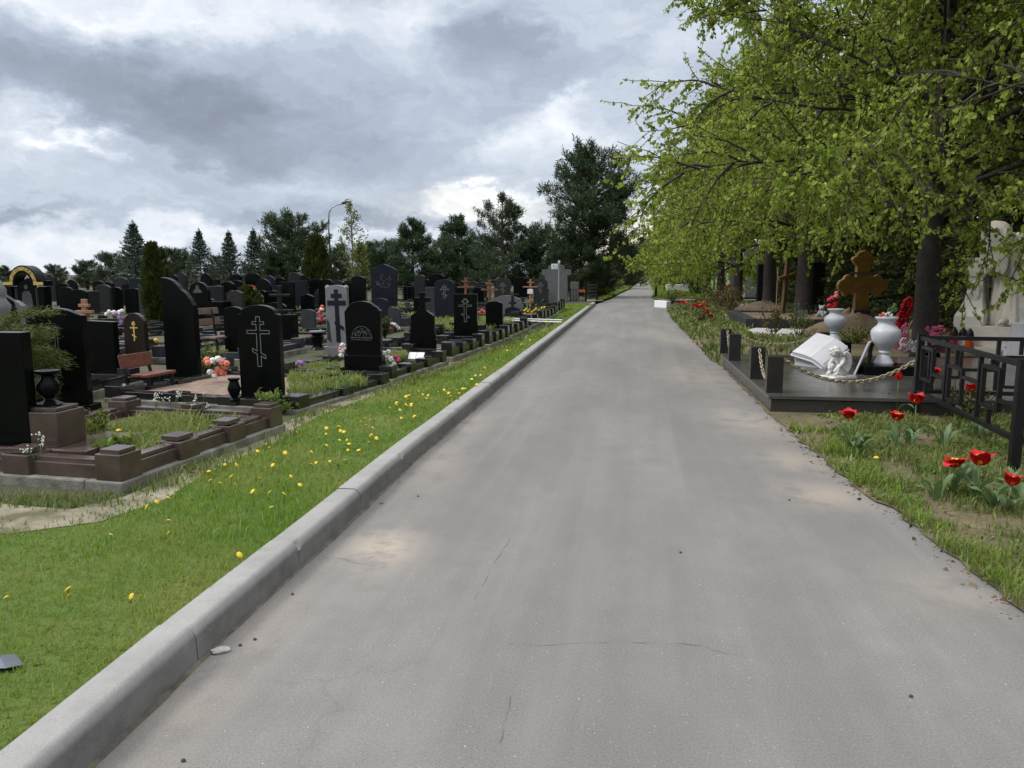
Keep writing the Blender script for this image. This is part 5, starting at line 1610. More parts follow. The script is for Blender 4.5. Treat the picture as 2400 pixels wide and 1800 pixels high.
UP = Vector((0, 0, .33))
ex = Vector((math.cos(SRZ), math.sin(SRZ), 0))
ey = Vector((-math.sin(SRZ), math.cos(SRZ), 0))
chain('long brassy chain swinging from the near corner post to the iron fence corner', POSTS[3] + UP + ex * .10 + Vector((0, 0, .05)), RP[1] + UP + ex * -.10 + Vector((0, 0, 0.02)), .26, .062, wire=.009)
chain('long brassy chain swinging from the far corner post to the post behind the book', POSTS[0] + UP + ex * .10 + Vector((0, 0, .05)), RP[0] + UP - ex * .10 + Vector((0, 0, .04)), .20)
chain('short brassy chain hanging between the two far roadside posts', POSTS[0] + UP - ey * .07 + Vector((.02, 0, .06)), POSTS[1] + UP + ey * .065, .26)
chain('short brassy chain hanging between the two near roadside posts', POSTS[2] + UP - ey * .07 + Vector((.01, 0, .06)), POSTS[3] + UP + ey * .065 - Vector((0, 0, .02)), .26)

# open marble book leaning on a wedge
c = on_slab(1925, 866)
bk_ = thing('stone_book', 'open white marble book leaning back on a wedge on the dark platform', 'monument', (c.x + .02, c.y + .20, STOP), R(-56))
TB = Matrix.Translation((-.06, 0, .13)) @ Matrix.Rotation(R(24), 4, 'X') @ Matrix.Rotation(R(13), 4, 'Y')
TB = TB @ Matrix.Scale(.86, 4)
def page(sgn, name):
    if sgn < 0:
        o = [(-.36, .0), (0, .0)] + [(-.36 * i / 8, .062 + .014 * math.sin(PI * i / 8) - .004 * i / 8) for i in range(9)]
    else:
        o = [(.003, .0), (.20, -.095), (.235, -.050)] + [(.235 * (1 - i / 6) + .003, -.050 + .112 * i / 6 + .012 * math.sin(PI * i / 6)) for i in range(1, 7)]
    return MB().prism(o, -.08, .64, TB).build(name, MARBLE, bk_, bevel=.003)
page(-1, 'page_block'); page(1, 'page_block')
MB().prism([(-.39, -.022), (.02, -.022), (.235, -.125), (.252, -.104), (.02, -.002), (-.39, -.002)], -.10, .66, TB).build('cover', MARBLE, bk_, bevel=.003)
MB().add([(-.36, -.02, 0), (.14, -.02, 0), (.14, .56, 0), (-.36, .56, 0), (-.38, -.02, .15), (.10, -.02, .07), (.10, .56, .30), (-.38, .56, .40)], [(3, 2, 1, 0), (4, 5, 6, 7), (0, 1, 5, 4), (1, 2, 6, 5), (2, 3, 7, 6), (3, 0, 4, 7)]).build('wedge', VASEM, bk_, bevel=.005)
lm = MB()
for k in range(9):
    y_ = .54 - k * .058
    x0_, x1_ = -.31 + .02 * (k % 3), -.08 - .03 * (k % 2)
    lm.add([TB @ Vector((x0_, y_, .0715)), TB @ Vector((x1_, y_, .0745)), TB @ Vector((x1_, y_ + .006, .0745)), TB @ Vector((x0_, y_ + .006, .0715))], [(0, 1, 2, 3)])
lm.build('faint_text_lines', MAT('faint lettering', (.54, .53, .50), .7), bk_)

# vases
VPROF = [(.62, 0), (.66, .03), (.66, .06), (.60, .08), (.56, .11), (.44, .17), (.36, .22), (.34, .235), (.42, .245), (.44, .265), (.42, .285), (.36, .295), (.42, .33), (.70, .42), (.92, .53), (1.0, .63), (.99, .70), (.93, .735), (.90, .745), (.82, .77), (.62, .82), (.54, .86), (.56, .90), (.68, .94), (.76, .955), (.78, .975), (.76, .995), (.70, 1.0), (.60, .99), (.48, .95), (.44, .88), (.5, .8)]


def vase(label, cx, yb, yt, rad_px, zb):
    c = gp(cx, yb, zb); k = c.y / FPX
    h = at(cx, yt, c.y)[1] - zb
    r = thing('vase', label, 'vase', (c.x, c.y + .1, zb))
    MB().lathe([(a * rad_px * k, b * h) for a, b in VPROF], 40).build('body', VASEM, r, smooth=True, auto=45)
    return c, r


c2_, v2 = vase('large pale grey marble vase on a black base between cherub and iron fence', 2079, 857, 743, 33, STOP + .12)
o = MB().box((0, 0, .06), (.62, .50, .12)).build('granite_plinth', BLACK, bevel=.006)
o.location = (c2_.x + .02, c2_.y + .12, STOP); o.rotation_euler = (0, 0, SRZ); tag(o, 'black granite base under the large pale vase', 'base')
c1_, v1 = vase('pale grey marble vase rising behind the open book', 1961, 801, 724, 24.5, STOP + .30)
o = MB().box((0, 0, .15), (.42, .40, .30)).build('granite_plinth', BLACK, bevel=.006)
o.location = (c1_.x, c1_.y + .1, STOP); o.rotation_euler = (0, 0, SRZ); tag(o, 'black granite pedestal under the vase behind the book', 'base')
mb = MB()
r = thing('bouquet', 'dry red and white flowers stuck in the large pale vase', 'flowers', (c2_.x, c2_.y + .1, at(2079, 743, c2_.y)[1]))
k = c2_.y / FPX
fr_ = random.Random(2)
for (dx, dy, s, m_) in [(-14, -3, 5, ORPET), (-8, -6, 5, CORAL), (4, -8, 5, WHITEF), (8, -3, 6, WHITEF), (-2, -4, 5, WHITEF)]:
    b = MB()
    for q in range(9): b.ball(Vector((dx * k, 0, -dy * k)) + Vector((fr_.uniform(-1, 1), fr_.uniform(-1, 1), fr_.uniform(-1, 1))) * s * k * .5, s * k * .45, 6, 4, .3)
    b.build('bloom', m_, r, smooth=True)
mb = MB()
for dx, dy in [(14, -20), (17, -26), (11, -14), (5, -15), (20, -16)]:
    mb.tube([(0, 0, -.05), (dx * k * .5, 0, -dy * k * .6), (dx * k, 0, -dy * k)], .004, 4)
    mb.ball((dx * k, 0, -dy * k), (.03, .02, .035), 7, 5, .25)
mb.build('leaves', TULIPL, r)

# leaning marble tablet and its black rest
c = on_slab(2010, 878)
r = thing('tablet', 'thin white marble tablet leaning sideways against a black stand beside the cherub', 'plaque', (c.x, c.y + .1, STOP), R(-30))
MB().box((.085, .05, .215), (.024, .30, .47), tilt=Matrix.Rotation(R(19), 3, 'Y')).build('slab', MARBLE, r, bevel=.004)
c = on_slab(2046, 862)
r = thing('candle_stand', 'small black candle stand between tablet and vase', 'stand', (c.x, c.y + .12, STOP))
MB().lathe([(.075, 0), (.075, .02), (.03, .05), (.024, .12), (.035, .15), (.028, .2), (.04, .30), (.055, .33), (.05, .36)], 14).build('body', IRON, r, smooth=True, auto=50)

# cherub: a seated child hugging its knees, one wing folded round its back
c = on_slab(1966, 889)
ch = thing('cherub_statue', 'white plaster cherub seated with bowed head and curled wing on a small plinth', 'statue', (c.x, c.y + .06, STOP), R(28))
MB().box((0, .0, .022), (.42, .26, .044)).build('plinth', PLASTER, ch, bevel=.01)


def skin(name, verts, edges, rads, m, parent, sub=2):
    me = bpy.data.meshes.new(name); me.from_pydata(verts, edges, []); me.update()
    o = bpy.data.objects.new(name, me); link(o, parent)
    me.materials.append(m)
    o.modifiers.new('skin', 'SKIN')
    me.skin_vertices.new() if not me.skin_vertices else None
    for i, rr in enumerate(rads):
        me.skin_vertices[0].data[i].radius = (rr, rr) if not hasattr(rr, '__len__') else rr
    me.skin_vertices[0].data[0].use_root = True
    s_ = o.modifiers.new('sub', 'SUBSURF'); s_.levels = sub; s_.render_levels = sub
    me.polygons.foreach_set('use_smooth', [True] * len(me.polygons))
    return o


# x: to the left is where the child faces; pelvis at the right rear
bv = [(.085, 0, .105), (.075, 0, .175), (.045, 0, .245), (.005, 0, .285), (-.025, 0, .310),
      (.06, -.050, .095), (-.055, -.066, .190), (-.085, -.062, .075), (-.135, -.062, .058),
      (.06, .050, .095), (-.050, .060, .185), (-.080, .056, .075), (-.130, .056, .058),
      (.020, -.072, .262), (-.035, -.088, .195), (-.100, -.050, .120), (-.125, -.040, .095),
      (.020, .072, .262), (-.040, .085, .195), (-.105, .045, .120)]
be_ = [(0, 1), (1, 2), (2, 3), (3, 4), (0, 5), (5, 6), (6, 7), (7, 8), (0, 9), (9, 10), (10, 11), (11, 12), (2, 13), (13, 14), (14, 15), (15, 16), (2, 17), (17, 18), (18, 19)]
br_ = [.066, .064, .060, .034, .034, .050, .036, .026, .021, .050, .036, .026, .021, .034, .027, .020, .017, .034, .027, .020]
skin('body', bv, be_, br_, PLASTER, ch)
hd = MB(); hc_ = (-.070, 0, .345)
hd.ball(hc_, (.060, .056, .064), 18, 12)
hd.ball((-.128, 0, .334), (.013, .011, .012), 8, 6)          # nose
hd.ball((-.112, -.024, .322), (.020, .018, .018), 8, 6); hd.ball((-.112, .024, .322), (.020, .018, .018), 8, 6)
hd.ball((-.112, 0, .298), (.020, .018, .015), 8, 6)
hd.ball((-.064, -.057, .338), (.014, .008, .017), 8, 6)
hd.build('head', PLASTER, ch, smooth=True)
hr = MB(); hrng = random.Random(8)
for q in range(90):
    a = hrng.uniform(0, 6.28); z_ = hrng.uniform(-.15, 1)
    p = Vector((math.cos(a) * math.sqrt(1 - z_ * z_), math.sin(a) * math.sqrt(1 - z_ * z_), z_))
    if p.x < -.55 and z_ < .35: continue
    hr.ball(Vector((-.060, 0, .350)) + Vector((p.x * .064, p.y * .060, p.z * .064)), hrng.uniform(.013, .019), 7, 5, .12)
hr.build('hair', PLASTER, ch, smooth=True)
wg = MB()
for s_ in (-1, 1):
    for ring_ in range(3):
        pts_ = []
        for i in range(12):
            u = i / 11; a = R(125 - 205 * u)
            rr = .115 - ring_ * .017
            pts_.append((.055 + math.cos(a) * rr * .80, s_ * (.060 + .018 * math.sin(PI * u) - ring_ * .006), .205 + math.sin(a) * rr * 1.2))
        wg.tube(pts_, [.008 + .013 * math.sin(PI * min(1, (i + 1.5) / 12)) for i in range(12)], 7)
    for i in range(14):
        u = i / 13; a = R(118 - 190 * u)
        p = Vector((.055 + math.cos(a) * .098, s_ * .076, .205 + math.sin(a) * .125)); 
        wg.ball(p, (.016, .010, .016), 7, 5, .2)
wg.build('wing', PLASTER, ch, smooth=True)

# iron fence with a meander pattern
F0 = gp(2145, 974, ZR); F1 = gp(2374, 1110, ZR)
FH = .86
fn = thing('iron_fence', 'black square tube fence with stepped rectangle pattern around the neighbouring grave', 'fence', (F0.x, F0.y, ZR))
fd = F1 - F0; FLn = fd.length; fa_ = math.atan2(fd.y, fd.x)


def bar(p, q, w, name='rail'):
    p, q = Vector(p), Vector(q)
    mb_.tube([p, q], w * .70, 4, phase=PI / 4)


def fence_run(p0, p1, h0, hA, hB, h1):
    """posts at both ends, rails, and rectangles alternately high and low"""
    global mb_
    d_ = p1 - p0; L = d_.length; u_ = d_ / L; rz = math.atan2(u_.y, u_.x)
    def P(s_, z_): return p0 + u_ * s_ + Vector((0, 0, z_))
    for z_ in (h1 - .01, h0):
        m_ = P(L / 2, z_); MB().box((m_.x, m_.y, m_.z), (L, .042, .042), rz).build('rail', IRON, fn, bevel=.002)
    n = max(2, round(L / .80)); w = L / n
    mb2 = MB()
    for i in range(n):
        a = w * i + w * .12; b = a + w * .42; c_ = b + w * .20; d2 = c_ + w * .30
        up = i % 2 == 0
        zt, zb = (h1 - .10, h0 + .16) if up else (h1 - .20, h0 + .07)
        for (s0, z0_, s1, z1_) in ((a, zb, a, zt), (b, zb, b, zt), (a, zt, b, zt), (a, zb, b, zb)):
            p, q = P(s0, z0_), P(s1, z1_); m_ = (p + q) / 2
            if s0 == s1: mb2.box(m_, (.034, .034, abs(z1_ - z0_) + .024), rz)
            else: mb2.box(m_, (abs(s1 - s0) - .036, .032, .032), rz)
        m_ = P((a + b) / 2, (zt + h1) / 2); mb2.box(m_, (.032, .032, h1 - zt - .05), rz)
        m_ = P((a + b) / 2, (zb + h0) / 2); mb2.box(m_, (.032, .032, zb - h0 - .05), rz)
        m_ = P((b + d2) / 2, (h0 + h1) / 2 - .05 + .08 * (i % 2)); mb2.box(m_, (d2 - b - .04, .032, .032), rz)
        if i < n - 1:
            m_ = P(w * (i + 1) + .02, (h0 + h1) / 2); mb2.box(m_, (.034, .034, h1 - h0 - .06), rz)
    mb2.build('panel', IRON, fn)


Z0 = Vector((0, 0, 0))
fence_run(Z0, Vector((fd.x, fd.y, 0)), .27, 0, 0, FH)
pr_ = Vector((fd.y, -fd.x, 0)).normalized()
pr_ = pr_ if pr_.x > 0 else -pr_
fence_run(Z0 + pr_ * .02, pr_ * 2.9, .27, 0, 0, FH)
E1 = Vector((fd.x, fd.y, 0))
fence_run(E1 + pr_ * .02, E1 + pr_ * 2.2, .27, 0, 0, FH)
for p in (Z0, E1, pr_ * 1.32, pr_ * 2.9, E1 + pr_ * 2.2):
    MB().box((p.x, p.y, FH / 2), (.070, .070, FH + .05), fa_).build('post', IRON, fn, bevel=.003)
    MB().box((p.x, p.y, FH + .03), (.078, .078, .010), fa_).build('post_cap', IRON, fn)

# cream stone monument: stepped base, waisted pedestal with a carved wreath, draped mourning figure
c = gp(2300, 838, STOP)
MY = c.y + 1.0
mx = at(2307, 800, MY)[0]
mz = STOP
mon = thing('mourning_monument', 'cream stone monument with wreathed pedestal and draped mourning figure', 'monument', (mx, MY, mz), R(-42))
k = MY / FPX
MB().box((.30, .1, .06), (1.75, 1.5, .12)).build('step', LIMEST, mon, bevel=.008)
MB().box((.28, .08, .19), (1.45, 1.25, .14)).build('step', LIMEST, mon, bevel=.008)
zt = at(2275, 758, MY)[1] - mz - .02
zt2 = at(2275, 604, MY)[1] - mz
if zt - .26 > 0.01: MB().box((.26, .05, (.26 + zt) / 2), (1.3, 1.05, zt - .26 + .002)).build('step', LIMEST, mon, bevel=.008)
Hp = zt2 - zt
rows_ = [(0, .40, .42), (.13, .40, .42), (.16, .385, .40), (.25, .31, .30), (.38, .24, .21), (.52, .205, .165), (.64, .195, .15), (.72, .20, .155), (.725, .235, .185), (.80, .245, .195), (.90, .235, .185), (.93, .235, .185), (.96, .26, .215), (1.0, .26, .215)]
pv = []; pf = []
for u, wx, dy in rows_:
    z_ = zt + Hp * u
    ox_ = -.165; wx *= .59; pv += [(ox_ - wx, -dy - .05, z_), (ox_ + wx * .9, -dy - .05, z_), (ox_ + wx * .9, .30, z_), (ox_ - wx, .30, z_)]
for i in range(len(rows_) - 1):
    for q in range(4): pf.append((i * 4 + q, i * 4 + (q + 1) % 4, i * 4 + 4 + (q + 1) % 4, i * 4 + 4 + q))
pf.append((0, 3, 2, 1)); n_ = (len(rows_) - 1) * 4; pf.append((n_, n_ + 1, n_ + 2, n_ + 3))
MB().add(pv, pf).build('pedestal', LIMEST, mon, bevel=.006)
wr = MB(); wrng = random.Random(6)
for i in range(70):
    a = i * 2 * PI / 70; rr = .105 + wrng.uniform(-.022, .022)
    wr.ball((math.cos(a) * rr * .62 - .17, -.235 - .012 * math.sin(a * 1.0) - (.03 if math.sin(a) < 0 else 0), zt + Hp * .50 + math.sin(a) * rr * 1.35), (.026, .022, .03), 6, 4, .25)
wr.build('wreath', LIMEST, mon, smooth=True)
# draped figure: folds run down from the shoulders
zf0 = zt; zf1 = at(2330, 548, MY)[1] - mz
nz, na = 30, 120
fv = []; ff = []
frg = random.Random(12)
ph1 = [frg.uniform(0, 6.28) for _ in range(6)]
for i in range(nz):
    u = i / (nz - 1); z_ = zf0 + (zf1 - zf0) * u
    cx_ = .42 - .10 * u ** 1.3; cy_ = .02 + .10 * u
    rx = .42 - .20 * u + .07 * math.exp(-((u - .72) / .16) ** 2); ry = .30 - .06 * u
    if u > .86: kk = math.sqrt(max(0.02, 1 - ((u - .86) / .145) ** 2)); rx *= kk; ry *= kk
    for q in range(na):
        a = 2 * PI * q / na
        fold = (.13 * (abs(math.sin(a * 7 + ph1[0] + u * 1.1)) - .5) + .06 * math.sin(a * 19 + ph1[1] - u * 2.5) + .03 * math.sin(a * 33 + ph1[2] + 3 * u)) * (1.0 - .35 * u)
        sw = .06 * math.sin(a * 3 + u * 5)
        r_ = 1 + fold + sw
        fv.append((cx_ + rx * r_ * math.cos(a), cy_ + ry * r_ * math.sin(a), z_ + .02 * math.sin(a * 7 + u * 9)))
for i in range(nz - 1):
    for q in range(na):
        l = (q + 1) % na
        ff.append((i * na + q, i * na + l, (i + 1) * na + l, (i + 1) * na + q))
ff.append(tuple((nz - 1) * na + q for q in range(na)))
MB().add(fv, ff).build('draped_figure', LIMEST, mon, smooth=True)
wgm = MB()
wx0, wx1 = -.12, .30
wt = at(2330, 519, MY)[1] - mz; wb_ = zt2 - .12
wout = [(wx0 + .03, wb_), (wx1 - .05, wb_ - .25), (wx1 + .02, wt - .32), (wx1 - .02, wt - .10), (.18, wt - .02), (.06, wt), (-.05, wt - .03), (wx0, wt - .10), (wx0 - .02, wt - .30)]
wgm.prism(wout, -.30, -.10)
fr3 = random.Random(3)
for row in range(9):
    zr_ = wb_ + .02 + (wt - wb_ - .24) * row / 8
    n5 = 5
    for i in range(n5):
        xx = wx0 + .03 + (wx1 - wx0 - .06) * (i + (.5 if row % 2 else 0)) / (n5 - .5)
        wgm.ball((xx + fr3.uniform(-.01, .01), -.30, zr_ - .05), (.040, .012, .15), 8, 6, .04)
wgm.build('wing', LIMEST, mon, smooth=True, )
ftm = MB()
for s_ in (0, .16):
    ftm.tube([(.32 + s_, -.30, zt + .10), (.30 + s_, -.42, zt + .075), (.28 + s_, -.50, zt + .045)], [.055, .05, .03], 10)
ftm.build('foot', LIMEST, mon, smooth=True)

# stepped white marble block at the right edge, with picture tent before it
c = gp(2385, 846, STOP)
wy_ = c.y - .1
wb = thing('marble_monument', 'white marble stepped block cut by the picture edge beside the cream monument', 'monument', (at(2384, 846, wy_)[0] + .12, wy_, STOP), R(-30))
hh = [at(2384, y_, wy_)[1] - STOP for y_ in (848, 757, 722, 700)]
MB().box((.06, .05, hh[1] / 2 * .55), (.62, .62, hh[1] * .55)).build('base', MARBLE, wb, bevel=.006)
MB().box((.02, .05, hh[1] * .55 + (hh[1] * .45) / 2), (.46, .46, hh[1] * .45 - .002)).build('block', MARBLE, wb, bevel=.006)
MB().box((.06, .08, (hh[1] + hh[2]) / 2), (.34, .34, hh[2] - hh[1])).build('block', MARBLE, wb, bevel=.006)
MB().lathe([(.12, hh[2]), (.12, hh[3]), (.09, hh[3] + .25), (.11, hh[3] + .6), (.07, hh[3] + .9)], 14, (.12, .1, 0)).build('figure', MARBLE, wb, smooth=True)
zc_ = at(2398, 481, wy_)[1] - STOP, at(2398, 510, wy_)[1] - STOP
MB().box((.16, .12, (zc_[0] + hh[3] + .9) / 2 - .02), (.10, .10, zc_[0] - hh[3] - .9 + .06)).build('cross_shaft', MARBLE, wb, bevel=.005)
MB().box((.16, .12, (zc_[0] + zc_[1]) / 2), (.42, .11, zc_[0] - zc_[1])).build('cross_arm', MARBLE, wb, bevel=.005)
c = gp(2338, 842, STOP)
pt = thing('picture_tent', 'small white folded picture card with violet flowers behind the iron fence', 'picture', (c.x, c.y - .1, STOP), R(-12))
pk = c.y / FPX
MB().add([(-.17, 0, 0), (.13, 0, 0), (.06, .05, .26), (.04, .05, .27), (-.13, .12, 0), (.13, .12, 0)], [(0, 1, 2, 3), (4, 3, 2, 5), (0, 3, 4), (1, 5, 2)]).build('card', WHITEP, pt)
fl_ = MB(); r8 = random.Random(8)
for q in range(16):
    u = r8.uniform(.1, .8); x_ = -.14 + .24 * u + r8.uniform(-.02, .1) * (1 - u); fl_.ball((min(x_, .09), .05 * u - .004, .02 + .22 * u), (.014, .004, .014), 6, 4)
fl_.build('printed_flowers', LILAC, pt)

# grave candles
CAND = [(0, 0), (.050, 0), (.054, .02), (.042, .12), (.046, .125)]
for (px, yb, yt, m_, lab) in [(2233, 812, 766, REDGL, 'red glass grave candle with dark cap, leftmost of three'), (2254, 812, 767, CLRGL, 'clear glass grave candle with dark cap, middle of three'), (2270, 815, 770, ORGL, 'orange glass grave candle with dark cap, rightmost of three')]:
    c = gp(px, yb + 6, STOP + .06); k = c.y / FPX; h = at(px, yt, c.y)[1] - STOP - .06
    r = thing('grave_candle', lab, 'candle', (c.x, c.y, STOP + .06), 0, 'grave candles behind the iron fence')
    MB().lathe([(9.5 * k, 0), (10.5 * k, .02), (8 * k, h * .5), (9 * k, h * .62)], 16).build('glass', m_, r, smooth=True, auto=50)
    MB().lathe([(9.3 * k, h * .62), (9 * k, h * .70), (6.5 * k, h * .88), (3.0 * k, h * .94), (3.0 * k, h), (1.5 * k, h)], 16).build('cap', IRON, r, smooth=True, auto=50)
c = gp(2250, 828, STOP); 
o = MB().box((0, 0, .03), (1.5, .7, .06)).build('grave_slab', MAT('pinkish granite slab', (.20, .155, .145), .4, .15, 5, speck=.1), bevel=.006)
o.location = (c.x - .1, c.y + .35, STOP); o.rotation_euler = (0, 0, SRZ); tag(o, 'pinkish granite slab with flowers and candles before the cream monument', 'slab')

# flower heap, basket, red wreath
def heap(label, px, py, z, wpx, hpx, cols, n, seed, Y=None, name='flower_pile'):
    c = gp(px, py, z) if Y is None else Vector((at(px, py, Y)[0], Y, z)); k = c.y / FPX
    r = thing(name, label, 'flowers', c); rg = random.Random(seed)
    for m_, (ax, bx), (az_, bz) in cols:
        mb = MB()
        for _ in range(n):
            x_ = rg.uniform(ax, bx) * wpx * k; z_ = rg.uniform(az_, bz) * hpx * k
            s_ = rg.uniform(.016, .034); y_ = rg.uniform(-.08, .10)
            for q in range(5):
                a = q * 1.257 + rg.random(); mb.ball((x_ + math.cos(a) * s_, y_ + rg.uniform(-.01, .01), z_ + math.sin(a) * s_), (s_ * .75, s_ * .4, s_ * .75), 5, 3, .2)
        mb.build('bloom_cluster', m_, r, smooth=True)
    return r


heap('heap of pink and white artificial flowers on the slab behind the iron fence', 2160, 822, STOP + .05, 62, 64, [(PINK, (-.9, -.55), (.05, .95)), (WHITEF, (-.85, -.1), (.0, .45)), (PINK, (.25, .8), (.35, .85)), (PINK, (-.25, .5), (.0, .25)), (WHITEF, (.0, .95), (.15, .42)), (PINKD, (.3, 1.1), (.02, .35))], 26, 3)
c = gp(2165, 800, STOP + .05); k = c.y / FPX
r = thing('basket', 'tipped wicker basket with tall hoop handle among the pink flowers', 'basket', (c.x, c.y + .15, STOP + .06))
MB().tube([(-28 * k, 0, -.08), (-30 * k, 0, 20 * k), (-22 * k, 0, 44 * k), (-12 * k, 0, 48 * k), (0, 0, 38 * k), (10 * k, 0, 26 * k)], .016, 7).build('handle', WICKER, r, smooth=True)
MB().lathe([(16 * k, 0), (22 * k, 8 * k), (25 * k, 26 * k), (22 * k, 26 * k), (18 * k, 6 * k)], 18, (8 * k, 0, 12 * k), Matrix.Rotation(R(38), 3, 'Y')).build('bowl', WICKER, r, smooth=True)
c = gp(2112, 800, .1); WY = c.y + .9
k = WY / FPX
x0, z0_ = at(2105, 768, WY); x1, z1_ = at(2139, 700, WY)
r = thing('wreath', 'tall red artificial flower wreath leaning against the tree trunk', 'wreath', (x0, WY, 0.012))
wv_ = MB(); rg = random.Random(5)
dxw, dzw = (x1 - x0), (z1_ - z0_)
for i in range(170):
    t_ = rg.random(); s_ = rg.uniform(-1, 1) * 13 * k * math.sqrt(max(0, 1 - (2 * t_ - 1) ** 2) + .05)
    wv_.ball((dxw * t_ + s_ * .9, rg.uniform(-.05, .03) + .12 * t_, z0_ + dzw * t_ - s_ * .35), rg.uniform(.028, .045), 6, 4, .3)
wv_.build('flowers', REDPET, r, smooth=True)
MB().tube([(dxw * .15, .08, -.05), (dxw, .25, z1_ - .05)], .012, 5).build('frame', IRON, r)
MB().tube([(dxw * .95, .38, -.05), (dxw, .2, z1_ - .08)], .012, 5).build('rear_leg', IRON, r)

# ornate wooden cross on a sandy mound
c = gp(2016, 792, 0); OY = c.y + .3
def P2(x, y): 
    a_, b_ = at(x, y, OY); return a_, b_
r = thing('ornate_cross', 'large ochre wooden cross with lobed ends and grey name plate on a sandy mound', 'cross', (P2(2018, 700)[0], OY, 0), R(6))
k = OY / FPX; z = lambda y: P2(2018, y)[1]
def lobes(cx, cz, dx, dz, s):
    return None
s = k
pts_ = [(-17, 0), (-17, 88), (-30, 87)]
pts_ += [(-38, 78), (-46, 80), (-50, 90), (-60, 96), (-62, 106), (-57, 116), (-48, 120), (-44, 128), (-36, 131), (-28, 126), (-17, 125)]
pts_ += [(-17, 150), (-25, 158), (-30, 166), (-26, 172), (-19, 174), (-15, 182), (0, 188)]
pts_ = pts_ + [(-x, y_) for x, y_ in pts_[::-1][1:]]
zb_ = z(752); out_ = [(x * s * .98, zb_ + (y_ - 20) * s * .97) for x, y_ in pts_]
MB().prism(out_[::-1], -.06, .06).build('cross_board', WOODB, r, bevel=.01)
MB().prism([(-30 * s, z(643) + .0), (30 * s, z(643)), (30 * s, z(638)), (-30 * s, z(638))], -.068, -.055).build('inscription_band', WOODD, r)
MB().box((-1 * s, -.10, z(739)), (40 * s, .05, 27 * s)).build('name_plate', DKGREY, r, bevel=.004)
MB().box((0, .03, z(752) / 2 - .02), (20 * s, .10, z(752) + .2)).build('stake', WOODD, r)


def mound(label, px, py, rx, ry, h, m, seed, Y=None, z=0.0, name='mound', cat='mound', n=28):
    c = gp(px, py, z) if Y is None else Vector((at(px, py, Y)[0], Y, z))
    rg = random.Random(seed); vs_ = []; fs_ = []
    rings = 9
    for i in range(rings):
        u = i / (rings - 1)
        for q in range(n):
            a = 2 * PI * q / n
            jit = 1 + .10 * math.sin(a * 3 + seed) + .06 * math.sin(a * 7 + 2 * seed)
            hh_ = h * (1 - u ** 1.7) * (1 + .14 * math.sin(a * 2 + seed + u * 5) + rg.uniform(-.05, .05)) - .05 * u
            vs_.append((math.cos(a) * rx * max(u, .02) * jit, math.sin(a) * ry * max(u, .02) * jit, hh_))
    for i in range(rings - 1):
        for q in range(n):
            l = (q + 1) % n; fs_.append((i * n + q, (i + 1) * n + q, (i + 1) * n + l, i * n + l))
    o = MB().add(vs_, fs_).build(name, m, smooth=True); o.location = (c.x, c.y, z)
    tag(o, label, cat); return o


mound('sandy earth mound under the ornate ochre cross', 1990, 795, 1.35, .95, .62, SAND, 3, Y=OY + .1)
mound('brown boulder mound before the grey forked monument', 1787, 733, 1.3, .9, .44, ROCK, 5, name='boulder', cat='boulder')
mound('flat brown rock left of the grey forked monument', 1712, 722, 1.2, .7, .26, ROCK, 7, name='boulder', cat='boulder')
o = mound('small pale grey stone between two brown rocks', 1745, 732, .5, .4, .32, GREYST, 2, name='boulder', cat='boulder')

# second wooden cross behind the trunk; slanting brown cross; thin stake
wood_cross('timber cross half hidden behind the nearest tree trunk', 2147, 580, 790, .0, WOODD, [(602, 2133, 2161), (628, 2105, 2189)], Y=17.8, wide=.06, thick=.10, turn=0)
c = gp(1834, 733, .25); SY = c.y
r = thing('grave_cross', 'brown timber cross leaning to one side in the sand filled surround', 'cross', (c.x, c.y, .2), R(30))
hx, hz_ = at(1848, 614, SY); hz_ -= .2
L = math.hypot(hx - c.x, hz_); ang = math.atan2(hx - c.x, hz_)
T3 = Matrix.Rotation(ang, 3, 'Y')
def tp_(v): return T3 @ Vector(v)
MB().box(tp_((0, 0, L / 2)), (.13, .10, L + .1), tilt=T3).build('upright', WOODD, r, bevel=.01)
MB().box(tp_((0, -.012, L * .72)), (.78, .11, .12), tilt=T3 @ Matrix.Rotation(R(-14), 3, 'Y')).build('crossbar', WOODB, r, bevel=.01)
MB().box(tp_((.0, .30, L * .30)), (.03, .03, L * 1.2)).build('prop', WOODL, r)
# tall black stele behind the second trunk
c = gp(1903, 742, 0); r = thing('headstone', 'tall plain black stele in the shade behind the second tree', 'gravestone', (c.x, c.y, 0), R(4))
w = at(1925, 742, c.y)[0] - at(1881, 742, c.y)[0]; h = at(1903, 615, c.y)[1]
MB().box((0, 0, h / 2), (w, .22, h)).build('stele', BLACKM, r, bevel=.008)
MB().box((0, 0, .08), (w + .3, .6, .16)).build('base', BLACKM, r, bevel=.01)

# sand filled grave surround
c = gp(1747, 769, ZR); c_l = gp(1704, 745, ZR)
dl = (c_l - c); rz = math.atan2(dl.y, dl.x) - PI / 2; Ld = dl.length
r = thing('grave_surround', 'wide low dark surround filled with sand under the leaning cross', 'grave surround', (c.x, c.y, ZR), rz)
gh_ = .27; wd_ = 3.3
for (x_, y_, w_, d_) in [(wd_ / 2, .16, wd_, .32), (wd_ / 2, Ld - .16, wd_, .32), (.16, Ld / 2, .32, Ld - .642), (wd_ - .16, Ld / 2, .32, Ld - .642)]:
    MB().box((x_, y_, gh_ / 2 - .02), (w_, d_, gh_ + .02)).build('coping', DKGREY if y_ > .5 else DKGREY, r, bevel=.008)
MB().sheet([(.3, .3, gh_ - .06), (wd_ - .3, .3, gh_ - .06), (wd_ - .3, Ld - .3, gh_ - .06), (.3, Ld - .3, gh_ - .06)]).build('infill', SAND, r)
c = gp(1868, 740, .3)
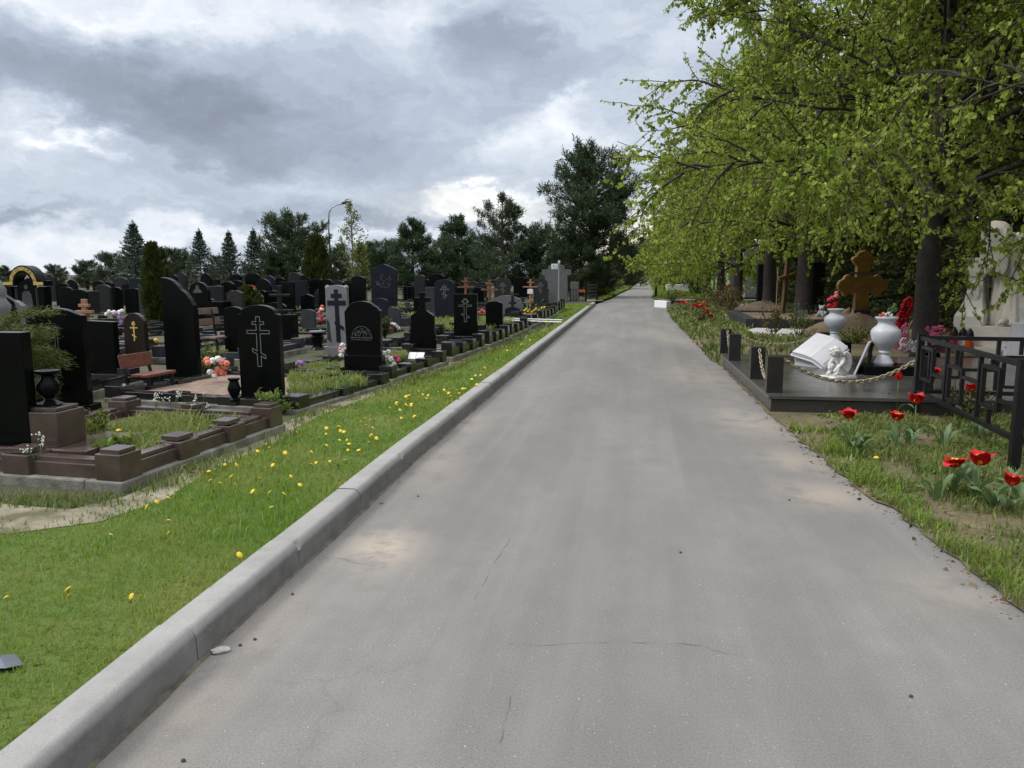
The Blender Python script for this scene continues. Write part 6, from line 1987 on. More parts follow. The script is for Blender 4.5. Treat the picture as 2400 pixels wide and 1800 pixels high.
r = thing('plaque', 'small grey plaque on a peg in the sand filled surround', 'plaque', (c.x, c.y - .3, .22))
k = c.y / FPX
MB().box((0, 0, 12 * k), (31 * k, .03, 17 * k), tilt=Matrix.Rotation(R(-12), 3, 'X')).build('plate', GREYST2, r, bevel=.004)
MB().box((0, .03, 4 * k), (.03, .03, 9 * k)).build('peg', IRON, r)

# teddy bear with red flowers
c = gp(1926, 742, .27); k = c.y / FPX
r = thing('teddy_bear', 'grey plush teddy bear sitting on the surround edge beside red flowers', 'toy', (c.x, c.y, .27), R(-25))
b = MB(); b.ball((0, 0, 8 * k), (7 * k, 6.5 * k, 8.5 * k), 14, 9); b.build('body', PLUSH, r, smooth=True)
b = MB(); b.ball((-1 * k, -1 * k, 20 * k), (6.2 * k, 6 * k, 6 * k), 14, 9); b.ball((-3 * k, -6 * k, 19 * k), (2.6 * k, 2.2 * k, 2.2 * k), 8, 6)
for s_ in (-1, 1): b.ball((-1 * k + s_ * 5 * k, 0, 25 * k), (2.3 * k, 1.3 * k, 2.3 * k), 8, 6)
b.build('head', PLUSH, r, smooth=True)
for s_ in (-1, 1):
    MB().tube([(s_ * 4 * k, -2 * k, 3 * k), (s_ * 6 * k - 3 * k, -9 * k, 2.5 * k), (s_ * 6.5 * k - 5 * k, -12 * k, 4 * k)], [3 * k, 2.8 * k, 2.4 * k], 9).build('leg', PLUSH, r, smooth=True)
    MB().tube([(s_ * 5 * k, -1 * k, 13 * k), (s_ * 8 * k, -5 * k, 8 * k), (s_ * 6 * k, -8 * k, 6 * k)], [2.4 * k, 2.2 * k, 2 * k], 8).build('arm', PLUSH, r, smooth=True)
bouquet('red bouquet behind the grey teddy bear', 1948, 740, .27, [(-6, -22, 7, REDPET), (4, -20, 8, REDPET), (8, -28, 7, REDPET), (0, -40, 7, PINKD), (8, -44, 7, CORAL), (-6, -36, 6, PINKD), (10, -52, 6, CORAL), (3, -10, 8, REDPET), (-22, -14, 6, REDPET)], 16, Y=c.y + .5)

# grey forked monuments
for key, lab, (xl, xr, yt, yb), sp in [('a', 'tall grey forked stone monument, the nearer of two', (1732, 1779, 578, 697), 1), ('b', 'grey forked stone monument behind the nearer one', (1706, 1732, 592, 690), -1)]:
    c = gp((xl + xr) / 2, yb, .1); k = c.y / FPX; w = (xr - xl) * k; h = at((xl + xr) / 2, yt, c.y)[1] - .1
    r = thing('forked_monument', lab, 'monument', (c.x, c.y, .1), R(8 * sp))
    a = w / 2
    o_ = [(-a * .55, 0), (a * .62, 0), (a * .70, h * .2), (a, h * .85), (a * 1.05, h), (a * .12, h), (a * .02, h * .52), (-a * .22, h * .95), (-a * .9, h * .92), (-a * .95, h * .7), (-a * .72, h * .3)]
    MB().prism(o_, -.18, .18).build('stone', PALEGR, r, bevel=.015)
    MB().box((0, 0, -.06), (w * 1.3, .9, .12)).build('base', BLACKM, r)
c = gp(1815, 712, 0); r = thing('headstone', 'black slab standing right of the grey forked monument', 'gravestone', (c.x - .3, c.y + .6, 0), R(4))
MB().box((0, 0, 1.0), (.9, .2, 2.0)).build('stele', BLACKM, r, bevel=.01); MB().box((0, 0, .06), (1.2, .6, .12)).build('base', BLACKM, r)
bouquet('faded pink wreath flowers at the foot of the forked monuments', 1712, 690, .1, [(-12, -14, 5, PINKD), (-6, -18, 5, ORPET), (0, -16, 5, PINK), (8, -18, 5, CORAL), (14, -14, 6, PINK), (18, -18, 5, CORAL), (2, -8, 5, PINK)], 16)
# grey lamp post, white bowl shaped planter, kerb stone and small posts
c = gp(1673, 690, 0); k = c.y / FPX
r = thing('lamp_post', 'slim grey lamp post among the lime branches', 'post', c)
MB().tube([(0, 0, -.1), (0, 0, 5.2)], 2.6 * k, 10).build('pole', STEEL, r, smooth=True); MB().lathe([(.10, 0), (.10, .3), (.06, .35)], 12).build('foot', STEEL, r)
MB().box((0, -.35, 5.25), (.25, .8, .12)).build('lamp_head', DKGREY, r, bevel=.03)
c = gp(1588, 683, 0); k = c.y / FPX; a = 28 * k; hh_ = at(1588, 665, c.y)[1]
r = thing('stone_trough', 'long white curved stone trough beyond the far flower bed', 'trough', (c.x, c.y, 0), 0)
MB().prism([(-a * .82, 0), (a * .86, 0), (a * .95, hh_ * .5), (a, hh_), (a * .6, hh_ * .93), (0, hh_ * .88), (-a * .6, hh_ * .90), (-a, hh_ * .93), (-a * .95, hh_ * .6)], -.35, .35).build('body', MARBLE, r, bevel=.03)
MB().box((0, 0, .03), (a * 1.5, .9, .08)).build('base', CONC, r)
c = gp(1560, 722, 0)
o = MB().box((0, 0, .15), (.24, 1.0, .32)).build('painted_kerb_stone', WHITEP, bevel=.02); o.location = (c.x - .05, c.y + .5, 0); o.rotation_euler = (0, 0, R(22)); tag(o, 'white painted kerb stone lying at the corner of the far bed', 'kerb stone')
c = gp(1537, 697, 0)
o = MB().box((0, 0, .50), (.13, .13, 1.0), top=.9).build('bollard', IRON, bevel=.01); o.location = c; tag(o, 'short black bollard at the crossing corner', 'bollard')
rail_fence('low dark rail between bollard and white trough', [gp(1556, 686, 0), gp(1556, 676, 0)], .9, 1.0)
for (xl, xr, yt, yb, lab) in [(1539, 1562, 652, 669, 'dark red memorial wall at the road beyond the crossing'), (1570, 1592, 646, 668, 'dark red slab wall behind the white trough')]:
    c = gp((xl + xr) / 2, yb, 0); k = c.y / FPX
    r = thing('memorial_wall', lab, 'wall', (c.x, c.y, 0)); h = at(xl, yt, c.y)[1]
    MB().box((0, 0, h / 2), ((xr - xl) * k, .5, h)).build('wall', MAT('dark red granite', (.055, .012, .012), .35, .2, 4), r, bevel=.02)
    MB().box((0, 0, h + .04), ((xr - xl) * k + .2, .6, .08)).build('coping', DKGREY, r)
for i, (x, yt, yb, w) in enumerate([(1600, 642, 668, 20), (1640, 640, 672, 14), (1655, 650, 676, 12), (1690, 640, 682, 18)]):
    c = gp(x, yb, 0); k = c.y / FPX; h = at(x, yt, c.y)[1]
    r = thing('headstone', ['pale grey headstone under the lime trees beyond the trough', 'dark headstone under the lime trees left of the lamp post', 'low dark headstone beside the slim lamp post', 'dark headstone under the limes right of the lamp post'][i], 'gravestone', (c.x, c.y, 0))
    MB().prism(outline('arch', w * k, h, random.Random(i)), -.1, .1).build('stele', [GREYST, BLACKM, BLACKM, BLACKM][i], r, bevel=.01)
    MB().box((0, 0, .05), (w * k + .3, .6, .1)).build('base', DKGREY, r)
# pale paving flags by the bushes
def flags(label, pts, m=CONCL, z=.05):
    P = [gp(x, y, z) for x, y in pts]; cx = sum((p for p in P), Vector()) / len(P)
    mb = MB(); n = len(P)
    vs_ = [(p.x - cx.x, p.y - cx.y, 0) for p in P] + [(p.x - cx.x, p.y - cx.y, -z) for p in P]
    mb.add(vs_, [tuple(range(n))] + [((i + 1) % n, i, i + n, (i + 1) % n + n) for i in range(n)])
    o = mb.build('flagstone', m); o.location = cx; tag(o, label, 'paving'); return o


flags('pale concrete flagstones before the sand filled surround', [(1742, 776), (1772, 768), (1900, 772), (1910, 788), (1780, 787)])
flags('pale flagstone strip at the foot of the boulders', [(1678, 700), (1728, 702), (1730, 706), (1680, 707)])
flags('broken pale flagstone in the grass below the boulders', [(1695, 738), (1760, 716), (1766, 724), (1712, 742)])
# ------------------------------------------------------------------ trees
def tree_at(px, Y, z=0.0):
    return Vector((at(px, 690, Y)[0], Y, z))


T1 = lime_tree('lime_tree', 'nearest lime tree in view, its trunk between red wreath and cream monument', 11, 9.2, 5.5, 2.45, 40, 17, 12, 20, .057, .205, (7.5, 13.9, 0), 2.2, 'lime trees along the road')
T0 = lime_tree('lime_tree', 'lime tree outside the picture edge whose fresh twigs hang over the cream monument', 9, 8.6, 5.2, 2.6, 26, 13, 9, 14, .060, .24, (8.6, 7.2, 0), 0.4, 'lime trees along the road')
T2 = lime_tree('lime_tree', 'second lime tree in the row, behind the leaning brown cross', 15, 8.8, 5.6, 2.7, 30, 14, 9, 14, .080, .27, (9.55, 25.3, 0), 1.0, 'lime trees along the road')
T3 = dup(T2, (11.2, 33.6, 0), 3.3, 1.02, 'third lime tree in the row, right of the forked grey monument')
FARL = lime_tree('lime_tree', 'fourth lime tree in the row, past the slim lamp post', 23, 8.6, 5.5, 1.7, 26, 12, 8, 13, .12, .25, (12.4, 42.5, 0), 0.7, 'lime trees along the road')
for i, (Y, lab) in enumerate([(51.5, 'fifth lime tree in the row'), (61, 'sixth lime tree in the row'), (72, 'far lime tree toward the end of the road'), (84, 'far lime tree toward the end of the road'), (98, 'far lime tree toward the end of the road'), (115, 'far lime tree toward the end of the road'), (135, 'far lime tree toward the end of the road'), (160, 'far lime tree toward the end of the road')]):
    dup(FARL, (5.35 + .165 * Y, Y, 0), i * 1.3, 1.0 + .05 * (i % 3) - .03, lab)

# dark conifer wall behind the memorials
DK = spruce_tree('conifer', 'dark broad conifer directly behind the cream monument', 3, 10.5, 2.5, (12.3, 18.4, 0), 'dark conifers behind the memorials', DARKCON, nwh=60, spray=.17, per=34, z0=.1, power=.50, drop=-.12, width=.26, nbr=12)
for i, (x, y, s, lab) in enumerate([(13.0, 14.2, 1.05, 'dark conifer at the picture edge behind the cream monument'), (12.6, 22.6, .98, 'dark conifer behind the ornate ochre cross'), (13.2, 26.6, 1.08, 'tall dark conifer between ornate cross and first trunk'), (14.0, 30.8, 1.0, 'dark conifer behind the tall black stele'),
                                    (15.8, 20.5, 1.1, 'dark conifer in the second rank behind the monuments'), (15.2, 36, 1.05, 'dark conifer right of the third lime tree'), (16.3, 42, 1.1, 'dark conifer behind the forked grey monuments'), (18.6, 51, 1.1, 'dark conifer behind the slim lamp post'), (12.2, 10.4, .95, 'dark conifer behind the white marble block')]):
    dup(DK, (x, y, 0), i * 1.1, s, lab)

# trees beyond the graves
PA = pine_tree('pine_tree', 'big dark pine with bare lower trunk right behind the section sign', 5, 8.6, 3.2, 2.1, tree_at(1386, 50, ZL), 'pines behind the graves', nb=130, tuft=.50, shape='round', trunk_r=.24, tufts=22)
a = tree_at(1178, 58, ZL)
PB_ = pine_tree('pine_tree', 'open pine with whorled branches and thin top beside the second street lamp', 12, 6.9, 4.0, .7, a, 'pines behind the graves', nb=60, tuft=.46, shape='cone', trunk_r=.16, tufts=40)
PC = pine_tree('pine_tree', 'cone shaped young pine behind the tall pointed stele', 17, 4.9, 2.5, .2, tree_at(968, 55, ZL), 'pines behind the graves', nb=75, tuft=.46, shape='cone', trunk_r=.13, tufts=30)
PD = pine_tree('pine_tree', 'broad rounded pine left of the broad thuja', 28, 5.2, 3.2, .3, tree_at(690, 62, ZL), 'pines behind the graves', nb=90, tuft=.52, shape='round', trunk_r=.2, tufts=22)
SPRT = spruce_tree('spruce_tree', 'tallest dark spruce rising above the slim thuja', 6, 4.9, 2.3, tree_at(322, 55, ZL), 'spruces behind the graves', SPRUCEN, nwh=17, spray=.24, per=15, power=1.15, nbr=10, drop=-.02, width=.28)
for px, Y, h, lab in [(474, 60, .95, 'blue green spruce left of the round portrait disc'), (543, 62, .95, 'slender spruce between two other spruces'), (600, 62, .98, 'slender spruce touching the broad pine')]:
    dup(SPRT, tree_at(px, Y, ZL), px * .1, (h * .85, h * .85, h), lab)
for px, Y, s, src, lab in [(133, 70, .36, PD, 'low far pine right of the gold arch'), (207, 68, .42, PD, 'low round pine left of the tall spruce'), (268, 62, .50, PD, 'low pine touching the tall spruce'), (420, 66, .58, PD, 'dark pine between slim thuja and round portrait disc'), (520, 72, .5, PD, 'low pine below the slender spruces'),
                           (640, 60, .62, PC, 'small pine at the left of the broad pine'), (800, 70, .78, PC, 'small pine beside the bare birch'), (866, 66, .78, PC, 'small pine left of the tall pointed stele'), (905, 62, .66, PD, 'dark low pine behind the tall pointed stele'),
                           (1040, 64, .68, PD, 'low pine under the second street lamp'), (1072, 66, 1.2, PC, 'side top of the open pine'), (1245, 60, .84, PD, 'low dark pine between open pine and big pine'), (1310, 54, .72, PC, 'low pine left of the big pine trunk'), (1362, 49, .62, PD, 'bushy low pine hiding the foot of the big pine'), (1405, 52, .5, PC, 'small bushy pine right of the big pine trunk'), (1450, 78, 1.05, PC, 'pine along the road beyond the big pine'),
                           (1463, 95, .95, PC, 'second pine along the road beyond the big pine'), (1478, 125, .85, PD, 'far dark pine along the road'), (1490, 160, .8, PD, 'farthest dark pine along the road'), (15, 66, .40, PC, 'small far pine at the left picture edge'), (1130, 74, .72, PD, 'low pine behind the reddish cross'), (345, 75, .6, PD, 'far pine behind the slim thuja')]:
    dup(src, tree_at(px, Y, ZL), px * .37, s, lab)
lowr = random.Random(19)
for i in range(12):
    px = 340 + i * 86 + lowr.uniform(-14, 14); Yl = lowr.uniform(74, 92)
    dup(PD if i % 2 else PC, tree_at(px, Yl, ZL), i * 1.9, lowr.uniform(.32, .50) * (.72 if px < 300 else 1.0), 'low young pine in the dark belt behind the graves', 'young pines of the dark belt')
wood = tree_at(1518, 210, 0)
o = pine_tree('far_wood', 'x', 44, 9, 4.0, 0.6, wood, None, nb=50, tuft=.9, shape='round', trunk_r=.2, tufts=10, mat=BUSHL); tag(o, 'far tree closing the end of the road', 'tree')
for i, px in enumerate((1500, 1510, 1528, 1545)): dup(o, tree_at(px, 215 + i * 9, 0), i * 1.7, 1.0 + .1 * (i % 2), ['far tree left of the road end', 'far tree at the road end', 'far tree right of the road end', 'far tree behind the last limes'][i])

thuja_column('thuja', 'slim upright thuja standing before the gabled slab', 3, at(369, 572, 21)[1] - ZL, .22, (at(369, 790, 21)[0], 21, ZL), 'columnar thujas', n=6500, spray=.19)
thuja_column('thuja', 'second stem of the slim thuja, slightly lower and behind', 5, at(385, 585, 21.4)[1] - ZL, .15, (at(387, 790, 21.4)[0], 21.4, ZL), 'columnar thujas', n=3500, spray=.19)
thuja_column('thuja', 'broad upright thuja left of the grey cross stone', 8, at(745, 553, 42)[1] - ZL, .56, (at(745, 720, 42)[0], 42, ZL), 'columnar thujas', n=7000, spray=.34)
thuja_column('thuja', 'far upright thuja in the row beyond the crossing', 9, at(1474, 633, 88)[1] - ZL, .85, (at(1474, 670, 88)[0], 88, ZL), 'columnar thujas', n=2500, spray=.4)
o = thuja_column('bush', 'round clipped bush beside the round road sign', 10, at(585, 672, 26)[1] - ZL, .42, (at(583, 740, 26)[0], 26, ZL), None, n=3000, spray=.16, mat=THUJA); o['category'] = 'bush'

# bare birch
def bare_tree(label, px, Y, H, seed):
    rng = np.random.default_rng(seed)
    t = thing('birch_tree', label, 'tree', tree_at(px, Y, ZL)); tb = MB(); P = []; D = []
    tb.tube([(0, 0, 0), (.1, 0, H * .5), (.05, 0, H)], [.09, .05, .01], 7)
    for i in range(34):
        h = H * (.2 + .75 * i / 34); a = rng.uniform(0, 6.28); L = (1 - i / 40) * H * .28
        pts = branch(rng, (0.06, 0, h), (math.cos(a), math.sin(a), 1.1), L, 5, (-.02, -.02), .1)
        tb.tube(pts, [.03, .025, .02, .016, .012, .008], 4, cap=False)
        for j in range(5):
            k = rng.integers(1, 5); q = branch(rng, pts[k], side_dir(rng, unit(pts[k + 1] - pts[k]), R(40)), L * .4, 3, (-.05, -.05), .12)
            tb.tube(q, [.014, .012, .009, .007], 3, cap=False)
            for _ in range(5): P.append(q[rng.integers(1, 4)] + rng.normal(size=3) * .1); D.append(rng.normal(size=3))
    tb.build('trunk', MAT('birch twigs', (.16, .14, .11), .9, .3, 6), t)
    V, F = heart_leaves(np.array(P), np.array(D), np.full(len(P), .10), rng); fast('crown', V, F, BUSHL, t)


bare_tree('almost bare birch with pale twigs right of the broad thuja', 826, 52, 6.4, 3)
bare_tree('low bare shrubby tree before the tall pointed stele', 842, 38, 3.0, 5)

# juniper beside the black slab
rng = np.random.default_rng(77)
c = gp(52, 985, ZL)
jn = thing('juniper', 'spreading feathery juniper between the black slab and the wavy headstone', 'shrub', (c.x - .22, c.y + .10, ZL))
tb = MB(); P = []; D = []
for i in range(52):
    a = rng.uniform(-1.0, 1.1) + (0 if rng.random() < .7 else PI); L = rng.uniform(.34, .68); e = R(rng.uniform(12, 48))
    pts = branch(rng, (0, 0, .12 + rng.uniform(0, .78)), (math.cos(a) * math.cos(e), math.sin(a) * math.cos(e), math.sin(e)), L, 7, (-.07, -.16), .05)
    tb.tube(pts, [.014, .012, .010, .008, .007, .005, .004, .003], 4, cap=False)
    for _ in range(420):
        s = rng.uniform(.12, 1) * 7; q = min(int(s), 6); f = s - q
        p = pts[q] * (1 - f) + pts[q + 1] * f + rng.normal(size=3) * np.array([.035, .045, .025]); td = unit(pts[q + 1] - pts[q])
        P.append(p); D.append(td * 1.0 + rng.normal(size=3) * np.array([.35, .35, .28]) + np.array([0, 0, .06]))
tb.build('stems', TWIG, jn)
V, F = blades(np.array(P), np.array(D), .050 * rng.uniform(.5, 1.3, len(P)), np.full(len(P), .008), rng)
fast('foliage', V, F, JUNIP, jn)
# ------------------------------------------------------------------ grass
lawn_poly = [(p.x, p.y) for p in ko[0:]] + [(x, y) for x, y in pr[::-1]] + [(-8, pr[0][1] - .3), (-8, 0.5), (ko[0].x, 0.5)]
near = lambda f0, f1: (lambda x, y: np.clip(1.0 / (1.0 + (np.hypot(x, y) / f0) ** f1), 0, 1))
nearpoly = [p for p in lawn_poly]
grass_patch('lawn_grass', 'short bright lawn grass between kerb and graves', lawn_poly, 1700000, .050, .0050, ZL, GRASS, 1, lambda x, y: (y > 1.6) * (np.abs(x) < y * .72 + .3) * np.clip((4.2 / np.maximum(np.hypot(x, y), 3.0)) ** 1.3, 0, 1) * .95, lean=.75)
# taller fringe along the kerb and the grave plinths
def strip(line, w0, w1):
    a_, b_ = offset(line, w0), offset(line, w1)
    return [(p.x, p.y) for p in a_] + [(p.x, p.y) for p in b_[::-1]]


kf = [p for p in kl if p.y < 40]
grass_patch('edge_grass', 'longer grass fringe leaning over the back of the kerb', strip(kf, .158, .26), 160000, .085, .0055, ZL, GRASS, 2, lambda x, y: np.clip((4.2 / np.maximum(np.hypot(x, y), 3.0)) ** 1.2, 0, 1) * .5, lean=.9, clump=.45)
grass_patch('lawn_tufts', 'taller darker tufts and clover in the lawn', lawn_poly, 260000, .072, .0060, ZL, GRASS, 31, lambda x, y: (y > 1.6) * (np.abs(x) < y * .72 + .3) * np.clip((4.2 / np.maximum(np.hypot(x, y), 3.0)) ** 1.2, 0, 1) * np.clip(np.sin(x * 2.9 + 1.3 * np.sin(y * 3.7)) * np.sin(y * 3.3 + 1.7 * np.sin(x * 2.1)) * 1.3 - .15, 0, 1), lean=1.0)
grass_patch('lawn_clover', 'broad clover and dandelion leaves in the lawn', lawn_poly, 130000, .030, .017, ZL, WEED, 32, lambda x, y: (y > 1.6) * (np.abs(x) < y * .72 + .3) * np.clip((4.2 / np.maximum(np.hypot(x, y), 3.0)) ** 1.3, 0, 1) * .5, lean=1.5, clump=.5)
grass_patch('path_grass', 'grass growing over the sandy worn path', [(x, y) for x, y in pl] + [(x, y) for x, y in pr[::-1]], 120000, .05, .006, ZL, WEED, 33, lambda x, y: np.clip((5.0 / np.maximum(np.hypot(x, y), 4.0)) ** 1.0, 0, 1) * np.clip(np.sin(x * 5.1 + 1.1 * np.sin(y * 4.7)) * np.sin(y * 4.3 + x * 2) + .35 * np.sin(x * 13) * np.sin(y * 11) + .25, 0, 1), lean=1.0)
pline = [gp(*p, ZL) for p in [(-40, 1162), (288, 1160), (480, 1090), (671, 1020), (700, 978), (905, 912), (1052, 862), (1140, 826), (1241, 782), (1306, 746)]]
grass_patch('plinth_weeds', 'ragged weeds growing along the grave plinths', [(p.x, p.y - .02) for p in pline] + [(p.x + .13, p.y - .30) for p in pline[::-1]], 260000, .10, .007, ZL, WEED, 3, lambda x, y: np.clip((5.0 / np.maximum(np.hypot(x, y), 4.0)) ** 1.0, 0, 1) * .8, lean=.7, clump=.5)
# weeds inside the plots: each patch fills one surround
for nm_, lab, P_, n_, h_, cl in [
    ('plot_weeds', 'fresh weeds filling the brown granite plot', [(190, 1055), (330, 1085), (560, 1005), (570, 985), (200, 985)], 15000, .12, .6),
    ('plot_weeds', 'low weeds right of the outlined cross headstone', [(675, 935), (700, 935), (860, 900), (850, 885), (680, 890)], 3600, .13, .6),
    ('plot_weeds', 'flowering weeds left of the icon headstone', [(670, 895), (800, 880), (800, 858), (690, 858)], 6000, .11, .5),
    ('plot_weeds', 'grass behind the rectangular black headstone', [(1015, 785), (1060, 785), (1060, 755), (1015, 755)], 9000, .2, .3),
    ('plot_weeds', 'grass around the small black arch', [(1122, 780), (1205, 768), (1205, 752), (1122, 756)], 9000, .2, .3),
    ('plot_weeds', 'sparse grass in the plot of the cross topped headstone', [(905, 860), (950, 850), (950, 835), (905, 842)], 6000, .14, .2),
]:
    pp = [gp(x, y, ZL + .12) for x, y in P_]
    grass_patch(nm_, lab, [(p.x, p.y) for p in pp], n_, h_, .008, ZL + .11, WEEDL, abs(hash(lab)) % 997 if False else len(lab) * 7, lean=.8, clump=cl)
bp_ = [gp(x, y, ZL) for x, y in [(620, 790), (1015, 735), (1240, 702), (900, 704), (640, 730)]]
grass_patch('back_grass', 'bright grass between the back rows of graves', [(p.x, p.y) for p in bp_], 90000, .14, .014, ZL, WEEDL, 5, lambda x, y: 0 * x + .45, lean=.7, clump=.35)
bp_ = [gp(x, y, ZL) for x, y in [(1276, 762), (1390, 716), (1300, 716), (1276, 735)]]
grass_patch('lawn_grass', 'lawn around the section sign', [(p.x, p.y) for p in bp_], 60000, .07, .010, ZL, GRASS, 6, lambda x, y: 0 * x + .6, lean=.7)
fv_ = fl + [tuple(p) for p in fl2]
grass_patch('lawn_grass', 'narrow lawn strip beyond the crossing', [(p[0], p[1]) for p in fv_], 50000, .12, .03, ZL, GRASS, 7, lambda x, y: 0 * x + .8, lean=.6)

bed_poly = [(p[0], p[1]) for p in bedge if p[1] < 8.3] + [(6.5, -1), (6.8, 8.2)]
slab_fp = [S0, S0 + ex * SWID, S0 + ex * SWID + ey * slen, S0 + ey * slen]
grass_patch('bed_grass', 'rough patchy grass in the tulip bed', bed_poly, 420000, .085, .0050, ZR, WEED, 8, lambda x, y: (x < y * .72 + .4) * np.clip((5.0 / np.maximum(np.hypot(x, y), 4.0)) ** 1.1, 0, 1) * (np.hypot(x - 2.9, y - 7.9) > .62) * .50, lean=.8, clump=.62)
grass_patch('bed_weeds', 'broad leaved low weeds in the tulip bed', bed_poly, 130000, .050, .015, ZR, WEEDL, 18, lambda x, y: (x < y * .72 + .4) * (np.hypot(x - 2.9, y - 7.9) > .5) * .42, lean=1.2, clump=.5)
edge_line = [Vector((p[0], p[1], 0)) for p in bedge if p[1] < 7.7][::-1]
grass_patch('edge_grass', 'bright grass tufts along the ragged road edge', strip(edge_line, -.02, -.28), 50000, .10, .006, ZR, GRASS, 9, lambda x, y: .55 + 0 * x, lean=.8, clump=.7)
mid_poly = [(p[0], p[1]) for p in bedge if p[1] > 12.6] + [tuple(gp(1878, 826, 0).xy), tuple(gp(2000, 800, 0).xy), tuple(gp(1900, 720, 0).xy), tuple(gp(1640, 705, 0).xy)]
mid_poly = [(p[0], p[1]) for p in bedge if p[1] > 12.9][::-1] + [tuple(gp(1640, 702, 0).xy), tuple(gp(1900, 715, 0).xy), tuple(gp(2010, 800, 0).xy), tuple(gp(1880, 826, 0).xy)]
grass_patch('bed_grass', 'patchy grass between platform and far tulips', mid_poly, 190000, .13, .014, ZR, WEED, 10, lambda x, y: .36 + 0 * x, lean=.7, clump=.55, holes=[[tuple(gp(x, y, ZR).xy) for x, y in [(1704, 745), (1747, 769), (2000, 770), (2000, 742)]], [tuple(gp(x, y, ZR).xy) for x, y in [(1742, 776), (1772, 768), (1900, 772), (1910, 788), (1780, 787)]]])
gpoly = [tuple(p.xy) for p in fr] + [(fr[0].x + 7, fr[0].y), (fr[-1].x + 8, fr[-1].y)]
grass_patch('lawn_grass', 'grass under the limes beyond the crossing', [(p.x, p.y) for p in fr] + [(fr[-1].x + 4, fr[-1].y), (fr[0].x + 5, fr[0].y)], 80000, .12, .03, .02, GRASS, 11, lambda x, y: .8 + 0 * x, lean=.6)

# gravel and crumbs where the asphalt frays out
cr = MB(); crg = random.Random(14)
for p in bedge:
    if p[1] > 8.4 and p[1] < 13: continue
    for _ in range(10 if p[1] < 8.4 else 2):
        x_ = p[0] + crg.gauss(-.0, .05); y_ = p[1] + crg.uniform(-.06, .06); s_ = crg.uniform(.003, .010)
        cr.ball((x_, y_, s_ * .4 + (ZR if x_ > p[0] else 0)), (s_, s_ * .8, s_ * .6), 5, 4, .25)
o = cr.build('gravel', MAT('edge gravel', (.20, .15, .11), .9, .5, 60)); tag(o, 'crumbled gravel along the ragged road edge', 'gravel', kind='stuff')

# ------------------------------------------------------------------ dandelions
dmb = MB()
dn = 14
vs_ = [(0, 0, .010)]; fs_ = []
for ring_, (r_, z_) in enumerate(((.010, .009), (.017, .004), (.021, -.003))):
    for q in range(dn):
        a = 2 * PI * q / dn + ring_ * .2; rr = r_ * (1.0 + (.18 if q % 2 else -.12) * (ring_ == 2)); vs_.append((rr * math.cos(a), rr * math.sin(a), z_))
for q in range(dn): fs_.append((0, 1 + q, 1 + (q + 1) % dn))
for ring_ in range(2):
    for q in range(dn):
        b0_, b1_ = 1 + ring_ * dn + q, 1 + ring_ * dn + (q + 1) % dn; fs_.append((b0_, b0_ + dn, b1_ + dn, b1_))
DHEAD = bpy.data.meshes.new('flower_head'); DHEAD.from_pydata(vs_, [], fs_); DHEAD.materials.append(YEL)
st = MB().tube([(0, 0, -.02), (.004, .0, .035), (0, .002, .075)], [.0026, .0024, .0022], 5).build('stem', STEMG)
DSTEM = st.data; bpy.data.objects.remove(st)
dpx = []
for x, y in [(30, 805), (320, 755), (325, 797), (620, 805), (797, 447), (795, 492), (522, 492), (690, 380), (740, 358), (795, 335), (1130, 607), (1280, 378), (1270, 300), (1190, 308), (1225, 250), (1340, 313), (1380, 303), (1415, 275), (1372, 232), (1110, 268), (1040, 268), (1090, 230), (1060, 175), (1115, 175), (985, 212), (990, 240), (1215, 110), (1270, 88), (1345, 122), (1470, 118), (1470, 172), (1285, 178), (1560, 155), (1625, 148), (1640, 100), (1645, 75), (1680, 65), (1745, 38), (1775, 55), (1740, 70), (1690, 100), (1605, 20), (1540, 90), (1400, 25), (1490, 170), (1555, 160)]:
    dpx.append((x / 2.011, 1000 + y / 2.011))
for x, y in [(190, 1580), (215, 1575), (300, 1525), (335, 1555), (380, 1515), (380, 1560), (470, 1530), (520, 1525), (560, 1545), (575, 1510), (625, 1530), (650, 1545), (680, 1500), (575, 1580), (640, 1590), (760, 1435), (790, 1390), (835, 1400), (635, 1455), (1065, 1180), (1185, 1130), (1260, 1090), (870, 1330), (800, 1480), (315, 1650), (450, 1600), (515, 1640), (1600, 860), (1590, 880), (1700, 790), (540, 1550), (555, 1560), (700, 1500), (720, 1470)]:
    dpx.append((900 + x / 3.687, 500 + y / 3.687))
frg_ = random.Random(4)
for _ in range(32):
    t_ = frg_.random(); dpx.append((1000 - 230 * t_ + frg_.uniform(-40, 40), 935 + 90 * t_ + frg_.uniform(-18, 18)))
for i, (x, y) in enumerate(dpx):
    p = gp(x, y, ZL + .075)
    r = thing('dandelion', 'yellow dandelion in the lawn strip between kerb and graves', 'flower', (p.x, p.y, ZL), frg_.uniform(0, 6), 'dandelions in the lawn')
    s_ = frg_.uniform(.42, .72) * (0.9 if p.y < 5 else (1.0 if p.y < 8 else 1.15)); r.scale = (s_, s_, frg_.uniform(.75, 1.1))
    h_ = inst(DHEAD, 'flower_head', r); h_.location = (0, 0, .075); h_.scale = (1.1, 1.1, .55); h_.rotation_euler = (frg_.uniform(-.5, .5), frg_.uniform(-.5, .5), 0)
    inst(DSTEM, 'stem', r)
for x, y, lab in [(278, 1008, 'yellow dandelion among the weeds of the brown plot'), (2054, 1072, 'yellow dandelion in the tulip bed')]:
    z_ = ZL + .2 if x < 1000 else ZR + .06
    p = gp(x, y, z_); r = thing('dandelion', lab, 'flower', (p.x, p.y, z_ - .075), 0); h_ = inst(DHEAD, 'flower_head', r); h_.location = (0, 0, .075); inst(DSTEM, 'stem', r)

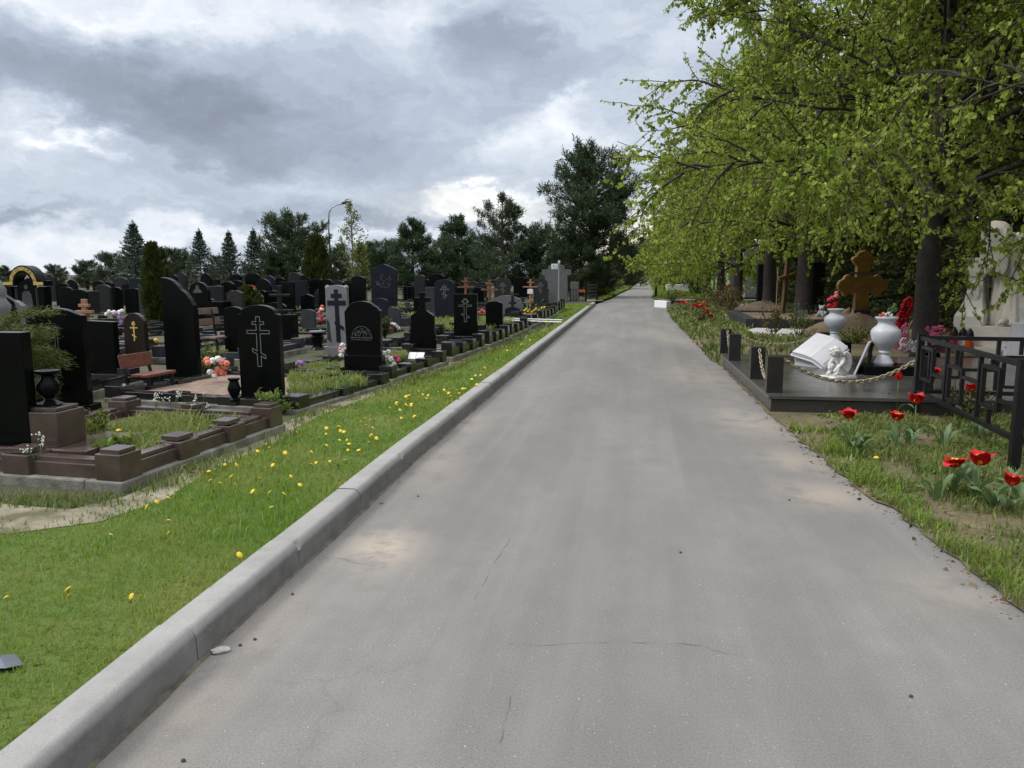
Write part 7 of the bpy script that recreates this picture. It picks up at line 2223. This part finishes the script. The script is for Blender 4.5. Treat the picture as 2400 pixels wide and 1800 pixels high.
# ------------------------------------------------------------------ tulips
def petal(n=6, L=.062, W=.046, curl=.5, op=.5):
    """one cupped petal, base at origin, opening outwards along +x"""
    vs_, fs_ = [], []
    for i in range(n):
        u = i / (n - 1)
        a = R(88) - op * u ** 1.2 * R(75)
        w = W * math.sin(PI * (0.14 + 0.80 * u)) ** .8 * (1 - .15 * u)
        x_ = .010 + L * (u * math.cos(R(88) - op * u * R(60))); z_ = L * u * math.sin(R(88) - op * u * R(60))
        for j in range(5):
            v = (j - 2) / 2
            vs_.append((x_ - curl * .016 * (v * v), v * w / 2, z_ + .004 * abs(v) + (.006 * (1 if j % 2 else -1) if i == n - 1 else 0)))
    for i in range(n - 1):
        for j in range(4): fs_.append((i * 5 + j, i * 5 + j + 1, i * 5 + 6 + j, i * 5 + 5 + j))
    return vs_, fs_


def tulip(label, px, py, base_py, seed, op, size=1.0, group=None, zr=ZR, Y=None, head=None, leaves=4, bend=0.0):
    rg = random.Random(seed)
    b = gp(px + rg.uniform(-3, 3), base_py, zr) if Y is None else Vector((at(px, 900, Y)[0], Y, zr))
    h = at(px, py, b.y)[1] - zr
    r = thing('tulip', label, 'flower', b, rg.uniform(0, 6.28), group)
    hx_, hy_ = rg.uniform(-.03, .03), rg.uniform(-.03, .03)
    MB().tube([(0, 0, -.02), (hx_ * .3, hy_ * .3, h * .5), (hx_, hy_, h - .015 * size)], [.0052, .0045, .0038], 6).build('stem', STEMG, r, smooth=True)
    pm = MB()
    for q in range(6):
        o_ = op * rg.uniform(.65, 1.35) * (1.0 if q % 2 else .8)
        vs_, fs_ = petal(L=.056 * size * rg.uniform(.9, 1.1), W=.068 * size, op=o_)
        a = q * PI / 3 + rg.uniform(-.12, .12); ca, sa = math.cos(a), math.sin(a)
        pm.add([(x * ca - y * sa + hx_, x * sa + y * ca + hy_, z + h - .02 * size) for x, y, z in vs_], fs_)
    pm.build('petals', REDPET, r, smooth=True)
    ym = MB()
    ym.ball((hx_, hy_, h - .006 * size), (.016 * size, .016 * size, .013 * size), 8, 5)
    for q in range(6): a = q * 1.05; ym.tube([(hx_, hy_, h - .01), (hx_ + .012 * size * math.cos(a), hy_ + .012 * size * math.sin(a), h + .018 * size)], .003 * size, 4)
    ym.build('stamens', YEL, r)
    for q in range(leaves):
        a = rg.uniform(0, 6.28); L = rg.uniform(.16, .30) * (.8 + .3 * size); w = rg.uniform(.015, .030)
        lean = rg.uniform(.35, 1.1); vs_, fs_ = [], []
        n = 9
        x_, z_, ang = 0.0, 0.0, R(82)
        for i in range(n):
            u = i / (n - 1); ww = w * math.sin(PI * (.12 + .86 * u)) ** .8
            if i == n - 1: ww = .002
            for v in (-1, 0, 1):
                vs_.append(((x_) * math.cos(a) - v * ww * math.sin(a), x_ * math.sin(a) + v * ww * math.cos(a), max(.012, z_ + .35 * ww * abs(v) + .006 * math.sin(9 * u) * v)))
            ang -= lean * R(150) / n * (.4 + u)
            x_ += math.cos(ang) * L / n; z_ += math.sin(ang) * L / n
        for i in range(n - 1):
            for j in range(2): fs_.append((i * 3 + j, i * 3 + j + 1, i * 3 + 4 + j, i * 3 + 3 + j))
        MB().add(vs_, fs_).build('leaf', TULIPL, r, smooth=True)
    return r


F_ = lambda x, y: (1650 + x / 2.949, 650 + y / 2.949)
for i, (fx, fy, by, op, sz, lab) in enumerate([
    (1010, 940, 1215, 1.25, 1.10, 'wide open red tulip nearest the platform corner'), (1335, 950, 1200, 1.0, 1.10, 'open red tulip with one drooping petal below the chain'),
    (1325, 678, 950, .35, .95, 'half closed red tulip before the dark platform edge'), (1460, 835, 1120, .95, 1.35, 'large red tulip just left of the fence post'),
    (1590, 640, 900, 1.2, 1.15, 'red tulip seen through the first rectangle of the iron fence'), (1815, 755, 1010, 1.1, 1.15, 'red tulip seen through the middle of the iron fence'),
    (1712, 1265, 1520, 1.5, 1.15, 'flattened wide red tulip, left of the pair in the front clump'), (1885, 1250, 1540, 1.05, 1.30, 'large red tulip, right of the pair in the front clump'),
    (2090, 1395, 1640, .9, 1.00, 'dark red tulip with bright yellow base at the fence post foot'), (2205, 930, 1180, .7, 1.1, 'red tulip at the picture edge inside the iron fence')]):
    px, py = F_(fx, fy); _, bpy_ = F_(fx, by)
    tulip(lab, px, py + 4, bpy_, 40 + i, op * .66, sz * 1.45, 'red tulips in the fenced bed', leaves=6 if i in (0, 3, 6, 7) else 4)
D_ = lambda x, y: (1500 + x / 4.148, 500 + y / 4.148)
frt = random.Random(77); k = 0
for cx, cy, n, sx_, sy_ in [(415, 862, 12, 45, 22), (575, 893, 16, 65, 28), (645, 950, 5, 24, 18), (345, 738, 2, 10, 8), (395, 757, 1, 3, 3), (385, 785, 2, 6, 5), (432, 797, 2, 6, 5), (510, 822, 2, 8, 6), (540, 855, 2, 6, 5), (680, 996, 2, 12, 8)]:
    for q in range(n):
        px, py = D_(cx + frt.gauss(0, .45) * sx_, cy + frt.gauss(0, .45) * sy_)
        base = py + (17 if cy > 850 else 14) + frt.uniform(-1, 2)
        tulip('red tulip of the far bed beside the white kerb stone', px, py, base, 300 + k, frt.uniform(.7, 1.3), 1.9, 'red tulips of the far bed', leaves=2); k += 1

# leaf clumps without flowers in the near bed
for i, (fx, fy, n, lab) in enumerate([(1150, 900, 9, 'broad tulip leaf clump against the platform edge'), (1060, 1220, 6, 'low tulip leaf clump below the left open tulip'), (1420, 1180, 8, 'long curled tulip leaves in the middle of the bed'), (1880, 1110, 6, 'pale tulip leaf clump beside the fence'),
                                      (1600, 1545, 5, 'single drooping tulip leaves on bare sand'), (1990, 1600, 7, 'tulip leaf clump at the lower fence post'), (1650, 1180, 5, 'bent tulip leaves behind the front pair'), (1350, 920, 5, 'tulip leaves at the fence corner'), (1820, 1420, 9, 'dense tulip leaf clump under the front pair'), (2180, 1560, 6, 'tulip leaves at the picture edge'), (1760, 1000, 5, 'tulip leaves inside the iron fence')]):
    px, py = F_(fx, fy); p = gp(px, py, ZR); rg = random.Random(i + 5)
    r = thing('tulip_leaves', lab, 'plant', p)
    for q in range(n):
        a = rg.uniform(0, 6.28); L = rg.uniform(.16, .32); w = rg.uniform(.014, .030); lean = rg.uniform(.3, 1.15); vs_, fs_ = [], []
        x_, z_, ang = .02, 0.0, R(84); m_ = 9
        for t_ in range(m_):
            u = t_ / (m_ - 1); ww = w * math.sin(PI * (.12 + .86 * u)) ** .8 if t_ < m_ - 1 else .002
            for v in (-1, 0, 1): vs_.append((x_ * math.cos(a) - v * ww * math.sin(a), x_ * math.sin(a) + v * ww * math.cos(a), max(.014, z_ + .4 * ww * abs(v) + .008 * math.sin(8 * u + q) * v)))
            ang -= lean * R(160) / m_ * (.4 + u); x_ += math.cos(ang) * L / m_; z_ += math.sin(ang) * L / m_
        for t_ in range(m_ - 1):
            for j in range(2): fs_.append((t_ * 3 + j, t_ * 3 + j + 1, t_ * 3 + 4 + j, t_ * 3 + 3 + j))
        MB().add(vs_, fs_).build('leaf', TULIPL, r, smooth=True)

# bushes
def bush_at(label, px, py, H, Rr, m, n=700, leaf=.05, stems=10, z=ZR, seed=1, name='bush'):
    p = gp(px, py, z); return shrub(name, label, seed, H, Rr, p, m, None, n, leaf, stems, 'bush')


bush_at('reddish leaved rose bush in front of the sand filled surround', 1815, 787, .75, .30, ROSEL, 320, .05, 8, seed=2, name='rose_bush')
bush_at('fine stemmed rose bush right of the sand filled surround corner', 1872, 790, .78, .45, BUSHL, 260, .05, 9, seed=3, name='rose_bush')
bush_at('dark twiggy bush behind the far red tulips', 1712, 735, 1.1, .8, ROSEL, 600, .06, 16, seed=4, name='rose_bush')
bush_at('low reddish bush among the far red tulips', 1645, 757, .50, .25, ROSEL, 160, .05, 9, seed=5, name='rose_bush')
bush_at('dark green bush before the white trough', 1575, 712, .75, .55, BUSHL, 500, .06, 12, seed=6)
bush_at('dense dark shrub right of the white trough', 1636, 690, 1.4, 1.5, DARKCON, 900, .10, 20, seed=7)
bush_at('brown twigged shrub behind the far tulips', 1690, 722, 1.0, 1.2, ROSEL, 800, .07, 18, seed=8)
bush_at('yellow flowering shrub beside the sandy mound', 2005, 805, .38, .38, BUSHL, 420, .04, 10, seed=9)
bush_at('small dry flowering bush inside the iron fence', 2268, 985, .48, .26, ROSEL, 420, .03, 16, seed=10)
bush_at('tiny yellow green bush beside the faded bench', 487, 868, .42, .24, BUSHL, 520, .035, 12, z=.14, seed=11)
bush_at('small round green bush right of the icon headstone', 902, 790, .55, .22, THUJA, 500, .05, 10, z=.14, seed=12)
bush_at('dark green low bush in the brown plot', 205, 1030, .24, .15, BUSHL, 420, .03, 10, z=.22, seed=13)
bush_at('yellow green perennial in the brown plot', 262, 1060, .14, .16, WEEDL, 90, .075, 7, z=.22, seed=14)
bush_at('light green stonecrop at the foot of the outlined cross headstone', 628, 940, .10, .16, WEEDL, 160, .035, 10, z=.24, seed=15)
bush_at('low perennial clump beside the plinth of the outlined cross plot', 655, 965, .20, .16, WEEDL, 160, .035, 10, z=.12, seed=16)
for i, (x, y, H, w) in enumerate([(1450, 678, 1.0, .8), (1482, 668, 1.2, 1.2), (1432, 686, .7, .6), (1415, 694, .6, .6), (1425, 690, .8, .5)]):
    bush_at(['green clump at a grave beyond the crossing', 'yellow green shrub far along the road', 'low clump at the second grave beyond the crossing', 'dark cushion plant at the lawn beyond the crossing', 'grey green plant at the curved stele'][i], x, y, H, w, BUSHL, 220, .12, 8, ZL, 20 + i)
# white flowering weed stalks
for i, (x, y, lab) in enumerate([(367, 985, 'tall white flowered weed behind the brown coping'), (405, 980, 'white flowered weed stalks before the dark coping'), (470, 985, 'white flowered weed, third behind the brown coping'), (90, 1100, 'thin white flowered weed before the brown coping')]):
    p = gp(x, y, ZL + .1); r = thing('weed_stalk', lab, 'plant', p); rg = random.Random(i); mb = MB(); fl_ = MB()
    for q in range(5):
        a = rg.uniform(0, 6.28); hh_ = rg.uniform(.14, .26); e_ = Vector((math.cos(a) * .07, math.sin(a) * .07, hh_)); mb.tube([(0, 0, 0), e_ * .5 + Vector((0, 0, .03)), e_], .0025, 4)
        for _ in range(6): fl_.ball(e_ + Vector((rg.gauss(0, .012), rg.gauss(0, .012), rg.gauss(0, .012))), .006, 5, 4)
    mb.build('stems', STEMG, r); fl_.build('blossoms', WHITEF, r)

# fallen leaves and bits of litter on beds, plots and along the edges
lrg = np.random.default_rng(55); LPx, LPy, LPz = [], [], []
def scatter(poly, n, z):
    xs = [p[0] for p in poly]; ys = [p[1] for p in poly]
    x = lrg.uniform(min(xs), max(xs), n); y = lrg.uniform(min(ys), max(ys), n); k = in_poly(x, y, poly)
    LPx.append(x[k]); LPy.append(y[k]); LPz.append(np.full(k.sum(), z))
scatter(bed_poly, 900, ZR + .012)
scatter([(p.x, p.y) for p in pline] + [(p.x + .4, p.y - .7) for p in pline[::-1]], 1200, ZL + .014)
scatter(strip(edge_line, .12, -.15), 500, .006)
scatter(strip(kf, -.10, .02), 260, .012)
scatter(mid_poly, 900, ZR + .02)
scatter([(-9, 8), (2.0, 26), (-2, 30), (-14, 16)], 2600, ZL + .012)
LP_ = np.stack([np.concatenate(LPx), np.concatenate(LPy), np.concatenate(LPz)], 1); nL = len(LP_)
dL = lrg.normal(size=(nL, 3)) * np.array([1, 1, .12])
V, F = heart_leaves(LP_, dL, lrg.uniform(.015, .040, nL), lrg, .10)
tag(fast('fallen_leaves', V, F, LEAF('fallen leaf', (.050, .030, .014), (.19, .13, .07), trans=.1)), 'scattered dry leaves and crumbs on beds and plots', 'leaves', kind='stuff')
for nm_, ln_ in (('left', pl), ('right', pr)):
    L_ = [Vector((x, y, 0)) for x, y in ln_]
    grass_patch('edge_grass', 'ragged grass fringe of the sandy path', strip(L_, -.07, .07), 90000, .07, .006, ZL, GRASS if nm_ == 'right' else WEED, 61 if nm_ == 'left' else 62, lambda x, y: np.clip((5.0 / np.maximum(np.hypot(x, y), 4.0)) ** 1.0, 0, 1) * .9, lean=1.0, clump=.5)
